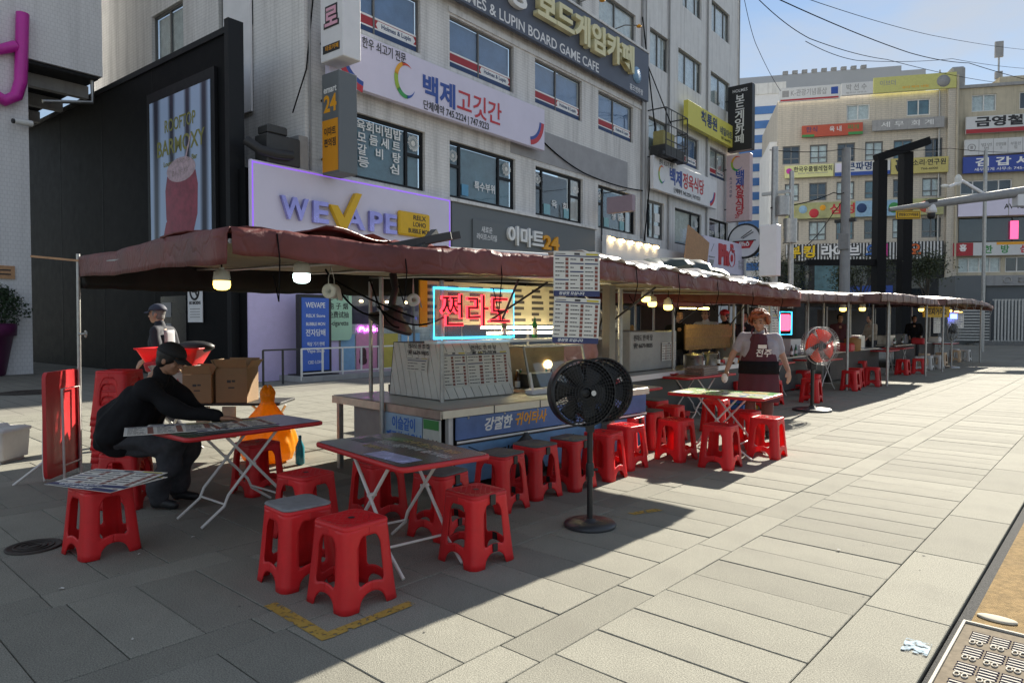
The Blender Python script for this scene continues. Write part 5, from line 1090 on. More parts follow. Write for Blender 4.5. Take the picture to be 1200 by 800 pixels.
def resample(pts, n):
    pts = [Vector(p) for p in pts]; d = [0]
    for a, c in zip(pts[:-1], pts[1:]): d.append(d[-1] + (c - a).length)
    o = []
    for k in range(n + 1):
        s = d[-1] * k / n; i = max(j for j in range(len(d) - 1) if d[j] <= s + 1e-9); u = (s - d[i]) / max(1e-9, d[i + 1] - d[i]); o.append(pts[i].lerp(pts[i + 1], min(1, u)))
    return o
def awning(label, front, rear, vals, mtop, n=60, m=12, rough=.03, ripple=(0, .0), seed=3, crown=.05, rearval=.3, top2=None, posts=(), sideval=(True, True)):
    f = resample(front, n); r = resample(rear, n); rr = random.Random(seed); fr_ = resample([(i, v, 0) for i, v in enumerate(vals)], n)
    o = f[0]; t = thing('awning', label, 'awning', (o.x, o.y, 0)); L0 = Vector((o.x, o.y, 0)); ph = [rr.uniform(0, 6.28) for _ in range(12)]
    def nz_(x, y): return rough * (math.sin(x * 2.1 + ph[0] + y * .7) + .6 * math.sin(y * 3.7 + ph[1] + x) + .45 * math.sin(x * 6.3 + ph[2] - y * 2) + .3 * math.sin(x * 13 + y * 9 + ph[3]) + .25 * math.sin(x * 23 - y * 11 + ph[4]))
    P = []
    for i in range(n + 1):
        row_ = []
        for j in range(m + 1):
            v = j / m; p = f[i].lerp(r[i], v); e = min(1, v * 6, (1 - v) * 6)
            p.z += crown * math.sin(math.pi * v) + nz_(p.x, p.y) * (.25 + .75 * e) + (.006 * (1 - v) ** 8 * rr.uniform(-1, 1)) - .05 * (1 - e) * 0; row_.append(p - L0)
        P.append(row_)
    q = MB(); q.grid(P); me = q.mesh('tarp', mtop); me = bake(me, ('SOLIDIFY', dict(thickness=.008, offset=-1))); link('tarp', me, t)
    q = MB(); q.grid([[p - Vector((0, 0, .05)) for p in r_[1:-1]] for r_ in P[1:-1]]); link('lining', bake(q.mesh('lining', m_lining), ('SOLIDIFY', dict(thickness=.004, offset=-1))), t)
    def valance(edge, depth, out, mm, nm, rip):
        Q = []; K = 5
        for i, p in enumerate(edge):
            d = depth[i] if isinstance(depth, list) else depth; col_ = []
            a = edge[min(i + 1, len(edge) - 1)] - edge[max(0, i - 1)]; nn = Vector((a.y, -a.x, 0)).normalized() * out
            for j in range(K + 1):
                u = j / K; s = rip[0] * (1 if i < .45 * len(edge) else 4.5) * math.sin(i * rip[1] + u * 1.5 + ph[5]) * (.35 + .65 * u) * (.4 + .6 * math.sin(i * .37 + ph[7]) ** 2) + .005 * math.sin(i * .45 + ph[6] + 2 * u) + .004 * math.sin(i * 1.7 + ph[8] - 3 * u) + rr.uniform(-.004, .004)
                col_.append(p + nn * (s + .006 + .010 * math.sin(min(1, u * 4) * 1.57)) - Vector((0, 0, d * u * (1 + .02 * math.sin(i * .31 + ph[9]) + .012 * math.sin(i * 1.3 + ph[10])))))
            Q.append(col_)
        q = MB(); q.grid(Q); link(nm, bake(q.mesh(nm, mm), ('SOLIDIFY', dict(thickness=.006, offset=0))), t)
    fe = [P[i][0] for i in range(n + 1)]
    valance(fe, [v.y for v in fr_], 1, mtop, 'valance', ripple)
    valance([P[i][m] for i in range(n + 1)], rearval, -1, m_dval, 'rear_valance', (.01, .5))
    if sideval[0]: valance([P[0][j] for j in range(m + 1)], .2, -1, mtop, 'side_valance', (.004, 1.1))
    if sideval[1]: valance([P[n][j] for j in range(m + 1)], .2, 1, mtop, 'side_valance', (.004, 1.1))
    q = MB()
    for k in range(0, n + 1, max(1, n // 6)): q.tube([P[k][j] - Vector((0, 0, .075)) for j in range(0, m + 1, 2)], .014, 6)
    q.build('roof_bar', m_galv, t)
    for k in range(4, n, max(3, n // 9)):
        e_ = P[k][0]; q = MB(); q.tube([e_ + Vector((.02, 0, -.02)), e_ + Vector((.03, .01, -.16)), e_ + Vector((-.02, .03, -.30 - .12 * rr.random())), e_ + Vector((-.06, .02, -.24))], .004, 5); q.build('rope', m_curt if k % 2 else m_cable, t)
    for k in range(9, n - 2, max(4, n // 6)):
        q = MB(); q.grid([[P[k + s][j] + Vector((0, 0, .0035)) for j in range(m + 1)] for s in (0,)] + [[P[k][j].lerp(P[k + 1][j], .5) + Vector((0, 0, .0045)) for j in range(m + 1)]]); q.build('seam', mtop, t)
    for (px_, py_, z0, z1, rad) in posts: MB().tube([(px_ - L0.x, py_ - L0.y, z0), (px_ - L0.x + .01, py_ - L0.y + .01, z1)], rad, 8).build('pole', m_galv, t)
    return t, P, L0
front1 = [(x * k, y * k, 1.55 + (z - 1.55) * k) for (x, y, z, k) in [(-3.5, 1.716, 2.049, 1.0), (-3.5, 1.957, 2.051, 1.0), (-3.45, 2.246, 2.041, 1.0), (-3.35, 2.53, 2.018, 1.0), (-3.25, 2.843, 2.006, 1.0), (-3.1, 3.027, 2.015, 1.04), (-2.9, 3.242, 1.98, 1.1), (-2.75, 3.483, 1.972, 1.13), (-2.6, 3.741, 1.964, 1.15), (-2.55, 4.185, 1.938, 1.2), (-2.5, 4.705, 1.922, 1.23), (-2.5, 5.434, 1.905, 1.22), (-2.65, 6.715, 1.904, 1.13), (-2.96, 8.467, 1.922, 1.01)]]
vals1 = [.146, .158, .166, .162, .142, .159, .144, .147, .15, .136, .14, .126, .116, .102]
rear1 = [(-8.05, 2.36, 2.22), (-8.12, 5.7, 2.26), (-7.6, 6.6, 2.24), (-6.8, 7.3, 2.2), (-6.6, 9.2, 2.12)]
aw1, P1, A1 = awning('large maroon tarpaulin awning over the two nearest stalls with pole at its left corner', front1, rear1, vals1, m_tarp, n=110, m=16, rough=.007, ripple=(.003, .95), seed=5, crown=.0, rearval=.33, posts=[(-8.08, 2.33, 0, 2.25, .019)])
q = MB(); q.beam((-8.35 - A1.x, 2.0 - A1.y, 2.22), (-7.9 - A1.x, 2.5 - A1.y, 2.16), .03, .02); q.build('timber_end', m_wood, aw1)
q = MB(); q.tube([(-8.08 - A1.x + .02, 2.33 - A1.y, 1.43), (-8.08 - A1.x + .09, 2.33 - A1.y + .04, 1.43)], .012, 6); q.tube([(-8.08 - A1.x + .10 + .03 * math.cos(a), 2.37 - A1.y, 1.43 + .03 * math.sin(a)) for a in [2 * math.pi * k / 12 for k in range(12)]], .008, 5, closed=True); q.build('pole_clamp', m_galv, aw1)
# clear plastic sheet lying wrinkled along the front edge of the right half
fe = resample(front1, 200)[78:200]; Q = []
for i, p in enumerate(fe):
    c = []
    for j in range(7):
        v = j / 6; c.append(Vector((p.x + .03 - 1.5 * v * (.8 + .2 * math.sin(i * .2)), p.y, p.z + .026 + .012 * math.sin(i * .9 + v * 4) + .02 * math.sin(i * .23 + v * 2) + (.035 if j else -.03) + rnd.uniform(-.006, .006))) - Vector((fe[0].x, fe[0].y, 0)))
    Q.append(c)
q = MB(); q.grid(Q); o = link('plastic_sheet', bake(q.mesh('plastic_sheet', m_clear), ('SOLIDIFY', dict(thickness=.004, offset=0))), loc=(fe[0].x, fe[0].y, 0)); tag(o, 'pale wrinkled plastic sheet laid along the front edge of the large maroon awning', 'plastic sheet')
o = MB().grid([[Vector((-.9 + 1.7 * i / 20, -.28 * math.cos(a) * (1 - .3 * abs(i - 10) / 10) + .05 * math.sin(i * 1.3), .02 + .12 * (1 + math.sin(a)) * (1 - .5 * abs(i - 10) / 10) + .03 * math.sin(i * .9 + a * 2))) for a in [2 * math.pi * k / 12 for k in range(13)]] for i in range(21)]).build('rolled_tarp', mat('dark_green_tarp', (.035, .05, .042), .4, var=.3, vscale=4), loc=(-3.85, 7.1, 2.02), rotz=R(80)); tag(o, 'rolled dark green tarpaulin lying on top of the maroon awning near the Phở sign', 'tarpaulin')
t = thing('timber_bundle', 'dark broken timber bars and a pale pole bundled on top of the maroon awning', 'timber', (-3.55, 3.05, 2.05), R(60))
q = MB(); q.beam((-.25, 0, -.02), (.28, .06, .10), .05, .05); q.beam((-.2, .08, 0), (.2, -.05, .08), .04, .05); q.beam((-.05, -.05, -.05), (.12, .1, .12), .05, .04); q.build('bar', m_dsteel, t); MB().tube([(-.1, .3, .03), (1.1, .5, .02)], .025, 6).build('pale_pole', m_curt, t)
q = MB(); q.grid([[Vector((-.5 + .1 * i, .1 + .12 * j, .0 + .05 * math.sin(i * 1.1 + j) + .06 * math.sin(i * .5))) for j in range(5)] for i in range(10)]); q.build('tarp_scrap', m_tarp, t)
o = MB().grid([[Vector((.12 * i, .1 * j, .018 * math.sin(i * 1.2 + j * .8) + .045 * math.exp(-((i - 4) / 2.5) ** 2))) for j in range(8)] for i in range(12)]).build('tarp_fold', m_tarp, loc=(-4.75, 1.85, 2.10), rotz=R(20)); tag(o, 'raised fold of maroon tarpaulin at the front left corner of the awning', 'tarpaulin'); o.data = bake(o.data, ('SOLIDIFY', dict(thickness=.01, offset=0)))
awning('faded awning of the third stall set back behind the orange fan', [(-4.55, 9.2, 1.95), (-4.65, 12.9, 2.1), (-4.6, 14.9, 2.14), (-4.5, 17.1, 2.17)], [(-8.6, 9.6, 2.1), (-8.5, 13, 2.2), (-8.4, 17.3, 2.25)], [.16, .17, .17, .16], m_tarp2, n=60, m=10, rough=.03, ripple=(.012, 1.1), seed=9, posts=[(-4.7, 12.0, 0, 2.1, .03), (-4.8, 16.8, 0, 2.15, .03)])
awning('wrinkled brown awning over the fourth stall', [(-4.15, 16.9, 2.2), (-4.1, 18.6, 2.22), (-4.05, 20.2, 2.2), (-4.2, 23.3, 2.22)], [(-8.4, 17.4, 2.3), (-8.4, 23.4, 2.35)], [.19, .2, .19, .17], m_tarp2, n=60, m=10, rough=.035, ripple=(.012, 1.0), seed=12, posts=[(-4.4, 18.6, 0, 2.2, .03), (-4.4, 22.8, 0, 2.2, .03)])
awning('farthest awning with a drooping right corner over the last stall', [(-4.2, 24.5, 2.25), (-4.1, 28.0, 2.36), (-4.1, 31.2, 2.3), (-4.0, 32.3, 2.16)], [(-8.4, 24.6, 2.4), (-8.4, 32.5, 2.4)], [.17, .17, .17, .12], m_tarp2, n=50, m=10, rough=.035, ripple=(.012, 1.0), seed=15, posts=[(-4.4, 25.2, 0, 2.25, .03), (-4.3, 31.8, 0, 2.25, .03)])

# ------------------------------------------------------------------ hanging lamps
def bulb(loc, col, s, label, drop=.12, sc=1., group='hanging lamps under the awnings'):
    t = thing('hanging_lamp', label, 'lamp', loc, 0, group)
    q = MB(); q.lathe([(.018, .10), (.02, .085), (.055, .07), (.062, .02), (.06, .0)], 16); q.build('lamp_cap', m_curt, t)
    q = MB(); q.lathe([(.06, 0), (.062, -.03), (.055, -.055), (.03, -.068), (0, -.07)], 16); q.build('lamp_glow', emat('lamp_glow_%d' % int(col[2] * 100), col, s * .28), t)
    MB().tube([(0, 0, .10), (0, 0, .10 + drop)], .006, 5).build('cord', m_cable, t); t.scale = (sc,) * 3; return t
WY = (1, .66, .12); WW = (.75, 1., .95)
bulb((-5.10, 2.43, 1.86), WY, 9, 'yellow lamp hanging nearest the left awning corner'); bulb((-4.47, 2.72, 1.90), WW, 9, 'cool white lamp hanging under the awning right of the yellow one', .06)
for (x, y, z, lab) in ((-4.71, 7.88, 1.88, 'largest yellow lamp hanging in the second stall'), (-4.95, 8.45, 1.83, 'small middle yellow lamp of the three in the second stall'), (-4.62, 8.3, 1.78, 'right and lowest yellow lamp of the three in the second stall')): bulb((x, y, z), WY, 9, lab, .1, 1.0)
for (x, y, z, c, lab) in ((-5.1, 13.2, 2.0, WW, 'white lamp beside the menu sheets at the third stall'), (-5.6, 19.2, 1.92, WY, 'yellow lamp at the left of the fourth stall'), (-5.4, 20.2, 1.94, WY, 'pale yellow lamp at the right of the fourth stall'), (-5.2, 26.2, 2.0, WY, 'yellow lamp at the near end of the last stall'), (-5.1, 28.3, 2.02, WY, 'yellow lamp in the middle of the last stall'), (-5.0, 29.8, 2.0, WY, 'lamp above the menu sheets of the last stall'), (-5.0, 31.2, 1.98, (1, .35, .15), 'orange red lamp at the right of the last stall'), (-5.0, 31.9, 1.96, WY, 'rightmost yellow lamp of the last stall')): bulb((x, y, z), c, 9, lab, .1, 1.3)
for i, (loc, lab) in enumerate((((-4.82, 3.2, 1.80), 'toilet roll hanging under the awning right of the white lamp'), ((-5.05, 4.25, 1.76), 'toilet roll hanging inside the first stall left of the neon sign'))):
    t = thing('toilet_roll', lab, 'toilet roll', loc, R(30 + 25 * i), 'toilet rolls hanging on strings'); q = MB(); q.lathe([(.02, -.05), (.058, -.05), (.06, -.045), (.06, .045), (.058, .05), (.02, .05), (.02, -.05)], 18, M=Matrix.Rotation(R(90), 4, 'X')); q.build('roll', m_curt, t)
    q = MB(); q.add([(.06, -.045, 0), (.06, .045, 0), (.075, .05, -.07), (.08, -.04, -.075)], [(0, 1, 2, 3)]); q.build('loose_sheet', m_curt, t); q = MB(); q.tube([(0, -.05, 0), (0, -.05, .1), (0, 0, .2), (0, .05, .1), (0, .05, 0)], .003, 4); q.build('string', m_curt, t)
# ------------------------------------------------------------------ first food stall
ST = R(86); SO = Vector((-4.46, 4.07, 0))
s1 = thing('food_stall', 'nearest food stall with steel counter, blue banners and white plank box', 'food stall', SO, ST)
m_fascia = mat('cream_counter_edge', (.80, .75, .60), .4, var=.1); m_bban = mat('blue_banner', (.11, .19, .42), .5, var=.35, vscale=2.5); m_pban = mat('pale_blue_banner', (.33, .47, .62), .5, var=.15); m_sban = mat('sky_banner', (.16, .33, .56), .5, var=.35, vscale=2)
q = MB(); q.bbox(0, 3.1, 0, .62, .742, .78, .006); q.bbox(0, .62, .622, 1.85, .742, .78, .006); q.build('counter_top', m_steel, s1)
MB().box(.004, 3.1, -.016, -.001, .708, .775).build('counter_edge', m_fascia, s1); MB().box(-.014, -.001, 0, 1.85, .70, .775).build('counter_edge', m_steel, s1)
for k in range(4): MB().box(.6 + k * .62, .612 + k * .62, -.019, -.0165, .706, .777).build('edge_joint', m_dsteel, s1)
for x, y in ((.10, .03), (.03, .9), (.03, 1.78), (3.0, .03), (1.6, .03)): MB().box(x, x + .05, y, y + .05, 0, .74).build('counter_leg', m_wfr if x > .05 else m_galv, s1)
MB().box(.3, 3.0, .25, .6, .02, .7).build('cabinet', m_dsteel, s1); MB().box(.1, .5, 1.05, 1.6, .25, .72).build('grey_crate', m_duct, s1)
b = MB().box(.16, 3.05, -.004, .012, .50, .70).build('banner', m_bban, s1); text('lettering', '강렬한', .13, m_wht2, b, .66, .60, -.006, bold=.03, ext=.001, shear=.25, fit=.36); text('lettering', '귀어타사', .13, m_gold, b, 1.10, .61, -.006, bold=.03, ext=.001, shear=.25, fit=.44)
for k in range(6): MB().lathe([(.012, 0), (.012, .004), (0, .005)], 8, M=Matrix.Translation((.3 + k * .45, -.005, .69)) @ Matrix.Rotation(R(90), 4, 'X')).build('eyelet', m_steel, b)
MB().box(.16, 3.05, -.010, .0, .455, .492).build('dark_rail', m_dsteel, s1); MB().box(.16, 3.05, -.016, -.011, .472, .49).build('edge_strip', m_wht2, s1)
b = MB().box(.16, 3.05, .0, .014, .10, .45).build('banner', m_sban, s1); text('lettering', '리얼', .15, m_black, b, .80, .30, -.003, bold=.03, ext=.001, shear=.25, fit=.26); text('lettering', 'TERRA', .12, m_black, b, 1.62, .335, -.003, bold=.02, ext=.001, fit=.34)
q = MB(); q.tube([(.3, -.004, .43), (.5, -.004, .34), (.42, -.004, .2)], .004, 4); q.build('wire', m_cable, b)
b = MB().box(-.008, .008, .28, .92, .26, .695).build('banner', m_pban, s1)
for tx, z, n in (('이슬같이', .60, .36), ('깨끗한 다음날', .46, .56)):
    o = text('lettering', tx, .13, mat('vivid_blue_letters', (.02, .14, .55), .5, var=0), b, -.010, z, .56, bold=.02, ext=.001, fit=n); o.rotation_euler = (0, 0, R(-90))
b = MB().box(-.01, .008, .02, .26, .1, .69).build('bottle_poster', mat('pale_bottle_print', (.5, .54, .5), .5, var=.2), s1)
q = MB(); q.box(-.013, -.011, .03, .25, .60, .685); q.build('green_print', m_green, b); q = MB(); q.prism([(-.24, .40), (-.12, .40), (-.18, .52)], -.014, -.0125); q.build('mountain_print', m_bluel, b, rotz=R(-90)); o = text('lettering', '참', .13, m_black, b, -.015, .44, .09, bold=.03, ext=.001); o.rotation_euler = (0, 0, R(-90))
for (x, y, z0, z1, r) in ((-.04, .87, 0, 1.98, .022), (.40, .50, .78, 1.95, .022), (2.95, .30, .78, 1.95, .03), (.5, 1.9, 0, 2.0, .022), (3.0, 1.9, 0, 2.05, .022)): MB().tube([(x, y, z0), (x, y, z1)], r, 8).build('post', m_galv, s1)
MB().box(2.2, 2.3, -.12, -.02, .0, 1.95).build('wide_post', mat('khaki_post', (.26, .24, .19), .5, var=.15), s1)
# plank box
pb = MB(); pb.add([(.47, .60, .785), (1.42, .56, .785), (1.42, 1.5, .785), (.47, 1.5, .785), (.53, .68, 1.34), (1.42, .64, 1.34), (1.42, 1.5, 1.34), (.53, 1.5, 1.34)], [(0, 1, 5, 4), (1, 2, 6, 5), (2, 3, 7, 6), (3, 0, 4, 7), (4, 5, 6, 7)])
pbo = pb.build('plank_box', m_dsteel, s1); m_plank = mat('white_vinyl_plank', (.74, .72, .67), .5, var=.12, vscale=3, objvar=.06, dirt=.2)
def facebox(o, u, v, x0, x1, z0, z1, sl, n_, th=.006):     # slanted planks clipped to a face: o origin, u unit across, v unit up
    wd = (x1 - x0); H_ = z1 - z0; pitch = .105
    for k in range(-8, 20):
        a = k * pitch; poly = [(a + .004, 0), (a + pitch - .004, 0), (a + pitch - .004 - sl * H_, H_), (a + .004 - sl * H_, H_)]
        def clip(P, f):
            out_ = []
            for i in range(len(P)):
                p, q_ = P[i], P[(i + 1) % len(P)]; fp, fq = f(p), f(q_)
                if fp >= 0: out_.append(p)
                if fp * fq < 0: s_ = fp / (fp - fq); out_.append((p[0] + (q_[0] - p[0]) * s_, p[1] + (q_[1] - p[1]) * s_))
            return out_
        poly = clip(clip(poly, lambda p: p[0]), lambda p: wd - p[0])
        if len(poly) < 3: continue
        V = [o + u * p[0] + v * p[1] for p in poly]; n2 = len(V); W = [p + n_ * th for p in V]
        MB().add(V + W, [tuple(range(n2 - 1, -1, -1)), tuple(range(n2, 2 * n2))] + [(i, (i + 1) % n2, (i + 1) % n2 + n2, i + n2) for i in range(n2)]).build('plank', m_plank, s1)
u_ = (Vector((1.42, .56, 0)) - Vector((.47, .60, 0))).normalized(); v_ = Vector((0, .08, .555)).normalized(); facebox(Vector((.47, .60, .787)), u_, v_, 0, .95, 0, .555, .42, u_.cross(v_).normalized())
u_ = Vector((0, -1, 0)); v_ = Vector((.06, 0, .555)).normalized(); facebox(Vector((.47, 1.48, .787)), u_, v_, 0, .86, 0, .55, .42, Vector((-1, 0, .1)).normalized())
for k, (x, wd) in enumerate(((.66, .30), (.93, .22), (1.2, .34))):
    a = menu(s1, wd, .36, 2 if k != 1 else 1, 9, seed=20 + k, footer=False); a.location = (x, .592 - .042 * (x - .47) + .012, .90); a.rotation_euler = (R(-8), 0, R(-2.4))
for tx, z, n in (('전라도 한 마 당', 1.285, .34), ('☎ 6679-9835', 1.235, .34)): o = text('lettering', tx, .05, m_ink, s1, 1.05, z, .626, bold=.02, ext=.0005, fit=n); o.rotation_euler = (R(-8), 0, R(-2.4))
a = menu(s1, .36, .14, 1, 4, seed=30, photos=False, footer=False, name='notice_sheet'); a.rotation_euler = (0, R(0), R(-90)); a.location = (.476, 1.02, 1.05); a.rotation_euler = (R(-6), 0, R(-90))
for tx, z in (('전라도 원 조 집', 1.30), ('☎ 6679-9835', 1.235)): o = text('lettering', tx, .055, m_ink, s1, .498 if z < 1.26 else .505, z, 1.02, bold=.02, ext=.0005, fit=.36); o.rotation_euler = (0, 0, R(-90))
MB().box(.28, 2.9, .42, .62, 1.345, 1.372).build('shelf', m_wht2, s1)
# neon sign on the shelf
ne = thing('neon_sign', 'red neon 쩐라도 sign in a cyan tube frame on the first stall', 'neon sign', SO + Vector((-.38, .25, 1.40)), R(86))
m_cy = emat('cyan_neon', (.05, .50, .80), 1.3); m_nr = emat('red_neon', (1., .03, .05), 1.5); m_np = emat('pink_neon_core', (1., .16, .18), 3.4)
MB().tube([(0, 0, .0), (1.04, 0, .0), (1.04, 0, .47), (0, 0, .47)], .013, 8, closed=True).build('frame_tube', m_cy, ne)
text('neon_letter', '쩐라도', .34, m_nr, ne, .52, .24, -.01, bold=.012, ext=.012, fit=.90); text('neon_letter', '쩐라도', .34, mat('dark_red_core', (.10, .005, .01), .4, var=0), ne, .52, .24, -.024, bold=-.006, ext=.002, fit=.88)
MB().box(-.03, 1.07, .02, .028, -.02, .5).build('back_plate', mat('clear_acrylic', (.4, .42, .45), .1, var=0, alpha=.10), ne)
for x in (.1, 1.0): MB().box(x, x + .03, -.01, .02, -.03, .0).build('foot', m_wht2, ne)
# kitchen: menu board, tubes, glass case, pots
mb_ = MB().box(.75, 3.1, 1.3, 1.32, 1.52, 2.0).build('menu_board', mat('beige_menu_board', (.50, .46, .34), .6, var=.1), s1)
q = MB(); r_ = random.Random(4)
for c in range(7):
    for k in range(6):
        x = .8 + c * .32 + (.06 if c > 3 else 0); z = 1.56 + k * .072; q.box(x, x + r_.uniform(.12, .22), 1.296, 1.2995, z, z + .036)
q.build('menu_print', m_ink, mb_, kind='stuff'); MB().box(.72, .82, 1.28, 1.30, 1.5, 2.0).build('yellow_strip', m_yel, s1)
for z, y in ((1.49, 1.0), (1.43, .9)): MB().tube([(1.35, y, z), (2.8, y, z)], .013, 8).build('tube_lamp', emat('warm_tube', (1, .85, .5), 12), s1)
gc = thing('glass_case', 'glass display case with dark pans beside the white plank box on the first counter', 'display case', SO + Vector((-.35, 1.62, .781)), R(86))
MB().box(0, 1.0, 0, .45, 0, .03).build('base', m_steel, gc); q = MB()
for x in (0, .98): q.beam((x, .0, .03), (x + (.0 if x == 0 else .0), .12, .50), .02, .02); q.beam((x, .44, .03), (x, .44, .5), .02, .02); q.beam((x, .12, .5), (x, .44, .5), .02, .02)
q.beam((0, .12, .5), (1, .12, .5), .02, .02); q.beam((0, .44, .5), (1, .44, .5), .02, .02); q.build('frame', m_galv, gc)
q = MB(); q.add([(.01, .005, .04), (.99, .005, .04), (.99, .115, .49), (.01, .115, .49)], [(0, 1, 2, 3)]); link('pane', bake(q.mesh('pane', m_glass), ('SOLIDIFY', dict(thickness=.004, offset=0))), gc)
MB().box(.02, .98, .40, .42, .04, .48).build('back_panel', mat('tan_panel', (.36, .25, .13), .6, var=.2), gc); MB().bbox(.15, .5, .14, .36, .04, .2, .01).build('pan', m_dsteel, gc)
MB().sphere((.68, .385, .27), .05, 12, 0, (1.5, .3, 1)).build('lamp', emat('case_lamp_reflection', (1, .8, .4), 3), gc)  # glowing ellipsoid paints the reflection of a warm lamp
q = MB(); q.bbox(-.12, .95, -.14, -.02, 0, .06, .01); q.beam((-.1, -.12, .05), (-.02, .0, .22), .02, .03); q.build('white_tray', m_white, gc)
def pot(loc, r, h, label, m_=None, handle=True, cat='pot'):
    t = thing('cooking_pot', label, cat, loc, rnd.uniform(0, 3)); q = MB(); q.lathe([(r * .9, 0), (r, .02), (r, h), (r * 1.04, h + .005), (r * .96, h), (r * .94, .03), (0, .03)], 20); q.build('body', m_ or m_steel, t)
    q = MB(); q.lathe([(r * .97, h + .006), (r * .6, h + .03), (.02, h + .04), (.02, h + .06), (0, h + .065)], 20); q.build('lid', m_ or m_steel, t)
    if handle:
        for s in (1, -1): MB().tube([(s * r, -.03, h * .7), (s * (r + .03), -.02, h * .72), (s * (r + .03), .02, h * .72), (s * r, .03, h * .7)], .006, 5).build('handle', m_dsteel, t)
    return t
for i, (x, y, r, h, lab) in enumerate(((-6.25, 5.3, .16, .22, 'dark pot behind the white plank box'), (-6.1, 5.6, .2, .3, 'tall steel pot at the back of the first stall'), (-5.3, 6.6, .14, .16, 'small steel pot right of the glass case'), (-5.5, 7.0, .15, .2, 'dark stock pot behind the black fan'))): pot((x, y, .782), r, h, lab, m_dsteel if i in (0, 3) else m_steel)
MB().box(1.0, 3.1, 1.9, 2.3, 0, .8).build('back_bench', m_dsteel, s1)
# dark hood and cables near the front left post
t = thing('hanging_hood', 'dark round extractor hood and ladles hanging beside the first stall post', 'extractor hood', (-5.7, 4.5, 1.55), R(30)); q = MB(); q.lathe([(.06, .18), (.08, .1), (.24, .0), (.24, -.04), (.2, -.05)], 18, M=Matrix.Rotation(R(25), 4, 'Y')); q.build('hood', m_dsteel, t); q = MB(); q.tube([(0, 0, .15), (.05, .0, .35), (.0, .05, .5)], .04, 8); q.build('duct', m_black, t)
for i, (a, c, lab) in enumerate((((-5.32, 3.95, 1.95), (-5.2, 4.2, 1.5), 'black cable looping down the first stall post'), ((-5.5, 3.6, 1.98), (-5.1, 4.3, 1.6), 'black cable slanting from the awning to the first stall post'), ((-5.34, 4.05, 1.7), (-4.9, 4.5, 1.6), 'cable bundle between the first stall post and the toilet roll'), ((-4.9, 3.2, 1.98), (-5.25, 4.0, 1.62), 'thin cable crossing under the maroon awning'))): cable([a, c], .009, lab, n=12, sag=.12 if i != 1 else .03)
for i, (a, c) in enumerate((((-4.3, 4.9, 1.95), (-4.8, 5.2, 1.55)), ((-4.35, 5.4, 1.95), (-4.85, 5.05, 1.55)), ((-3.6, 6.2, 1.9), (-4.3, 6.45, 1.55)), ((-4.0, 5.5, 1.92), (-4.5, 5.9, 1.6)), ((-4.4, 6.6, 1.9), (-4.4, 6.35, 1.45)), ((-4.8, 9.9, 1.9), (-5.1, 9.5, 1.55)), ((-4.7, 11.1, 1.9), (-5.2, 11.5, 1.5)))):
    o = MB().tube([a, c], .012, 6).build('awning_strut', m_dsteel); tag(o, ('dark diagonal strut behind the left part of the neon sign', 'dark diagonal strut behind the middle of the neon sign', 'thin strut right of the double menu poster', 'short thick strut left of the double menu poster', 'dark strut crossing beside the khaki post', 'dark strut at the post of the second stall', 'dark strut at the right end of the second stall')[i], 'strut', 'awning struts')
# double menu poster hanging from the awning
t = thing('menu_poster', 'double printed menu poster hanging from the awning edge above the black fan', 'menu', (-2.645, 3.58, 1.40), R(62)); menu(t, .325, .285, 3, 8, seed=41, loc=(0, 0, .315)); a = menu(t, .325, .29, 3, 8, seed=42, loc=(-.012, -.004, .015), rot=(R(2), R(2.2), 0))
# black bag at the counter
q = MB(); q.lathe([(.0, .02), (.16, .0), (.21, .1), (.19, .24), (.10, .36), (.03, .42), (.02, .44)], 14); bm_ = q.mesh('black_bag', mat('black_bag', (.012, .012, .013), .5, var=.1))
for v in bm_.vertices: v.co.x += .03 * math.sin(v.co.z * 19 + v.co.y * 9); v.co.y *= .55
o = link('black_bag', bm_, loc=(-4.28, 4.95, .04), rotz=R(86)); o.scale = (1.2, 1, 1.05); tag(o, 'black bag hanging against the blue banner of the first counter', 'bag')

# ------------------------------------------------------------------ second food stall
s2 = thing('food_stall', 'second food stall with grey steel box, bamboo screen and yellow lamps', 'food stall', (-5.3, 8.3, 0), R(92))
q = MB(); q.bbox(0, 5.5, 0, .6, .74, .78, .006); q.build('counter_top', m_steel, s2); MB().box(0, 5.5, -.012, -.001, .70, .778).build('counter_edge', m_wht2, s2); MB().box(.02, 5.48, .02, .04, .05, .70).build('front_panel', mat('slate_teal_panel', (.035, .045, .05), .5, var=.2), s2)
for x, y in ((-.05, .3), (1.98, .25), (4.5, .25), (0, 2.4), (4.5, 2.4)): MB().tube([(x, y, 0), (x, y, 2.0)], .028, 8).build('post', m_galv, s2)
gbx = MB().bbox(.75, 2.3, .35, 1.0, .785, 1.41, .015).build('steel_box', mat('grey_box', (.33, .33, .32), .45, metal=.2, var=.12), s2); MB().box(.8, 1.7, .9, 1.0, 1.42, 1.75).build('grey_back', MATS['grey_box'], s2)
text('lettering', '전라도 한 마 당', .10, m_ink, gbx, 1.15, 1.30, .342, bold=.02, ext=.001, fit=.6); text('lettering', '☎ 6679-9835', .09, m_ink, gbx, 1.15, 1.18, .342, bold=.02, ext=.001, fit=.6)
a = menu(s2, .5, .3, 3, 6, seed=51, footer=False); a.location = (2.0, .335, .92)
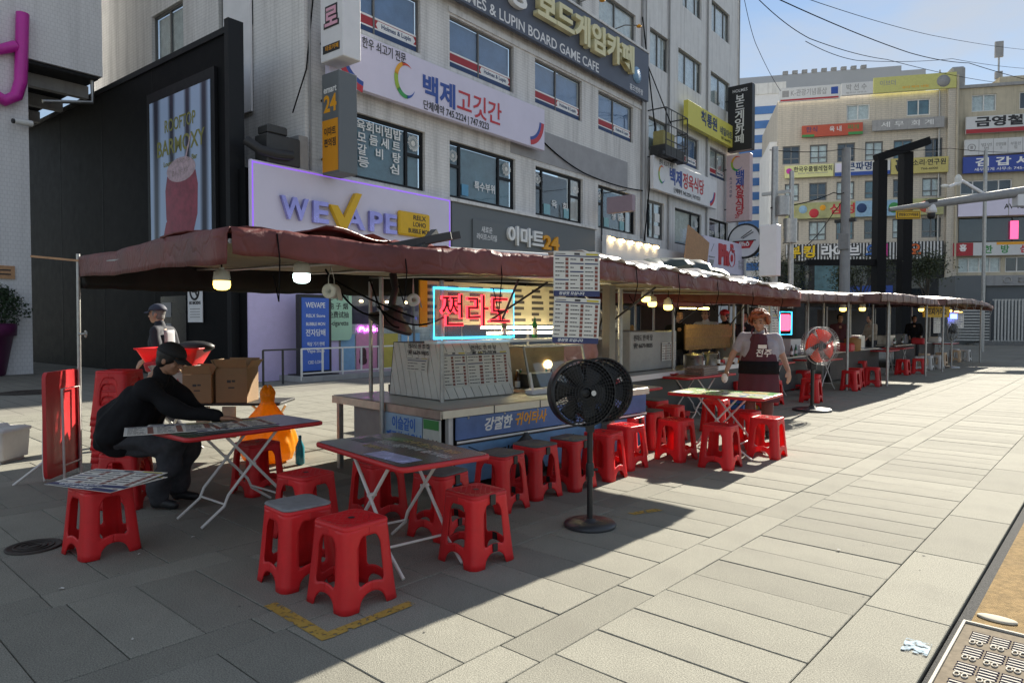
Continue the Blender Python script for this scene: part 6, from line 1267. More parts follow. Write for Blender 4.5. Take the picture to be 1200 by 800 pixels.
def bamboo(x0, x1, y, z0, z1, par):
    f = MB().box(x0, x1, y + .02, y + .03, z0, z1).build('screen_backing', mat('amber_backing', (.30, .17, .06), .7, var=.2, trans=.3), par); r = random.Random(8); k = 0; q = MB(); x = x0
    mb1 = mat('bamboo_cane', (.45, .27, .10), .55, var=.3, vscale=20, trans=.15)
    while x < x1: q.tube([(x, y, z0 - r.uniform(0, .02)), (x, y, z1 + r.uniform(0, .03))], .008, 5); x += .019
    q.build('cane', mb1, f, kind='stuff'); q = MB()
    for z in (z0 + .06, (z0 + z1) / 2, z1 - .06): q.tube([(x0, y - .01, z), (x1, y - .01, z)], .006, 5)
    q.build('binding', m_wood, f)
bamboo(.3, 2.2, 1.12, 1.0, 1.48, s2); bamboo(3.2, 5.5, .62, 1.05, 1.49, s2)
o = MB().tube([(0, 0, 0), (0, 1.05, .0)], .018, 8).build('tube_lamp', emat('yellow_tube', (1, .78, .22), 6), loc=(-5.75, 10.75, 1.80)); tag(o, 'long yellow tube lamp glowing above the two men in the second stall', 'lamp')
for i, (x, y, z, lab) in enumerate(((-5.55, 8.2, .782, 'dark pot left of the grey steel box'), (-5.6, 10.95, .782, 'steel pot right of the grey steel box'), (-5.62, 11.6, .782, 'steel pot near the bamboo screen'))): pot((x, y, z), .17, .2, lab, m_dsteel if i == 0 else m_steel)
t = thing('egg_trays', 'stack of grey cardboard egg trays on the long red table', 'egg trays', (-5.05, 10.15, .724), R(4))
for k in range(4):
    q = MB(); q.bbox(-.16, .16, -.3, .3, k * .032, k * .032 + .025, .006)
    for i in range(5):
        for j in range(9): q.lathe([(.024, k * .032 + .024), (.016, k * .032 + .04), (0, k * .032 + .042)], 6, M=Matrix.Translation((-.125 + i * .062, -.26 + j * .065, 0)))
    q.build('tray', mat('egg_cardboard', (.24, .20, .17), .9, var=.2), t)
for i, (x, y) in enumerate(((-5.7, 8.6), (-5.85, 9.1))):
    o = MB().lathe([(.05, 0), (.11, .04), (.115, .045), (.10, .04), (.0, .012)], 18).build('bowl', m_white, loc=(x, y, .724)); tag(o, 'white bowl on the red table of the second stall, the %s one' % ('nearer', 'farther'), 'bowl', 'bowls on the red table') if 0 else tag(o, 'white bowl on the red table of the second stall, the %s one' % ('nearer', 'farther')[i], 'bowl', 'bowls on the red table')
t = thing('paper_fan_hanging', 'pale curled paper hanging from a strut in the second stall', 'hanging paper', (-4.9, 7.3, 1.62), R(70)); q = MB(); q.tube([(-.35, 0, .25), (-.1, 0, .05), (.02, 0, -.08)], .012, 6); q.build('string', m_curt, t); q = MB(); q.grid([[Vector((.12 + .12 * math.cos(a) * s_, .0 + .02 * s_, .0 + .14 * math.sin(a) * s_)) for a in [R(-110 + 22 * k) for k in range(10)]] for s_ in (.55, 1.)]); link('sheet', bake(q.mesh('sheet', m_curt), ('SOLIDIFY', dict(thickness=.004))), t)

# ------------------------------------------------------------------ farther stalls
def far_stall(loc, rz, ln, label, seed, colr):
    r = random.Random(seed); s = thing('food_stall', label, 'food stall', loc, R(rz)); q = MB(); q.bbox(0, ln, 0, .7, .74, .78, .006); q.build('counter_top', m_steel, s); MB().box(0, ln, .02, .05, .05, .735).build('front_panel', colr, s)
    for x, y in ((.02, .2), (ln / 2, .2), (ln - .02, .2), (.02, 2.2), (ln - .02, 2.2)): MB().tube([(x, y, 0), (x, y, 2.1)], .028, 8).build('post', m_galv, s)
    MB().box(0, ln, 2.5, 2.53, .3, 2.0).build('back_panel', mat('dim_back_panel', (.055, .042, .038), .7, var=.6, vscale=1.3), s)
    for k in range(3): MB().bbox(.3 + k * ln / 3, .3 + k * ln / 3 + r.uniform(.4, .9), .25, .65, .782, .782 + r.uniform(.12, .4), .01).build('kitchen_box', r.choice([m_steel, m_duct, m_dsteel, m_white]), s)
    return s
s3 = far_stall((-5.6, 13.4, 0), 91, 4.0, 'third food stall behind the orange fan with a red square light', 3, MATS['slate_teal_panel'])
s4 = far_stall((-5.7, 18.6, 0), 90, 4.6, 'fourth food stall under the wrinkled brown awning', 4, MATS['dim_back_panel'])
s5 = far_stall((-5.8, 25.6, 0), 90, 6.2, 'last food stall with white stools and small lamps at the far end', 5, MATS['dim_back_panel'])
MB().bbox(.1, 1.8, .25, .85, .785, 1.25, .01).build('beige_box', mat('beige_box', (.36, .33, .26), .5, var=.1), s3); MB().box(.5, 1.2, .235, .249, .95, 1.15).build('yellow_label', m_yel, s3)
t = thing('light_sign', 'red square light sign with a blue border at the third stall', 'sign', (-5.25, 14.25, 1.52), R(80)); MB().tube([(-.22, 0, -.22), (.22, 0, -.22), (.22, 0, .24), (-.22, 0, .24)], .014, 6, closed=True).build('border', m_cy, t); MB().bbox(-.17, .17, -.01, .03, -.14, .19, .03).build('panel', emat('red_panel_light', (1, .04, .08), 2.4), t)
for i, (x, y, z, w_, h_, lab, n) in enumerate(((-4.85, 12.35, 1.35, .42, .34, 'white menu sheets hanging behind the woman\'s shoulder', 2), (-4.6, 28.6, 1.35, .75, .55, 'large pale menu sheet hanging in front of the last stall', 1), (-4.7, 26.0, 1.2, .3, .5, 'tall pale sheet hanging on the post of the last stall', 1))):
    t = thing('menu_poster', lab, 'menu', (x, y, z), R(60)); 
    for k in range(n): menu(t, w_, h_, 3, 6, seed=60 + i * 3 + k, footer=False, photos=False, loc=(-.02 * k, 0, h_ * 1.03 * k))
t = thing('shop_sign', 'yellow sign with dark letters hanging under the last awning', 'sign', (-5.2, 26.6, 1.72), R(70)); MB().box(0, 1.5, 0, .04, 0, .36).build('board', m_yel, t); text('lettering', '포차거리 2', .26, m_ink, t, .75, .18, -.004, bold=.02, fit=1.1); MB().box(1.6, 1.95, 0, .04, -.05, .12).build('blue_light', emat('blue_panel_light', (.1, .15, 1), 3), t)
for i, (x, y, m_, lab) in enumerate(((-5.6, 19.4, m_redl, 'red and white parcel on the fourth stall counter'), (-5.5, 30.0, m_white, 'white tub on the last stall counter'), (-5.5, 27.4, m_redl, 'red tub on the last stall counter'), (-5.85, 17.0, m_white, 'white tub on the third stall counter'))):
    o = MB().bbox(-.2, .2, -.2, .2, 0, .22, .04).build('food_tub', m_, loc=(x, y, .783)); tag(o, lab, 'tub')
o = MB().lathe([(.16, 0), (.2, .02), (.21, .62), (.2, .66), (.14, .66), (.12, .70), (.05, .72), (0, .72)], 16).build('wicker_basket', mat('straw', (.35, .2, .09), .8, var=.3, vscale=30), loc=(-5.55, 19.9, .783)); o.scale = (1, 1, .5); tag(o, 'small straw hut shaped basket on the fourth stall counter', 'basket')

# ------------------------------------------------------------------ fans
m_fblk = mat('black_fan_plastic', (.014, .015, .017), .42, var=.1); m_for = mat('orange_fan_blade', tri('e2481e'), .35, var=.08, trans=.3)
def fan_head(par, loc, rot, r, dep, bm_, cage, rimw=.012, nb=5, rings=7, spokes=28, drum=False, nm=('cage', 'blade')):
    e = Matrix.Translation(loc) @ rot; q = MB(); w_ = .0022 if not drum else .0026
    for yy, bulge in ((-dep / 2, -1), (dep / 2, 1)):
        for k in range(1, rings + 1):
            rr = r * k / rings; off = yy + bulge * .25 * dep * (1 - (rr / r) ** 2) * .8
            q.tube([e @ Vector((rr * math.cos(a), off, rr * math.sin(a))) for a in [2 * math.pi * j / 28 for j in range(28)]], w_, 4, closed=True)
        for s in range(spokes):
            a = 2 * math.pi * s / spokes; P = []
            for k in range(5):
                rr = r * (.16 + .84 * k / 4); off = yy + bulge * .25 * dep * (1 - (rr / r) ** 2) * .8; a2 = a + .25 * (1 - k / 4); P.append(e @ Vector((rr * math.cos(a2), off, rr * math.sin(a2))))
            q.tube(P, w_, 4, cap=False)
    q.build(nm[0], cage, par)
    M_ = e @ Matrix.Rotation(R(90), 4, 'X'); q = MB()
    if drum: q.lathe([(r, -dep / 2), (r + rimw, -dep / 2 - .004), (r + rimw, dep / 2 + .004), (r, dep / 2)], 40, M=M_, cap=False)
    else: q.lathe([(r, -.012), (r + rimw, -.014), (r + rimw, .014), (r, .012)], 40, M=M_, cap=False)
    q.build('rim', cage if not drum else m_fblk, par)
    for k in range(nb):
        a0 = 2 * math.pi * k / nb + .4; P = []
        for i in range(7):
            rr = r * (.16 + .74 * i / 6); row_ = []
            for j in range(6):
                a = a0 + (.95 * (j / 5) + .25 * i / 6) * (2 * math.pi / nb) / 1.3; row_.append(e @ Vector((rr * math.cos(a), .05 * dep / .14 * (j / 5 - .5) * (1.2 - .5 * i / 6), rr * math.sin(a))))
            P.append(row_)
        q = MB(); q.grid(P); link(nm[1], bake(q.mesh(nm[1], bm_), ('SOLIDIFY', dict(thickness=.004, offset=0))), par)
    q = MB(); q.lathe([(0, -dep * .62), (r * .12, -dep * .6), (r * .17, -dep * .5), (r * .17, dep * .3), (0, dep * .3)], 20, M=e @ Matrix.Rotation(R(-90), 4, 'X') @ Matrix.Identity(4)); q.build('hub', m_fblk, par)
f1 = thing('pedestal_fan', 'tall black pedestal fan with two round drum heads in front of the counter stools', 'fan', (-3.05, 4.30, 0), R(41.8))
q = MB(); q.lathe([(.195, 0), (.2, .015), (.19, .03), (.10, .04), (.05, .045), (.04, .06), (0, .06)], 36); q.build('base', mat('dark_grey_base', (.035, .037, .042), .38, var=.1), f1)
MB().tube([(0, 0, .05), (0, 0, .74)], .022, 12).build('pole', m_fblk, f1); q = MB(); q.lathe([(.03, .38), (.032, .40), (.032, .46), (.028, .48)], 12); q.tube([(.03, 0, .43), (.06, 0, .43)], .012, 8); q.build('collar', m_fblk, f1)
RT = Matrix.Rotation(R(18), 4, 'Z') @ Matrix.Rotation(R(-4), 4, 'X')
for k, off in ((0, -.05), (1, .16)):
    fan_head(f1, Vector((-.07 + (.165 if k else 0), off, 1.02)), RT, .245, .13, m_fblk, m_fblk, .008, 6, 11, 44, True)
q = MB(); q.lathe([(.05, -.15), (.055, .15)], 14, M=Matrix.Translation((.0, .05, 1.02)) @ RT @ Matrix.Rotation(R(90), 4, 'X')); q.box(-.03, .03, -.03, .05, .72, 1.0); q.build('motor', m_fblk, f1)
MB().lathe([(0, 0), (.02, .002), (.02, .004)], 14, M=Matrix.Translation((-.02, -.05, 1.02)) @ RT @ Matrix.Translation((0, -.096, 0)) @ Matrix.Rotation(R(90), 4, 'X')).build('badge', m_steel, f1)
f2 = thing('pedestal_fan', 'large pedestal fan with orange blades and a wire cage right of the woman', 'fan', (-4.15, 12.55, 0), R(41.8))
q = MB(); q.lathe([(.32, 0), (.33, .02), (.30, .04), (.06, .055), (.05, .09), (0, .09)], 32); q.build('base', MATS['dark_grey_base'], f2); MB().tube([(0, 0, .06), (0, 0, .85)], .03, 10).build('pole', m_fblk, f2); MB().bbox(-.06, .06, -.05, .1, .72, .98, .02).build('switch_box', m_fblk, f2)
fan_head(f2, Vector((.1, -.06, 1.14)), Matrix.Rotation(R(16), 4, 'Z'), .325, .2, m_for, m_galv, .007, 4, 9, 40)
MB().lathe([(.08, -.1), (.09, .12), (.05, .16)], 14, M=Matrix.Translation((.1, .06, 1.14)) @ Matrix.Rotation(R(90), 4, 'X')).build('motor', m_fblk, f2)
f3 = thing('pedestal_fan', 'small distant fan with a dark round cage at the last stall', 'fan', (-4.55, 27.6, 0), R(41.8)); MB().lathe([(.25, 0), (.25, .03), (0, .05)], 20).build('base', m_galv, f3); MB().tube([(0, 0, .03), (0, 0, 1.0)], .025, 8).build('pole', m_galv, f3); fan_head(f3, Vector((0, -.05, 1.22)), Matrix.Rotation(R(30), 4, 'Z'), .33, .2, m_fblk, m_galv, .008, 4, 5, 18)

# ------------------------------------------------------------------ boxes, basket, bags behind the seated man
m_card = mat('cardboard', (.30, .19, .10), .8, var=.12, vscale=4, bump=.1, objvar=.05); m_cardw = mat('white_cardboard', (.50, .47, .43), .75, var=.1)
t = thing('low_table', 'low dark folding stand carrying cardboard boxes behind the seated man', 'table', (-8.05, 3.85, 0), R(41.8)); MB().bbox(-.75, .75, -.3, .3, .59, .62, .005).build('tabletop', m_dsteel, t)
for s in (-.6, .6):
    q = MB(); q.tube([(s - .2, -.2, .59), (s + .25, .2, .01)], .015, 6); q.tube([(s + .2, -.2, .59), (s - .25, .2, .01)], .015, 6); q.build('leg', m_leg, t)
for i in range(3): MB().box(-.5 + i * .3, -.35 + i * .3, -.31, -.28, .22, .58).build('hanging_sack', mat('beige_sack', (.42, .36, .27), .8, var=.3, vscale=8), t) if i else None
def carton(loc, rz, w_, d_, h_, m_, label, flaps=True, marks=True):
    t = thing('cardboard_box', label, 'box', loc, R(rz), 'cardboard boxes on the low stand'); th = .006; q = MB()
    q.box(-w_ / 2, w_ / 2, -d_ / 2, -d_ / 2 + th, 0, h_); q.box(-w_ / 2, w_ / 2, d_ / 2 - th, d_ / 2, 0, h_); q.box(-w_ / 2, -w_ / 2 + th, -d_ / 2 + th, d_ / 2 - th, 0, h_); q.box(w_ / 2 - th, w_ / 2, -d_ / 2 + th, d_ / 2 - th, 0, h_); q.box(-w_ / 2, w_ / 2, -d_ / 2, d_ / 2, -.0, .006); q.build('carton', m_, t)
    if flaps:
        for s in (1, -1): MB().box(-w_ / 2, w_ / 2, 0, th, 0, d_ * .32).build('flap', m_, t, loc=(0, s * (d_ / 2 - .004), h_ + .001), rot=(R(-s * 28), 0, 0)); MB().box(0, th, -d_ / 2, d_ / 2, 0, d_ * .3).build('flap', m_, t, loc=(s * (w_ / 2 - .004), 0, h_ + .001), rot=(0, R(s * 35), 0))
    if marks: q = MB(); q.box(-.05, -.005, -d_ / 2 - .001, -d_ / 2, h_ * .58, h_ * .66); q.box(.005, .045, -d_ / 2 - .001, -d_ / 2, h_ * .6, h_ * .66); q.box(-.035, .035, -d_ / 2 - .001, -d_ / 2, h_ * .42, h_ * .46); q.build('print', m_dsteel, t)
    return t
carton((-8.08, 3.62, .622), 41.8, .33, .36, .33, m_card, 'open brown cardboard box in the middle of the low stand'); carton((-7.82, 3.90, .622), 41.8, .36, .36, .40, m_card, 'taller brown cardboard box at the right end of the low stand')
t = carton((-8.38, 3.42, .622), 41.8, .34, .36, .33, m_cardw, 'white printed cardboard box behind the seated man\'s face', True, False)
text('lettering', '싱싱한', .07, m_redl, t, .03, .24, -.182, bold=.01, fit=.2); MB().box(-.1, .13, -.1815, -.18, .185, .195).build('print', m_ink, t); text('lettering', '맛\n김치', .09, m_ink, t, .05, .1, -.182, bold=.02, fit=.14)
t = thing('plastic_basket', 'bright red plastic basket above the white box behind the seated man', 'basket', (-8.62, 3.52, 1.02), R(41.8)); q = MB(); ring = lambda a, z: [(p[0] * 1.25, p[1] * .8, z) for p in rrect(a, .05, z, 4)]
loft(q, [ring(.21, .0), ring(.25, .10), ring(.29, .20), ring(.31, .21), ring(.31, .225), ring(.285, .215), ring(.245, .10), ring(.2, .01)], capt=True, capb=True); q.build('basket', m_plas, t); MB().bbox(-.28, .05, -.18, .16, .02, .14, .02).build('red_packet', m_redl, t, rot=(R(10), R(-12), 0)); MB().box(-.25, .25, -.16, .16, -.40, -.002).build('stand_box', m_cardw, t)
o = MB().sphere((0, 0, 0), .2, 14, 0, (1.2, .7, .38)).build('black_bag', MATS['black_bag'], loc=(-8.48, 3.70, 1.25), rotz=R(41.8)); tag(o, 'black bag lying in the red basket behind the seated man', 'bag')
# yellow bag
prof = [(0, 0), (.15, 0), (.235, .04), (.27, .14), (.275, .24), (.25, .36), (.21, .46), (.165, .55), (.125, .61), (.095, .66), (.07, .70), (.062, .73), (.068, .77), (.075, .82), (.06, .86), (.03, .90), (.0, .905)]
rb = random.Random(17); fl = [(rb.randint(3, 17), rb.uniform(0, 6.3), rb.uniform(2, 9), rb.uniform(.4, 1)) for _ in range(9)]; NB = 64; rings = []
for (r0, z0), (r1, z1) in zip(prof[:-1], prof[1:]):
    for k in range(4):
        u = k / 4; r = r0 + (r1 - r0) * u; z = z0 + (z1 - z0) * u; ring_ = []
        for i in range(NB):
            a = 2 * math.pi * i / NB; d = sum(w_ * (abs(math.sin(n_ * a * .5 + p_ + f_ * z)) - .6) for n_, p_, f_, w_ in fl); g = .042 + .05 * max(0, z - .45); rr_ = r * (1 + g * d * min(1, 3 * z + .3))
            ring_.append((rr_ * math.cos(a), rr_ * math.sin(a) * .85, z + (.03 * math.sin(2 * a + 1) * (z - .7) * 5 if z > .7 else 0)))
        rings.append(ring_)
q = MB(); loft(q, rings, capt=True); me = q.mesh('yellow_bag', mat('yellow_bag_plastic', (.90, .42, .02), .3, var=.15, vscale=8, trans=.5))
o = link('yellow_bag', me, loc=(-7.13, 3.90, 0), rotz=R(41.8), scale=(1.12, 1.05, .92)); tag(o, 'full yellow plastic bag tied at the top standing behind the dark table', 'bag')
o = MB().lathe([(.02, 0), (.035, .01), (.035, .12), (.012, .17), (.012, .2), (0, .2)], 12).build('bottle', mat('teal_bottle', (.03, .2, .25), .2, var=.1), loc=(-6.72, 4.05, .0), scale=(1.4, 1.4, 1.6)); tag(o, 'teal bottle standing on the paving right of the yellow bag', 'bottle')
# upright advertising board of the vape shop
t = thing('advertising_board', 'tall blue WEVAPE light board standing by the shop step', 'sign', fac(.28, .14, .75), FR + R(0)); MB().bbox(-.5, .5, .0, .22, .0, 2.15, .02).build('frame', m_black, t); MB().box(-.46, .40, -.012, -.001, .12, 2.06).build('face', mat('deep_blue_face', (.035, .09, .34), .4, var=.1, emit=(.03, .1, .5), estr=.06), t)
for tx, z, s, n in (('WEVAPE', 1.86, .2, .62), ('RELX Store', 1.58, .12, .6), ('BUBBLE MON', 1.36, .12, .6), ('전자담배', 1.12, .2, .62), ('액상 기기 판매', .82, .12, .55), ('Vape Shop', .64, .13, .55), ('CBD LOHO', .34, .12, .5)): text('lettering', tx, s, m_white, t, -.03, z, -.015, bold=.015, fit=n)
MB().box(-.55, .55, -.25, .5, -.02, .03).build('base', m_black, t)
# mint sign on the shop panel
t = thing('shop_sign', 'mint green rounded sign with dark letters on the lilac vape shop panel', 'sign', fac(.98, 1.0, .06), FR); q = MB(); q.prism([(p[0] * 1. + .5, p[1] * 1.5 + .75) for p in rrect(.48, .14, 0, 5)], -.08, 0); q.build('board', mat('mint_panel', (.42, .66, .48), .45, var=.04), t)
for tx, z, n in (('전자담배', 1.25, .72), ('电 子 烟', 1.0, .66), ('免费试抽', .75, .72), ('e-cigarette', .52, .7)): text('lettering', tx, .2, m_black, t, .5, z, -.083, bold=.01, fit=n)
# potted bush at the left
t = thing('planter', 'large purple round planter with a dark clipped bush at the left edge', 'planter', (-24.65, 4.55, 0), 0); q = MB(); q.lathe([(.62, 0), (.66, .04), (.86, 1.15), (.94, 1.16), (.96, 1.5), (.86, 1.52), (.84, 1.4), (0, 1.4)], 32); q.build('pot', mat('purple_pot', (.14, .025, .10), .5, var=.12), t); MB().tube([(0, 0, 1.38), (.05, 0, 1.9), (-.02, .04, 2.3)], .07, 8).build('trunk', m_wood, t)
q = MB(); rr = random.Random(3)
for _ in range(5200):
    a = rr.uniform(0, 6.283); c = rr.uniform(-1, 1); s_ = math.sqrt(1 - c * c); rad = rr.uniform(.55, 1.02) * (1 + .12 * math.sin(3 * a + 2 * c) + .08 * math.sin(7 * a)); p = Vector((1.25 * rad * s_ * math.cos(a), 1.25 * rad * s_ * math.sin(a), 2.05 + .72 * rad * c))
    d = Vector((rr.uniform(-1, 1), rr.uniform(-1, 1), rr.uniform(-.4, 1))).normalized(); e = d.cross(Vector((rr.uniform(-1, 1), rr.uniform(-1, 1), rr.uniform(-1, 1)))).normalized() * .035; d *= rr.uniform(.07, .12); q.add([p - e, p + d * .5 - e * .2, p + d, p + e], [(0, 1, 2, 3)])
q.build('foliage', mat('dark_leaf', (.025, .05, .02), .6, var=.5, vscale=3), t, kind='stuff')
# distant trees and clutter behind the last stalls
def small_tree(loc, h, r, label, seed, n=2600):
    t = thing('street_tree', label, 'tree', loc, 0, 'thin street trees by the beige building'); rr = random.Random(seed); q = MB(); q.tube([(0, 0, 0), (.05, .02, h * .4), (-.05, .05, h * .75)], [.12, .09, .05], 8); tips = []
    for k in range(7):
        a = rr.uniform(0, 6.28); z0 = h * rr.uniform(.35, .65); tip = Vector((r * .8 * math.cos(a), r * .8 * math.sin(a), h * rr.uniform(.7, .95))); q.tube([(0, 0, z0), tip * .5 + Vector((0, 0, z0 * .5)), tip], [.05, .03, .015], 6); tips.append(tip)
    q.build('trunk', mat('grey_bark', (.12, .10, .08), .9, var=.3), t); q = MB()
    for _ in range(n):
        c = rr.choice(tips); p = c + Vector((rr.gauss(0, r * .35), rr.gauss(0, r * .35), rr.gauss(0, r * .3))); d = Vector((rr.uniform(-1, 1), rr.uniform(-1, 1), rr.uniform(-.6, .8))).normalized(); e = d.cross(Vector((rr.uniform(-1, 1), rr.uniform(-1, 1), 1))).normalized() * .05; d *= .16; q.add([p - e, p + d * .5 - e * .3, p + d, p + e], [(0, 1, 2, 3)])
    q.build('crown', mat('olive_leaf', (.06, .075, .03), .6, var=.5, vscale=1.5), t, kind='stuff')
small_tree((-13.2, 49.0, 0), 5.6, 1.3, 'loose dull green street tree left of the gantry', 5); small_tree((-9.6, 50.0, 0), 5.8, 1.4, 'loose street tree between the gantry and the grey entrance block', 6); small_tree((-17.5, 46.0, 0), 6.0, 1.3, 'small street tree in front of the striped live cafe sign', 7)
# ------------------------------------------------------------------ people
m_skin = mat('skin', (.44, .25, .17), .5, var=.08, vscale=14, spec=.4); m_skin2 = mat('tanned_skin', (.36, .19, .12), .5, var=.08, vscale=14, spec=.4)
m_eye = mat('dark_eye', (.015, .01, .01), .2, var=0); m_lip = mat('lips', (.30, .10, .09), .5, var=0)
def capsule(mb, a, b, ra, rb, sc=(1, 1, 1), n=12):
    a, b = Vector(a), Vector(b); mb.sphere(a, ra, n); mb.sphere(b, rb, n)
    d = b - a
    if d.length > 1e-4: mb.tube([a, b], [ra, rb], n)
def clean(mb, name, m, vox, smooth=3, fold=0., seed=0):
    me = mb.mesh(name, m); me = bake(me, ('REMESH', dict(mode='VOXEL', voxel_size=vox, use_smooth_shade=True)), ('SMOOTH', dict(factor=.5, iterations=smooth)))
    if fold:
        r = random.Random(seed); ph = [r.uniform(0, 6.3) for _ in range(8)]
        no = [v.normal.copy() for v in me.vertices]
        for v, n_ in zip(me.vertices, no):
            x, y, z = v.co; s = math.sin(17 * z + 9 * x + 4 * math.sin(7 * y + ph[0]) + ph[1]) + .7 * math.sin(29 * z - 15 * y + 5 * x + ph[2]) + .5 * math.sin(41 * x + 13 * z + ph[3] + 3 * math.sin(11 * z))
            v.co += n_ * (fold * s)
    for p in me.polygons: p.use_smooth = True
    if not me.materials: me.materials.append(m)
    return me
def tri_pts(a, b, c): return [Vector(a), Vector(b), Vector(c)]
def hand(mb, w_, f, s, curl=.5, sc=1., palm_n=None):
    """w_: wrist, f: direction of the fingers, s: direction towards the thumb side"""
    w_, f, s = Vector(w_), Vector(f).normalized(), Vector(s).normalized(); s = (s - f * s.dot(f)).normalized(); n_ = f.cross(s).normalized()
    if palm_n is not None and n_.dot(Vector(palm_n)) < 0: n_ = -n_
    for k in range(4): capsule(mb, w_ + s * (k - 1.5) * .012 * sc, w_ + f * .085 * sc + s * (1.5 - k) * -.021 * sc, .016 * sc, .0135 * sc, n=10)
    for k, ln in enumerate((.066, .078, .074, .058)):
        o = s * (1.5 - k) * .021 * sc; p = w_ + f * .085 * sc + o; d = f.copy(); rr = .0098 * sc
        for j, part in enumerate((.45, .32, .25)):
            d = (d + n_ * curl * (.45 + .15 * j + .06 * k)).normalized(); q_ = p + d * ln * part * 1.15 * sc; capsule(mb, p, q_, rr, rr * .92, n=8); p = q_; rr *= .92
    p = w_ + f * .025 * sc + s * .026 * sc; d = (f * .75 + s * .75 + n_ * .2 * curl).normalized(); q_ = p + d * .042 * sc; capsule(mb, p, q_, .0135 * sc, .0115 * sc, n=8); d = (f + s * .15 + n_ * .4 * curl).normalized(); capsule(mb, q_, q_ + d * .034 * sc, .0115 * sc, .0095 * sc, n=8)
def head_into(mb, c, M):
    T_ = Matrix.Translation(Vector(c)) @ M
    E_ = lambda x, y, z, r, sc: mb.sphere((x, y, z), r, 16, 0, sc, T_)
    E_(0, -.012, .03, .092, (.86, 1.05, 1.0)); E_(0, .022, -.03, .072, (.86, .95, 1.15)); E_(0, .048, -.085, .036, (1.05, .9, .8)); E_(0, .02, -.06, .058, (1.0, .9, .9))
    for s in (1, -1): E_(s * .038, .058, -.028, .028, (1, .7, 1)); E_(s * .078, -.012, -.012, .026, (.42, .8, 1.25)); E_(s * .034, .078, .018, .018, (1.2, .5, .6))
    capsule(mb, T_ @ Vector((0, .082, .012)), T_ @ Vector((0, .104, -.028)), .0085, .0145, n=8)
    for s in (1, -1): E_(s * .012, .092, -.032, .009, (1, 1, .8))
    E_(0, .082, -.062, .015, (1.5, .6, .55)); E_(0, .08, -.074, .013, (1.3, .6, .6))
def face_bits(par, c, M):
    T_ = Matrix.Translation(Vector(c)) @ M
    for s in (1, -1): MB().sphere((s * .034, .0865, .006), .011, 10, 0, (1.25, .4, .55), T_).build('eye', m_eye, par)
    q = MB()
    for s in (1, -1): q.tube([T_ @ Vector((s * .018, .098, .030)), T_ @ Vector((s * .036, .096, .035)), T_ @ Vector((s * .054, .082, .030))], .0038, 5)
    q.build('eyebrow', m_eye, par); MB().sphere((0, .0925, -.066), .013, 10, 0, (1.6, .35, .35), T_).build('lips', m_lip, par)
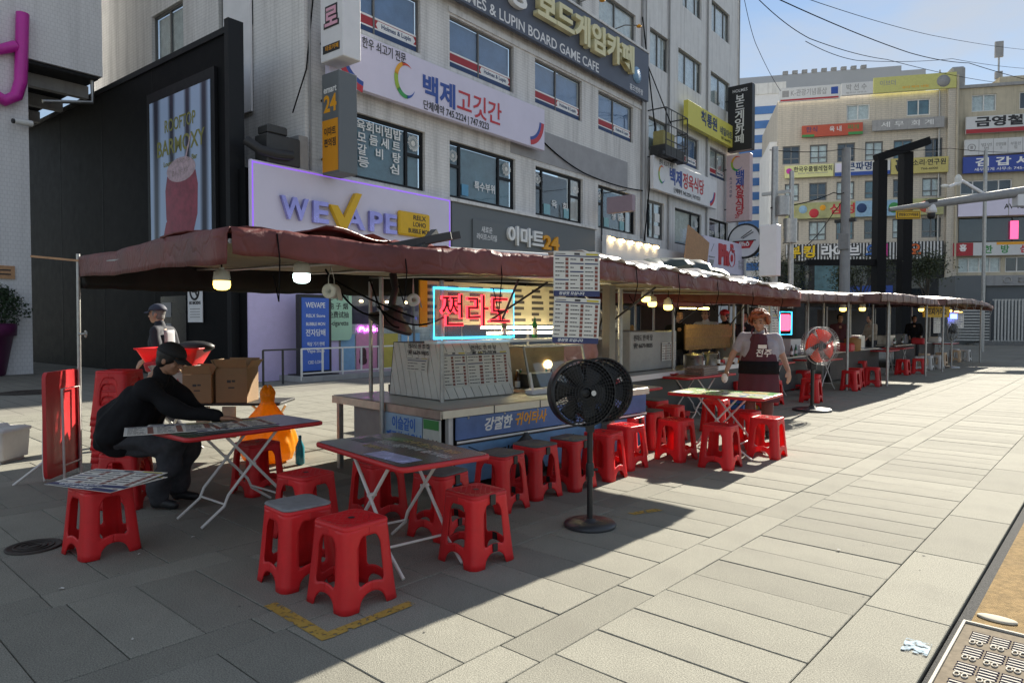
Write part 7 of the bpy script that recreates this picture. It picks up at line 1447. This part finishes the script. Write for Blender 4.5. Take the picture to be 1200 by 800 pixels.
def person(label, loc, rz, J, cfg, group=None):
    t = thing('person', label, 'person', loc, R(rz), group); vox = cfg.get('vox', .012); sk = cfg.get('skin', m_skin); HM = cfg.get('head_rot', Matrix.Identity(4)); k = cfg.get('build', 1.)
    V = lambda n_: Vector(J[n_])
    q = MB(); head_into(q, V('head'), HM); capsule(q, V('neck') + Vector((0, 0, -.03)), V('head') + HM @ Vector((0, -.02, -.06)), .058, .052)
    capsule(q, V('chest'), V('neck'), .10, .06); capsule(q, V('pelvis'), V('chest'), .12, .12)
    for s in ('r', 'l'):
        capsule(q, V('neck') - Vector((0, 0, .06)), V('sh' + s), .06, .05); capsule(q, V('sh' + s), V('el' + s), .046 * k, .038 * k); capsule(q, V('el' + s), V('wr' + s), .038 * k, .026 * k)
        if cfg.get('hands', True): hand(q, V('wr' + s), J['hf' + s], J['ht' + s], cfg.get('curl', .5), 1., J.get('hn' + s))
        else: capsule(q, V('wr' + s), V('wr' + s) + Vector(J['hf' + s]).normalized() * .13, .027, .03)
        capsule(q, V('hip' + s), V('kn' + s), .07, .05); capsule(q, V('kn' + s), V('an' + s), .05, .035)
    link('body', clean(q, 'body', sk, cfg.get('bvox', vox), 2), t); face_bits(t, V('head'), HM)
    # shirt
    q = MB(); cw = cfg.get('chest_w', .105) ; b_ = cfg.get('belly', .135)
    side = (V('shr') - V('shl')).normalized()
    for s in (1, -1):
        capsule(q, V('pelvis') + side * s * .075 + Vector((0, 0, .04)), V('chest') + side * s * cw, b_, .118 * k); capsule(q, V('chest') + side * s * cw, V('neck') + side * s * .09 - Vector((0, 0, .09)), .118 * k, .075)
    capsule(q, V('pelvis') + Vector((0, 0, .1)), V('chest'), b_ * 1.1, .13 * k)
    for s in ('r', 'l'):
        capsule(q, V('neck') - Vector((0, 0, .075)), V('sh' + s), .062, .064 * k); e_ = V('sh' + s).lerp(V('el' + s), cfg.get('sleeve', 1.)) if cfg.get('sleeve', 1.) < 1 else V('el' + s); capsule(q, V('sh' + s), e_, .066 * k, .058 * k)
        if cfg.get('sleeve', 1.) >= 1: capsule(q, V('el' + s), V('el' + s).lerp(V('wr' + s), .93), .058 * k, .040 * k)
    capsule(q, V('neck') - Vector((0, 0, .055)), V('neck').lerp(V('head'), .12), .074, cfg.get('collar', .062))
    link('shirt', clean(q, 'shirt', cfg['shirt'], vox, 4, cfg.get('fold', .003), 3), t)
    # trousers
    q = MB(); w2 = cfg.get('trouser', 1.)
    capsule(q, V('pelvis') + Vector((0, 0, .06)), V('pelvis'), b_ * .98, .14)
    for s in ('r', 'l'):
        capsule(q, V('pelvis'), V('hip' + s), .125, .105 * w2); capsule(q, V('hip' + s), V('kn' + s), .10 * w2, .078 * w2); capsule(q, V('kn' + s), V('an' + s) + Vector((0, 0, .02)), .078 * w2, .062 * w2)
    link('trousers', clean(q, 'trousers', cfg['trousers'], vox, 4, cfg.get('fold', .003) * 1.3, 5), t)
    for s in ('r', 'l'):
        q = MB(); capsule(q, V('an' + s) - Vector((0, 0, .03)), V('to' + s), .042, .034); capsule(q, V('an' + s) - Vector((0, 0, .04)), V('an' + s) - Vector((0, 0, .01)), .045, .045); link('shoe', clean(q, 'shoe', cfg.get('shoes', m_black), .012, 2), t)
    T_ = Matrix.Translation(V('head')) @ HM
    if cfg.get('cap'):
        q = MB(); q.sphere((0, -.014, .045), .104, 20, 0, (.90, 1.06, .86), T_); cut = [f for f in range(len(q.f))]; q2 = MB(); me = q.mesh('cap', cfg['cap']); b2 = bmesh.new(); b2.from_mesh(me); Ti = T_.inverted()
        bmesh.ops.delete(b2, geom=[v for v in b2.verts if (Ti @ v.co).z < .028 + .10 * ((Ti @ v.co).y) * .15], context='VERTS'); b2.to_mesh(me); b2.free(); me = bake(me, ('SOLIDIFY', dict(thickness=.006, offset=1)))
        cp = link('cap', me, t); P = []
        for i in range(7):
            u = -1 + 2 * i / 6; P.append([T_ @ Vector((u * .078, .082 - .035 * u * u + .085 * j / 4 * (1 - .45 * u * u), .043 - .012 * u * u - .022 * (j / 4) ** 1.3)) for j in range(5)])
        q = MB(); q.grid(P); link('cap_brim', bake(q.mesh('cap_brim', cfg.get('brim', cfg['cap'])), ('SOLIDIFY', dict(thickness=.005, offset=0))), cp)
    if cfg.get('hair'):
        q = MB(); vol = cfg.get('hair_vol', 1.)
        if cfg.get('curly'):
            r = random.Random(2)
            for _ in range(150):
                a = r.uniform(0, 6.283); z = r.uniform(-.55, 1); s_ = math.sqrt(1 - z * z); p = Vector((.128 * s_ * math.cos(a), -.015 + .125 * s_ * math.sin(a), .045 + .125 * z))
                if p.y > .062 and p.z < .075: continue
                if p.y > .02 and p.z < -.0 : continue
                q.sphere(p, r.uniform(.02, .032), 8, 0, (1, 1, 1), T_)
            me = clean(q, 'hair', cfg['hair'], .008, 1)
        else:
            q.sphere((0, -.022, .04), .103 * vol, 16, 0, (.92, 1.02, 1.0), T_); q.sphere((0, -.045, -.02), .082 * vol, 14, 0, (1.0, .75, 1.0), T_)
            for s in (1, -1): q.sphere((s * .07, .0, .0), .026, 10, 0, (.7, 1.1, 1.5), T_)
            me = clean(q, 'hair', cfg['hair'], .012, 2); b2 = bmesh.new(); b2.from_mesh(me); Ti = T_.inverted(); bmesh.ops.delete(b2, geom=[v for v in b2.verts if (Ti @ v.co).y > .055 and (Ti @ v.co).z < .085], context='VERTS'); b2.to_mesh(me); b2.free()
        link('hair', me, t)
    return t
rx = lambda a: Matrix.Rotation(R(a), 4, 'X'); rz_ = lambda a: Matrix.Rotation(R(a), 4, 'Z')
m_bkc = mat('black_sweater', (.010, .010, .012), .9, var=.3, vscale=30, spec=.2); m_char = mat('charcoal_trousers', (.055, .056, .062), .9, var=.25, vscale=20, spec=.2); m_hairb = mat('black_hair', (.012, .010, .009), .5, var=.3, vscale=60)
J = dict(pelvis=(0, 0, .55), chest=(0, .17, .86), neck=(0, .27, 1.055), head=(0, .37, 1.175), shr=(.19, .24, .97), shl=(-.19, .24, .97), elr=(.22, .52, .80), ell=(-.27, .42, .77), wrr=(.13, .80, .722), wrl=(-.06, .60, .722),
         hfr=(-.25, 1, -.03), htr=(-1, -.2, 0), hnr=(0, 0, -1), hfl=(.5, .8, -.03), htl=(.8, -.5, .1), hnl=(0, 0, -1), hipr=(.10, .05, .54), hipl=(-.10, .05, .54), knr=(.13, .46, .515), knl=(-.13, .44, .515), anr=(.13, .30, .09), anl=(-.13, .34, .09), tor=(.14, .45, .035), tol=(-.13, .49, .035))
pm = person('man in black cap and black sweater bent over the table beside the red stool stack', (-6.26, 2.25, 0), -48.2, J, dict(shirt=m_bkc, trousers=m_char, cap=mat('black_cap', (.012, .012, .013), .8, var=.2), hair=m_hairb, skin=m_skin2, belly=.195, chest_w=.125, build=1.2, trouser=1.25, head_rot=rx(-24), bvox=.0065, vox=.011, fold=.009, curl=.28, hair_vol=1.0, collar=.07))
pm.location = (-6.34, 2.17, 0); pm.scale = (1.07, 1.07, 1.05); seatman.location = (-6.34, 2.17, 0); seatman.rotation_euler = (0, 0, R(42))
m_lil2 = mat('lilac_grey_shirt', (.34, .33, .38), .85, var=.15, vscale=12); m_mar = mat('maroon_apron', (.085, .018, .030), .75, var=.2, vscale=10); m_brown = mat('red_brown_trousers', (.14, .05, .045), .8, var=.2)
J = dict(pelvis=(0, 0, .92), chest=(0, .02, 1.22), neck=(0, .03, 1.42), head=(0, .06, 1.545), shr=(.205, .01, 1.34), shl=(-.205, .01, 1.34), elr=(.335, .08, 1.12), ell=(-.29, -.06, 1.10), wrr=(.40, .24, .90), wrl=(-.37, .04, .90), hfr=(.1, .3, -1), htr=(-.6, .8, .1), hfl=(-.1, .25, -1), htl=(.6, .8, .1),
         hipr=(.10, 0, .88), hipl=(-.10, 0, .88), knr=(.11, .03, .48), knl=(-.11, .02, .48), anr=(.11, 0, .08), anl=(-.11, 0, .08), tor=(.13, .15, .035), tol=(-.13, .15, .035))
pw = person('woman with curly brown hair in a maroon apron standing behind the green printed table', (-3.76, 9.25, 0), 199, J, dict(shirt=m_lil2, trousers=m_brown, hair=mat('curly_brown_hair', (.26, .075, .025), .6, var=.35, vscale=30), curly=True, belly=.175, chest_w=.125, build=1.14, sleeve=.68, head_rot=rx(-8) @ rz_(-9) @ Matrix.Rotation(R(4), 4, 'Y'), bvox=.0065, vox=.011, fold=.0035, curl=.35))
q = MB()
def apron_row(z, w_, y, n=12): return [Vector((w_ * (-1 + 2 * i / n), y - .10 * (abs(-1 + 2 * i / n)) ** 2.2 - (.0 if z > .9 else .0) + .008 * math.sin(i * 2.2 + z * 6), z)) for i in range(n + 1)]
q.grid([apron_row(z, w_, y) for z, w_, y in ((1.40, .10, .145), (1.32, .14, .175), (1.20, .19, .195), (1.08, .23, .205), (1.0, .245, .215), (.9, .25, .215), (.75, .265, .225), (.60, .275, .23), (.48, .28, .225))]); link('apron', bake(q.mesh('apron', m_mar), ('SOLIDIFY', dict(thickness=.006, offset=1)), ('SUBSURF', dict(levels=1, render_levels=1))), pw)
q = MB(); q.grid([apron_row(z, w_, y) for z, w_, y in ((1.03, .252, .232), (.96, .256, .236), (.86, .262, .236))]); link('waist_pouch', bake(q.mesh('waist_pouch', m_bkc), ('SOLIDIFY', dict(thickness=.012, offset=1))), pw)
q = MB()
for s in (1, -1): q.tube([(s * .09, .148, 1.40), (s * .085, .09, 1.46), (s * .05, -.03, 1.48)], .012, 6)
q.build('apron_strap', m_mar, pw); MB().box(-.055, .055, .203, .209, 1.22, 1.27).build('name_badge', m_wht2, pw, loc=(-.05, -.002, -.02))
o = text('lettering', '전주', .11, m_wht2, pw, -.06, 1.135, .222, bold=.02, ext=.001, shear=.2); o.rotation_euler = (0, 0, R(180))
o = MB().sphere((0, 0, 0), .05, 10, 0, (.9, .6, 1.3)).build('white_cloth', m_wht2, pw, loc=(.42, .30, .80))
m_navs = mat('navy_shirt', (.016, .018, .028), .8, var=.2, vscale=20)
J = dict(pelvis=(0, 0, .98), chest=(0, .01, 1.30), neck=(0, .03, 1.52), head=(0, .07, 1.655), shr=(.20, 0, 1.44), shl=(-.20, 0, 1.44), elr=(.25, -.08, 1.18), ell=(-.25, -.06, 1.18), wrr=(.24, .10, 1.02), wrl=(-.22, .14, 1.06), hfr=(0, .6, -.8), htr=(-.5, .6, .2), hfl=(0, .7, -.7), htl=(.5, .6, .2),
         hipr=(.10, 0, .93), hipl=(-.10, 0, .93), knr=(.10, .12, .50), knl=(-.10, -.04, .50), anr=(.10, .10, .08), anl=(-.10, -.28, .12), tor=(.10, .25, .035), tol=(-.10, -.15, .05))
pk = person('man in dark cap and navy shirt walking left behind the red basket', (-9.45, 3.70, 0), 131.8, J, dict(shirt=m_navs, trousers=m_char, cap=mat('navy_cap', (.03, .035, .06), .7, var=.1), hair=mat('grey_hair', (.16, .155, .15), .6, var=.3), skin=m_skin, sleeve=.8, vox=.014, bvox=.009, curl=.5, hair_vol=.88))
pk2 = [o for o in pk.children if o.name.startswith('cap')][0]
q = MB(); q.grid([[Vector((x, -.125 - .02 * math.sin((z - .95) * 5) + .12 * (x / .16) ** 2 * .4, z)) for x in (-.15, -.10, -.05, 0, .03)] for z in (1.02, 1.15, 1.28, 1.4, 1.45)]); link('back_panel', bake(q.mesh('back_panel', mat('painted_sunlit_back', (.35, .35, .37), .8)), ('SOLIDIFY', dict(thickness=.012, offset=0))), pk)  # pale panel paints the sunlight on the back of the navy shirt
JS = dict(J); JS.update(elr=(.26, .05, 1.18), ell=(-.26, .05, 1.18), wrr=(.18, .26, 1.05), wrl=(-.18, .26, 1.05), knl=(-.10, .03, .50), knr=(.10, .03, .5), anr=(.1, 0, .08), anl=(-.1, 0, .08), tor=(.1, .16, .035), tol=(-.1, .16, .035))
def bystander(label, loc, rz, shirt, hair=m_hairb, **kw):
    c = dict(shirt=shirt, trousers=m_char, hair=hair, vox=.02, bvox=.014, hands=False, fold=.003); c.update(kw); return person(label, loc, rz, JS, c)
m_wsh = mat('white_shirt', (.55, .55, .58), .8, var=.1); m_pnk = mat('pink_shirt', (.42, .25, .30), .8, var=.1)
bystander('man in a white shirt behind the bamboo screen left of the red capped man', (-6.55, 13.35, .06), 190, m_wsh, sleeve=.6)
bystander('man in a black jacket and red cap behind the bamboo screen', (-6.35, 13.85, .03), 175, m_bkc, cap=m_redl)
bystander('dark haired cook in black behind the grey steel box', (-6.5, 12.1, 0), 215, m_bkc)
bystander('person in a pale pink top half hidden by the double menu poster', (-5.75, 7.75, -.06), 230, m_pnk)
bystander('cook in dark clothes behind the third stall counter', (-6.7, 15.6, 0), 200, m_navs)
bystander('person in a maroon top behind the fourth stall tables', (-6.3, 21.3, 0), 210, m_mar)
bystander('person in a beige jacket at the near end of the last stall', (-6.3, 24.6, 0), 140, mat('beige_jacket', (.34, .29, .22), .8, var=.1))
bystander('dark haired person beside the fan of the last stall', (-5.9, 28.6, 0), 200, m_bkc)
ORD = 'first second third fourth fifth sixth seventh eighth ninth tenth eleventh twelfth'.split()
# ------------------------------------------------------------------ small goods on the counters, litter
m_soju = mat('green_glass', (.02, .16, .05), .12, var=.1, spec=.7); m_brownb = mat('brown_glass', (.07, .03, .01), .12, var=.1); m_capm = mat('bottle_cap', (.5, .5, .5), .35, metal=.6)
q = MB(); q.lathe([(0, 0), (.031, 0), (.032, .01), (.032, .13), (.026, .16), (.013, .19), (.012, .225), (0, .225)], 12); BOT = q.mesh('glass', m_soju); BOTB = recol(BOT, m_brownb)
q = MB(); q.lathe([(.0325, .04), (.0325, .11)], 12, cap=False); LAB = q.mesh('label', m_wht2); q = MB(); q.lathe([(.0135, .222), (.0135, .236), (0, .237)], 8); CAPM = q.mesh('cap', m_capm)
def bottle(x, y, z, grp, lab, br=False, s=1.):
    t = thing('bottle', lab, 'bottle', (x, y, z), rnd.uniform(0, 6), grp); link('glass', BOTB if br else BOT, t); link('label', LAB, t); link('cap', CAPM, t); t.scale = (s,) * 3
def plate(x, y, z, r, m_, lab, grp):
    o = MB().lathe([(r * .55, 0), (r * .95, .02), (r, .026), (r * .92, .024), (0, .008)], 16).build('plate', m_, loc=(x, y, z)); tag(o, lab, 'plate', grp)
def jar(x, y, z, r, h, m_, m2, lab, grp):
    t = thing('jar', lab, 'jar', (x, y, z), 0, grp); MB().lathe([(r * .95, 0), (r, .01), (r, h * .85), (r * .8, h * .9)], 14).build('body', m_, t); MB().lathe([(r * .88, h * .9), (r * .88, h), (0, h + .005)], 14).build('lid', m2, t)
def S1(x, y): return (SO.x + math.cos(ST) * x - math.sin(ST) * y, SO.y + math.sin(ST) * x + math.cos(ST) * y)
r_ = random.Random(21)
for k in range(9):
    x, y = S1(1.55 + .14 * k + r_.uniform(-.02, .02), .72 + r_.uniform(-.05, .18)); bottle(x, y, 1.374 if k % 3 == 0 else .782, 'bottles around the glass case', '%s bottle from the left around the glass case of the first stall' % ORD[k], k % 4 == 1)
for k in range(6):
    x, y = S1(2.65 + .09 * (k % 3), .2 + .14 * (k // 3)); jar(x, y, .782, .04, .1 + .02 * (k % 2), [m_steel, m_redl, m_white][k % 3], [m_redl, m_white, m_steel][k % 3], '%s small sauce jar in the %s row at the right end of the first counter' % (ORD[k % 3], ('front', 'back')[k // 3]), 'sauce jars on the first counter')
for k in range(5):
    x, y = S1(1.6 + .24 * k, 1.42 + .08 * (k % 2)); o = MB().lathe([(.10, 0), (.13, .03), (.14, .10), (.13, .10), (.115, .02), (0, .015)], 16).build('steel_bowl', m_steel, loc=(x, y, .79)); tag(o, '%s steel mixing bowl from the left behind the glass case' % ORD[k], 'bowl', 'steel bowls behind the glass case')
for k, (x, y) in enumerate(((.9, 1.75), (1.3, 1.75), (1.7, 1.75), (2.1, 1.75), (2.5, 1.75))):
    t = thing('ladle', '%s steel ladle from the left on the kitchen rail of the first stall' % ORD[k], 'ladle', (*S1(x, y), 1.25), R(86), 'ladles on the kitchen rail'); MB().tube([(0, 0, 0), (0, 0, .26), (0, .02, .28)], .006, 5).build('handle', m_steel, t); MB().lathe([(.045, .02), (.035, -.01), (0, -.02)], 10).build('bowl', m_steel, t)
for k in range(10):
    bottle(-5.45 - .1 * (k % 3), 11.0 + .22 * k * .9, .782, 'bottles on the second counter', '%s bottle from the left on the second stall counter' % ORD[k], k % 3 == 0)
for k, (x, y, m_) in enumerate(((-5.45, 8.9, m_white), (-5.6, 8.55, m_steel), (-5.15, 10.55, m_white), (-5.35, 9.75, m_redl), (-5.75, 14.3, m_white), (-5.3, 16.5, m_steel), (-5.6, 22.8, m_white))): plate(x, y, .7235, .11, m_, ('white plate on the near red table of the second stall', 'steel plate on the near red table of the second stall', 'white plate at the right of the egg trays', 'red plate at the left of the egg trays', 'white plate on the table behind the orange fan', 'steel plate on the third stall table', 'white plate on the fourth stall table')[k], 'plates on the red tables')
m_foil = mat('wrapped_pack', (.42, .40, .38), .25, var=.4, vscale=30)
for k in range(7):
    o = MB().bbox(-.13, .13, -.1, .1, 0, .05 + .03 * (k % 3), .015).build('food_pack', [m_foil, m_redl, m_white, m_gold][k % 4], loc=(-5.55 - .12 * (k % 2), 11.7 + .3 * k, .782), rotz=r_.uniform(-.5, .5)); tag(o, '%s wrapped food pack from the left below the right bamboo screen' % ORD[k], 'pack', 'packs below the bamboo screen')
for k in range(12):
    s_ = [(-5.65, 14.6, 'third'), (-5.8, 19.0, 'fourth'), (-5.95, 26.0, 'last')][k // 4]; bottle(s_[0] - .1 * (k % 2), s_[1] + .55 * (k % 4), .782, 'bottles on the farther counters', '%s bottle from the left on the %s stall counter' % (ORD[k % 4], s_[2]), k % 2 == 0, 1.1)
# boxes of drinks and a bucket under the second stall
for k, (x, y, m_, lab) in enumerate(((-4.95, 9.05, m_redl, 'red drinks crate under the tables of the second stall'), (-5.0, 11.2, mat('blue_crate', (.03, .10, .32), .45, var=.1), 'blue drinks crate in front of the second counter'), (-5.15, 12.0, m_yel, 'yellow drinks crate in front of the second counter'))):
    t = thing('drinks_crate', lab, 'crate', (x, y, 0), r_.uniform(-.2, .2)); q = MB()
    for z in (0, .1, .2): 
        for a in ((-.2, .2, -.14, -.125), (-.2, .2, .125, .14), (-.2, -.185, -.125, .125), (.185, .2, -.125, .125)): q.box(*a, z + .002, z + .07)
    for cx in (-.19, .17):
        for cy in (-.13, .11): q.box(cx, cx + .02, cy, cy + .02, 0, .27)
    q.box(-.185, .185, -.125, .125, 0, .012); q.build('crate_body', m_, t)
    for i in range(4): link('bottle', BOT, t, loc=(-.13 + .085 * i, 0, .015))
# dried stains and litter on the paving
m_gum = mat('old_gum', (.13, .125, .11), .9, var=.2); m_scrap = mat('paper_scrap', (.62, .60, .56), .8, var=.15)
q = MB()
for _ in range(70):
    x, y = r_.uniform(-7.5, -.8), r_.uniform(.9, 12); rr = r_.uniform(.004, .010); n = 8; c = [(x + rr * r_.uniform(.7, 1.2) * math.cos(2 * math.pi * k / n), y + rr * r_.uniform(.7, 1.2) * math.sin(2 * math.pi * k / n), .0018) for k in range(n)]; q.add(c, [tuple(range(n))])
q.build('gum_spots', m_gum, pave, kind='stuff')
for k, (x, y) in enumerate(((-5.35, 1.05), (-4.95, .98), (-4.6, 1.22), (-3.6, 1.25), (-5.0, 2.15), (-1.45, 4.95), (-4.9, 1.75))):
    q = MB(); s_ = r_.uniform(.007, .014); q.grid([[Vector((s_ * (i - 1), s_ * .6 * (j - 1), .004 + r_.uniform(0, .008))) for j in range(3)] for i in range(3)], smooth=False); me = bake(q.mesh('paper_scrap', m_scrap), ('SOLIDIFY', dict(thickness=.0012, offset=1))); o = link('paper_scrap', me, loc=(x, y, .001), rotz=r_.uniform(0, 3)); tag(o, ('tiny white scrap on the paving right of the small manhole', 'tiny white scrap left of the yellow floor marking', 'tiny white scrap on the paving below the menu stool', 'tiny scrap beside the yellow L marking', 'tiny scrap under the dark table of the seated man', 'tiny white scrap on the sunlit paving near the kerb', 'tiny white scrap between the menu stool and the dark table')[k], 'litter', 'paper scraps on the paving')
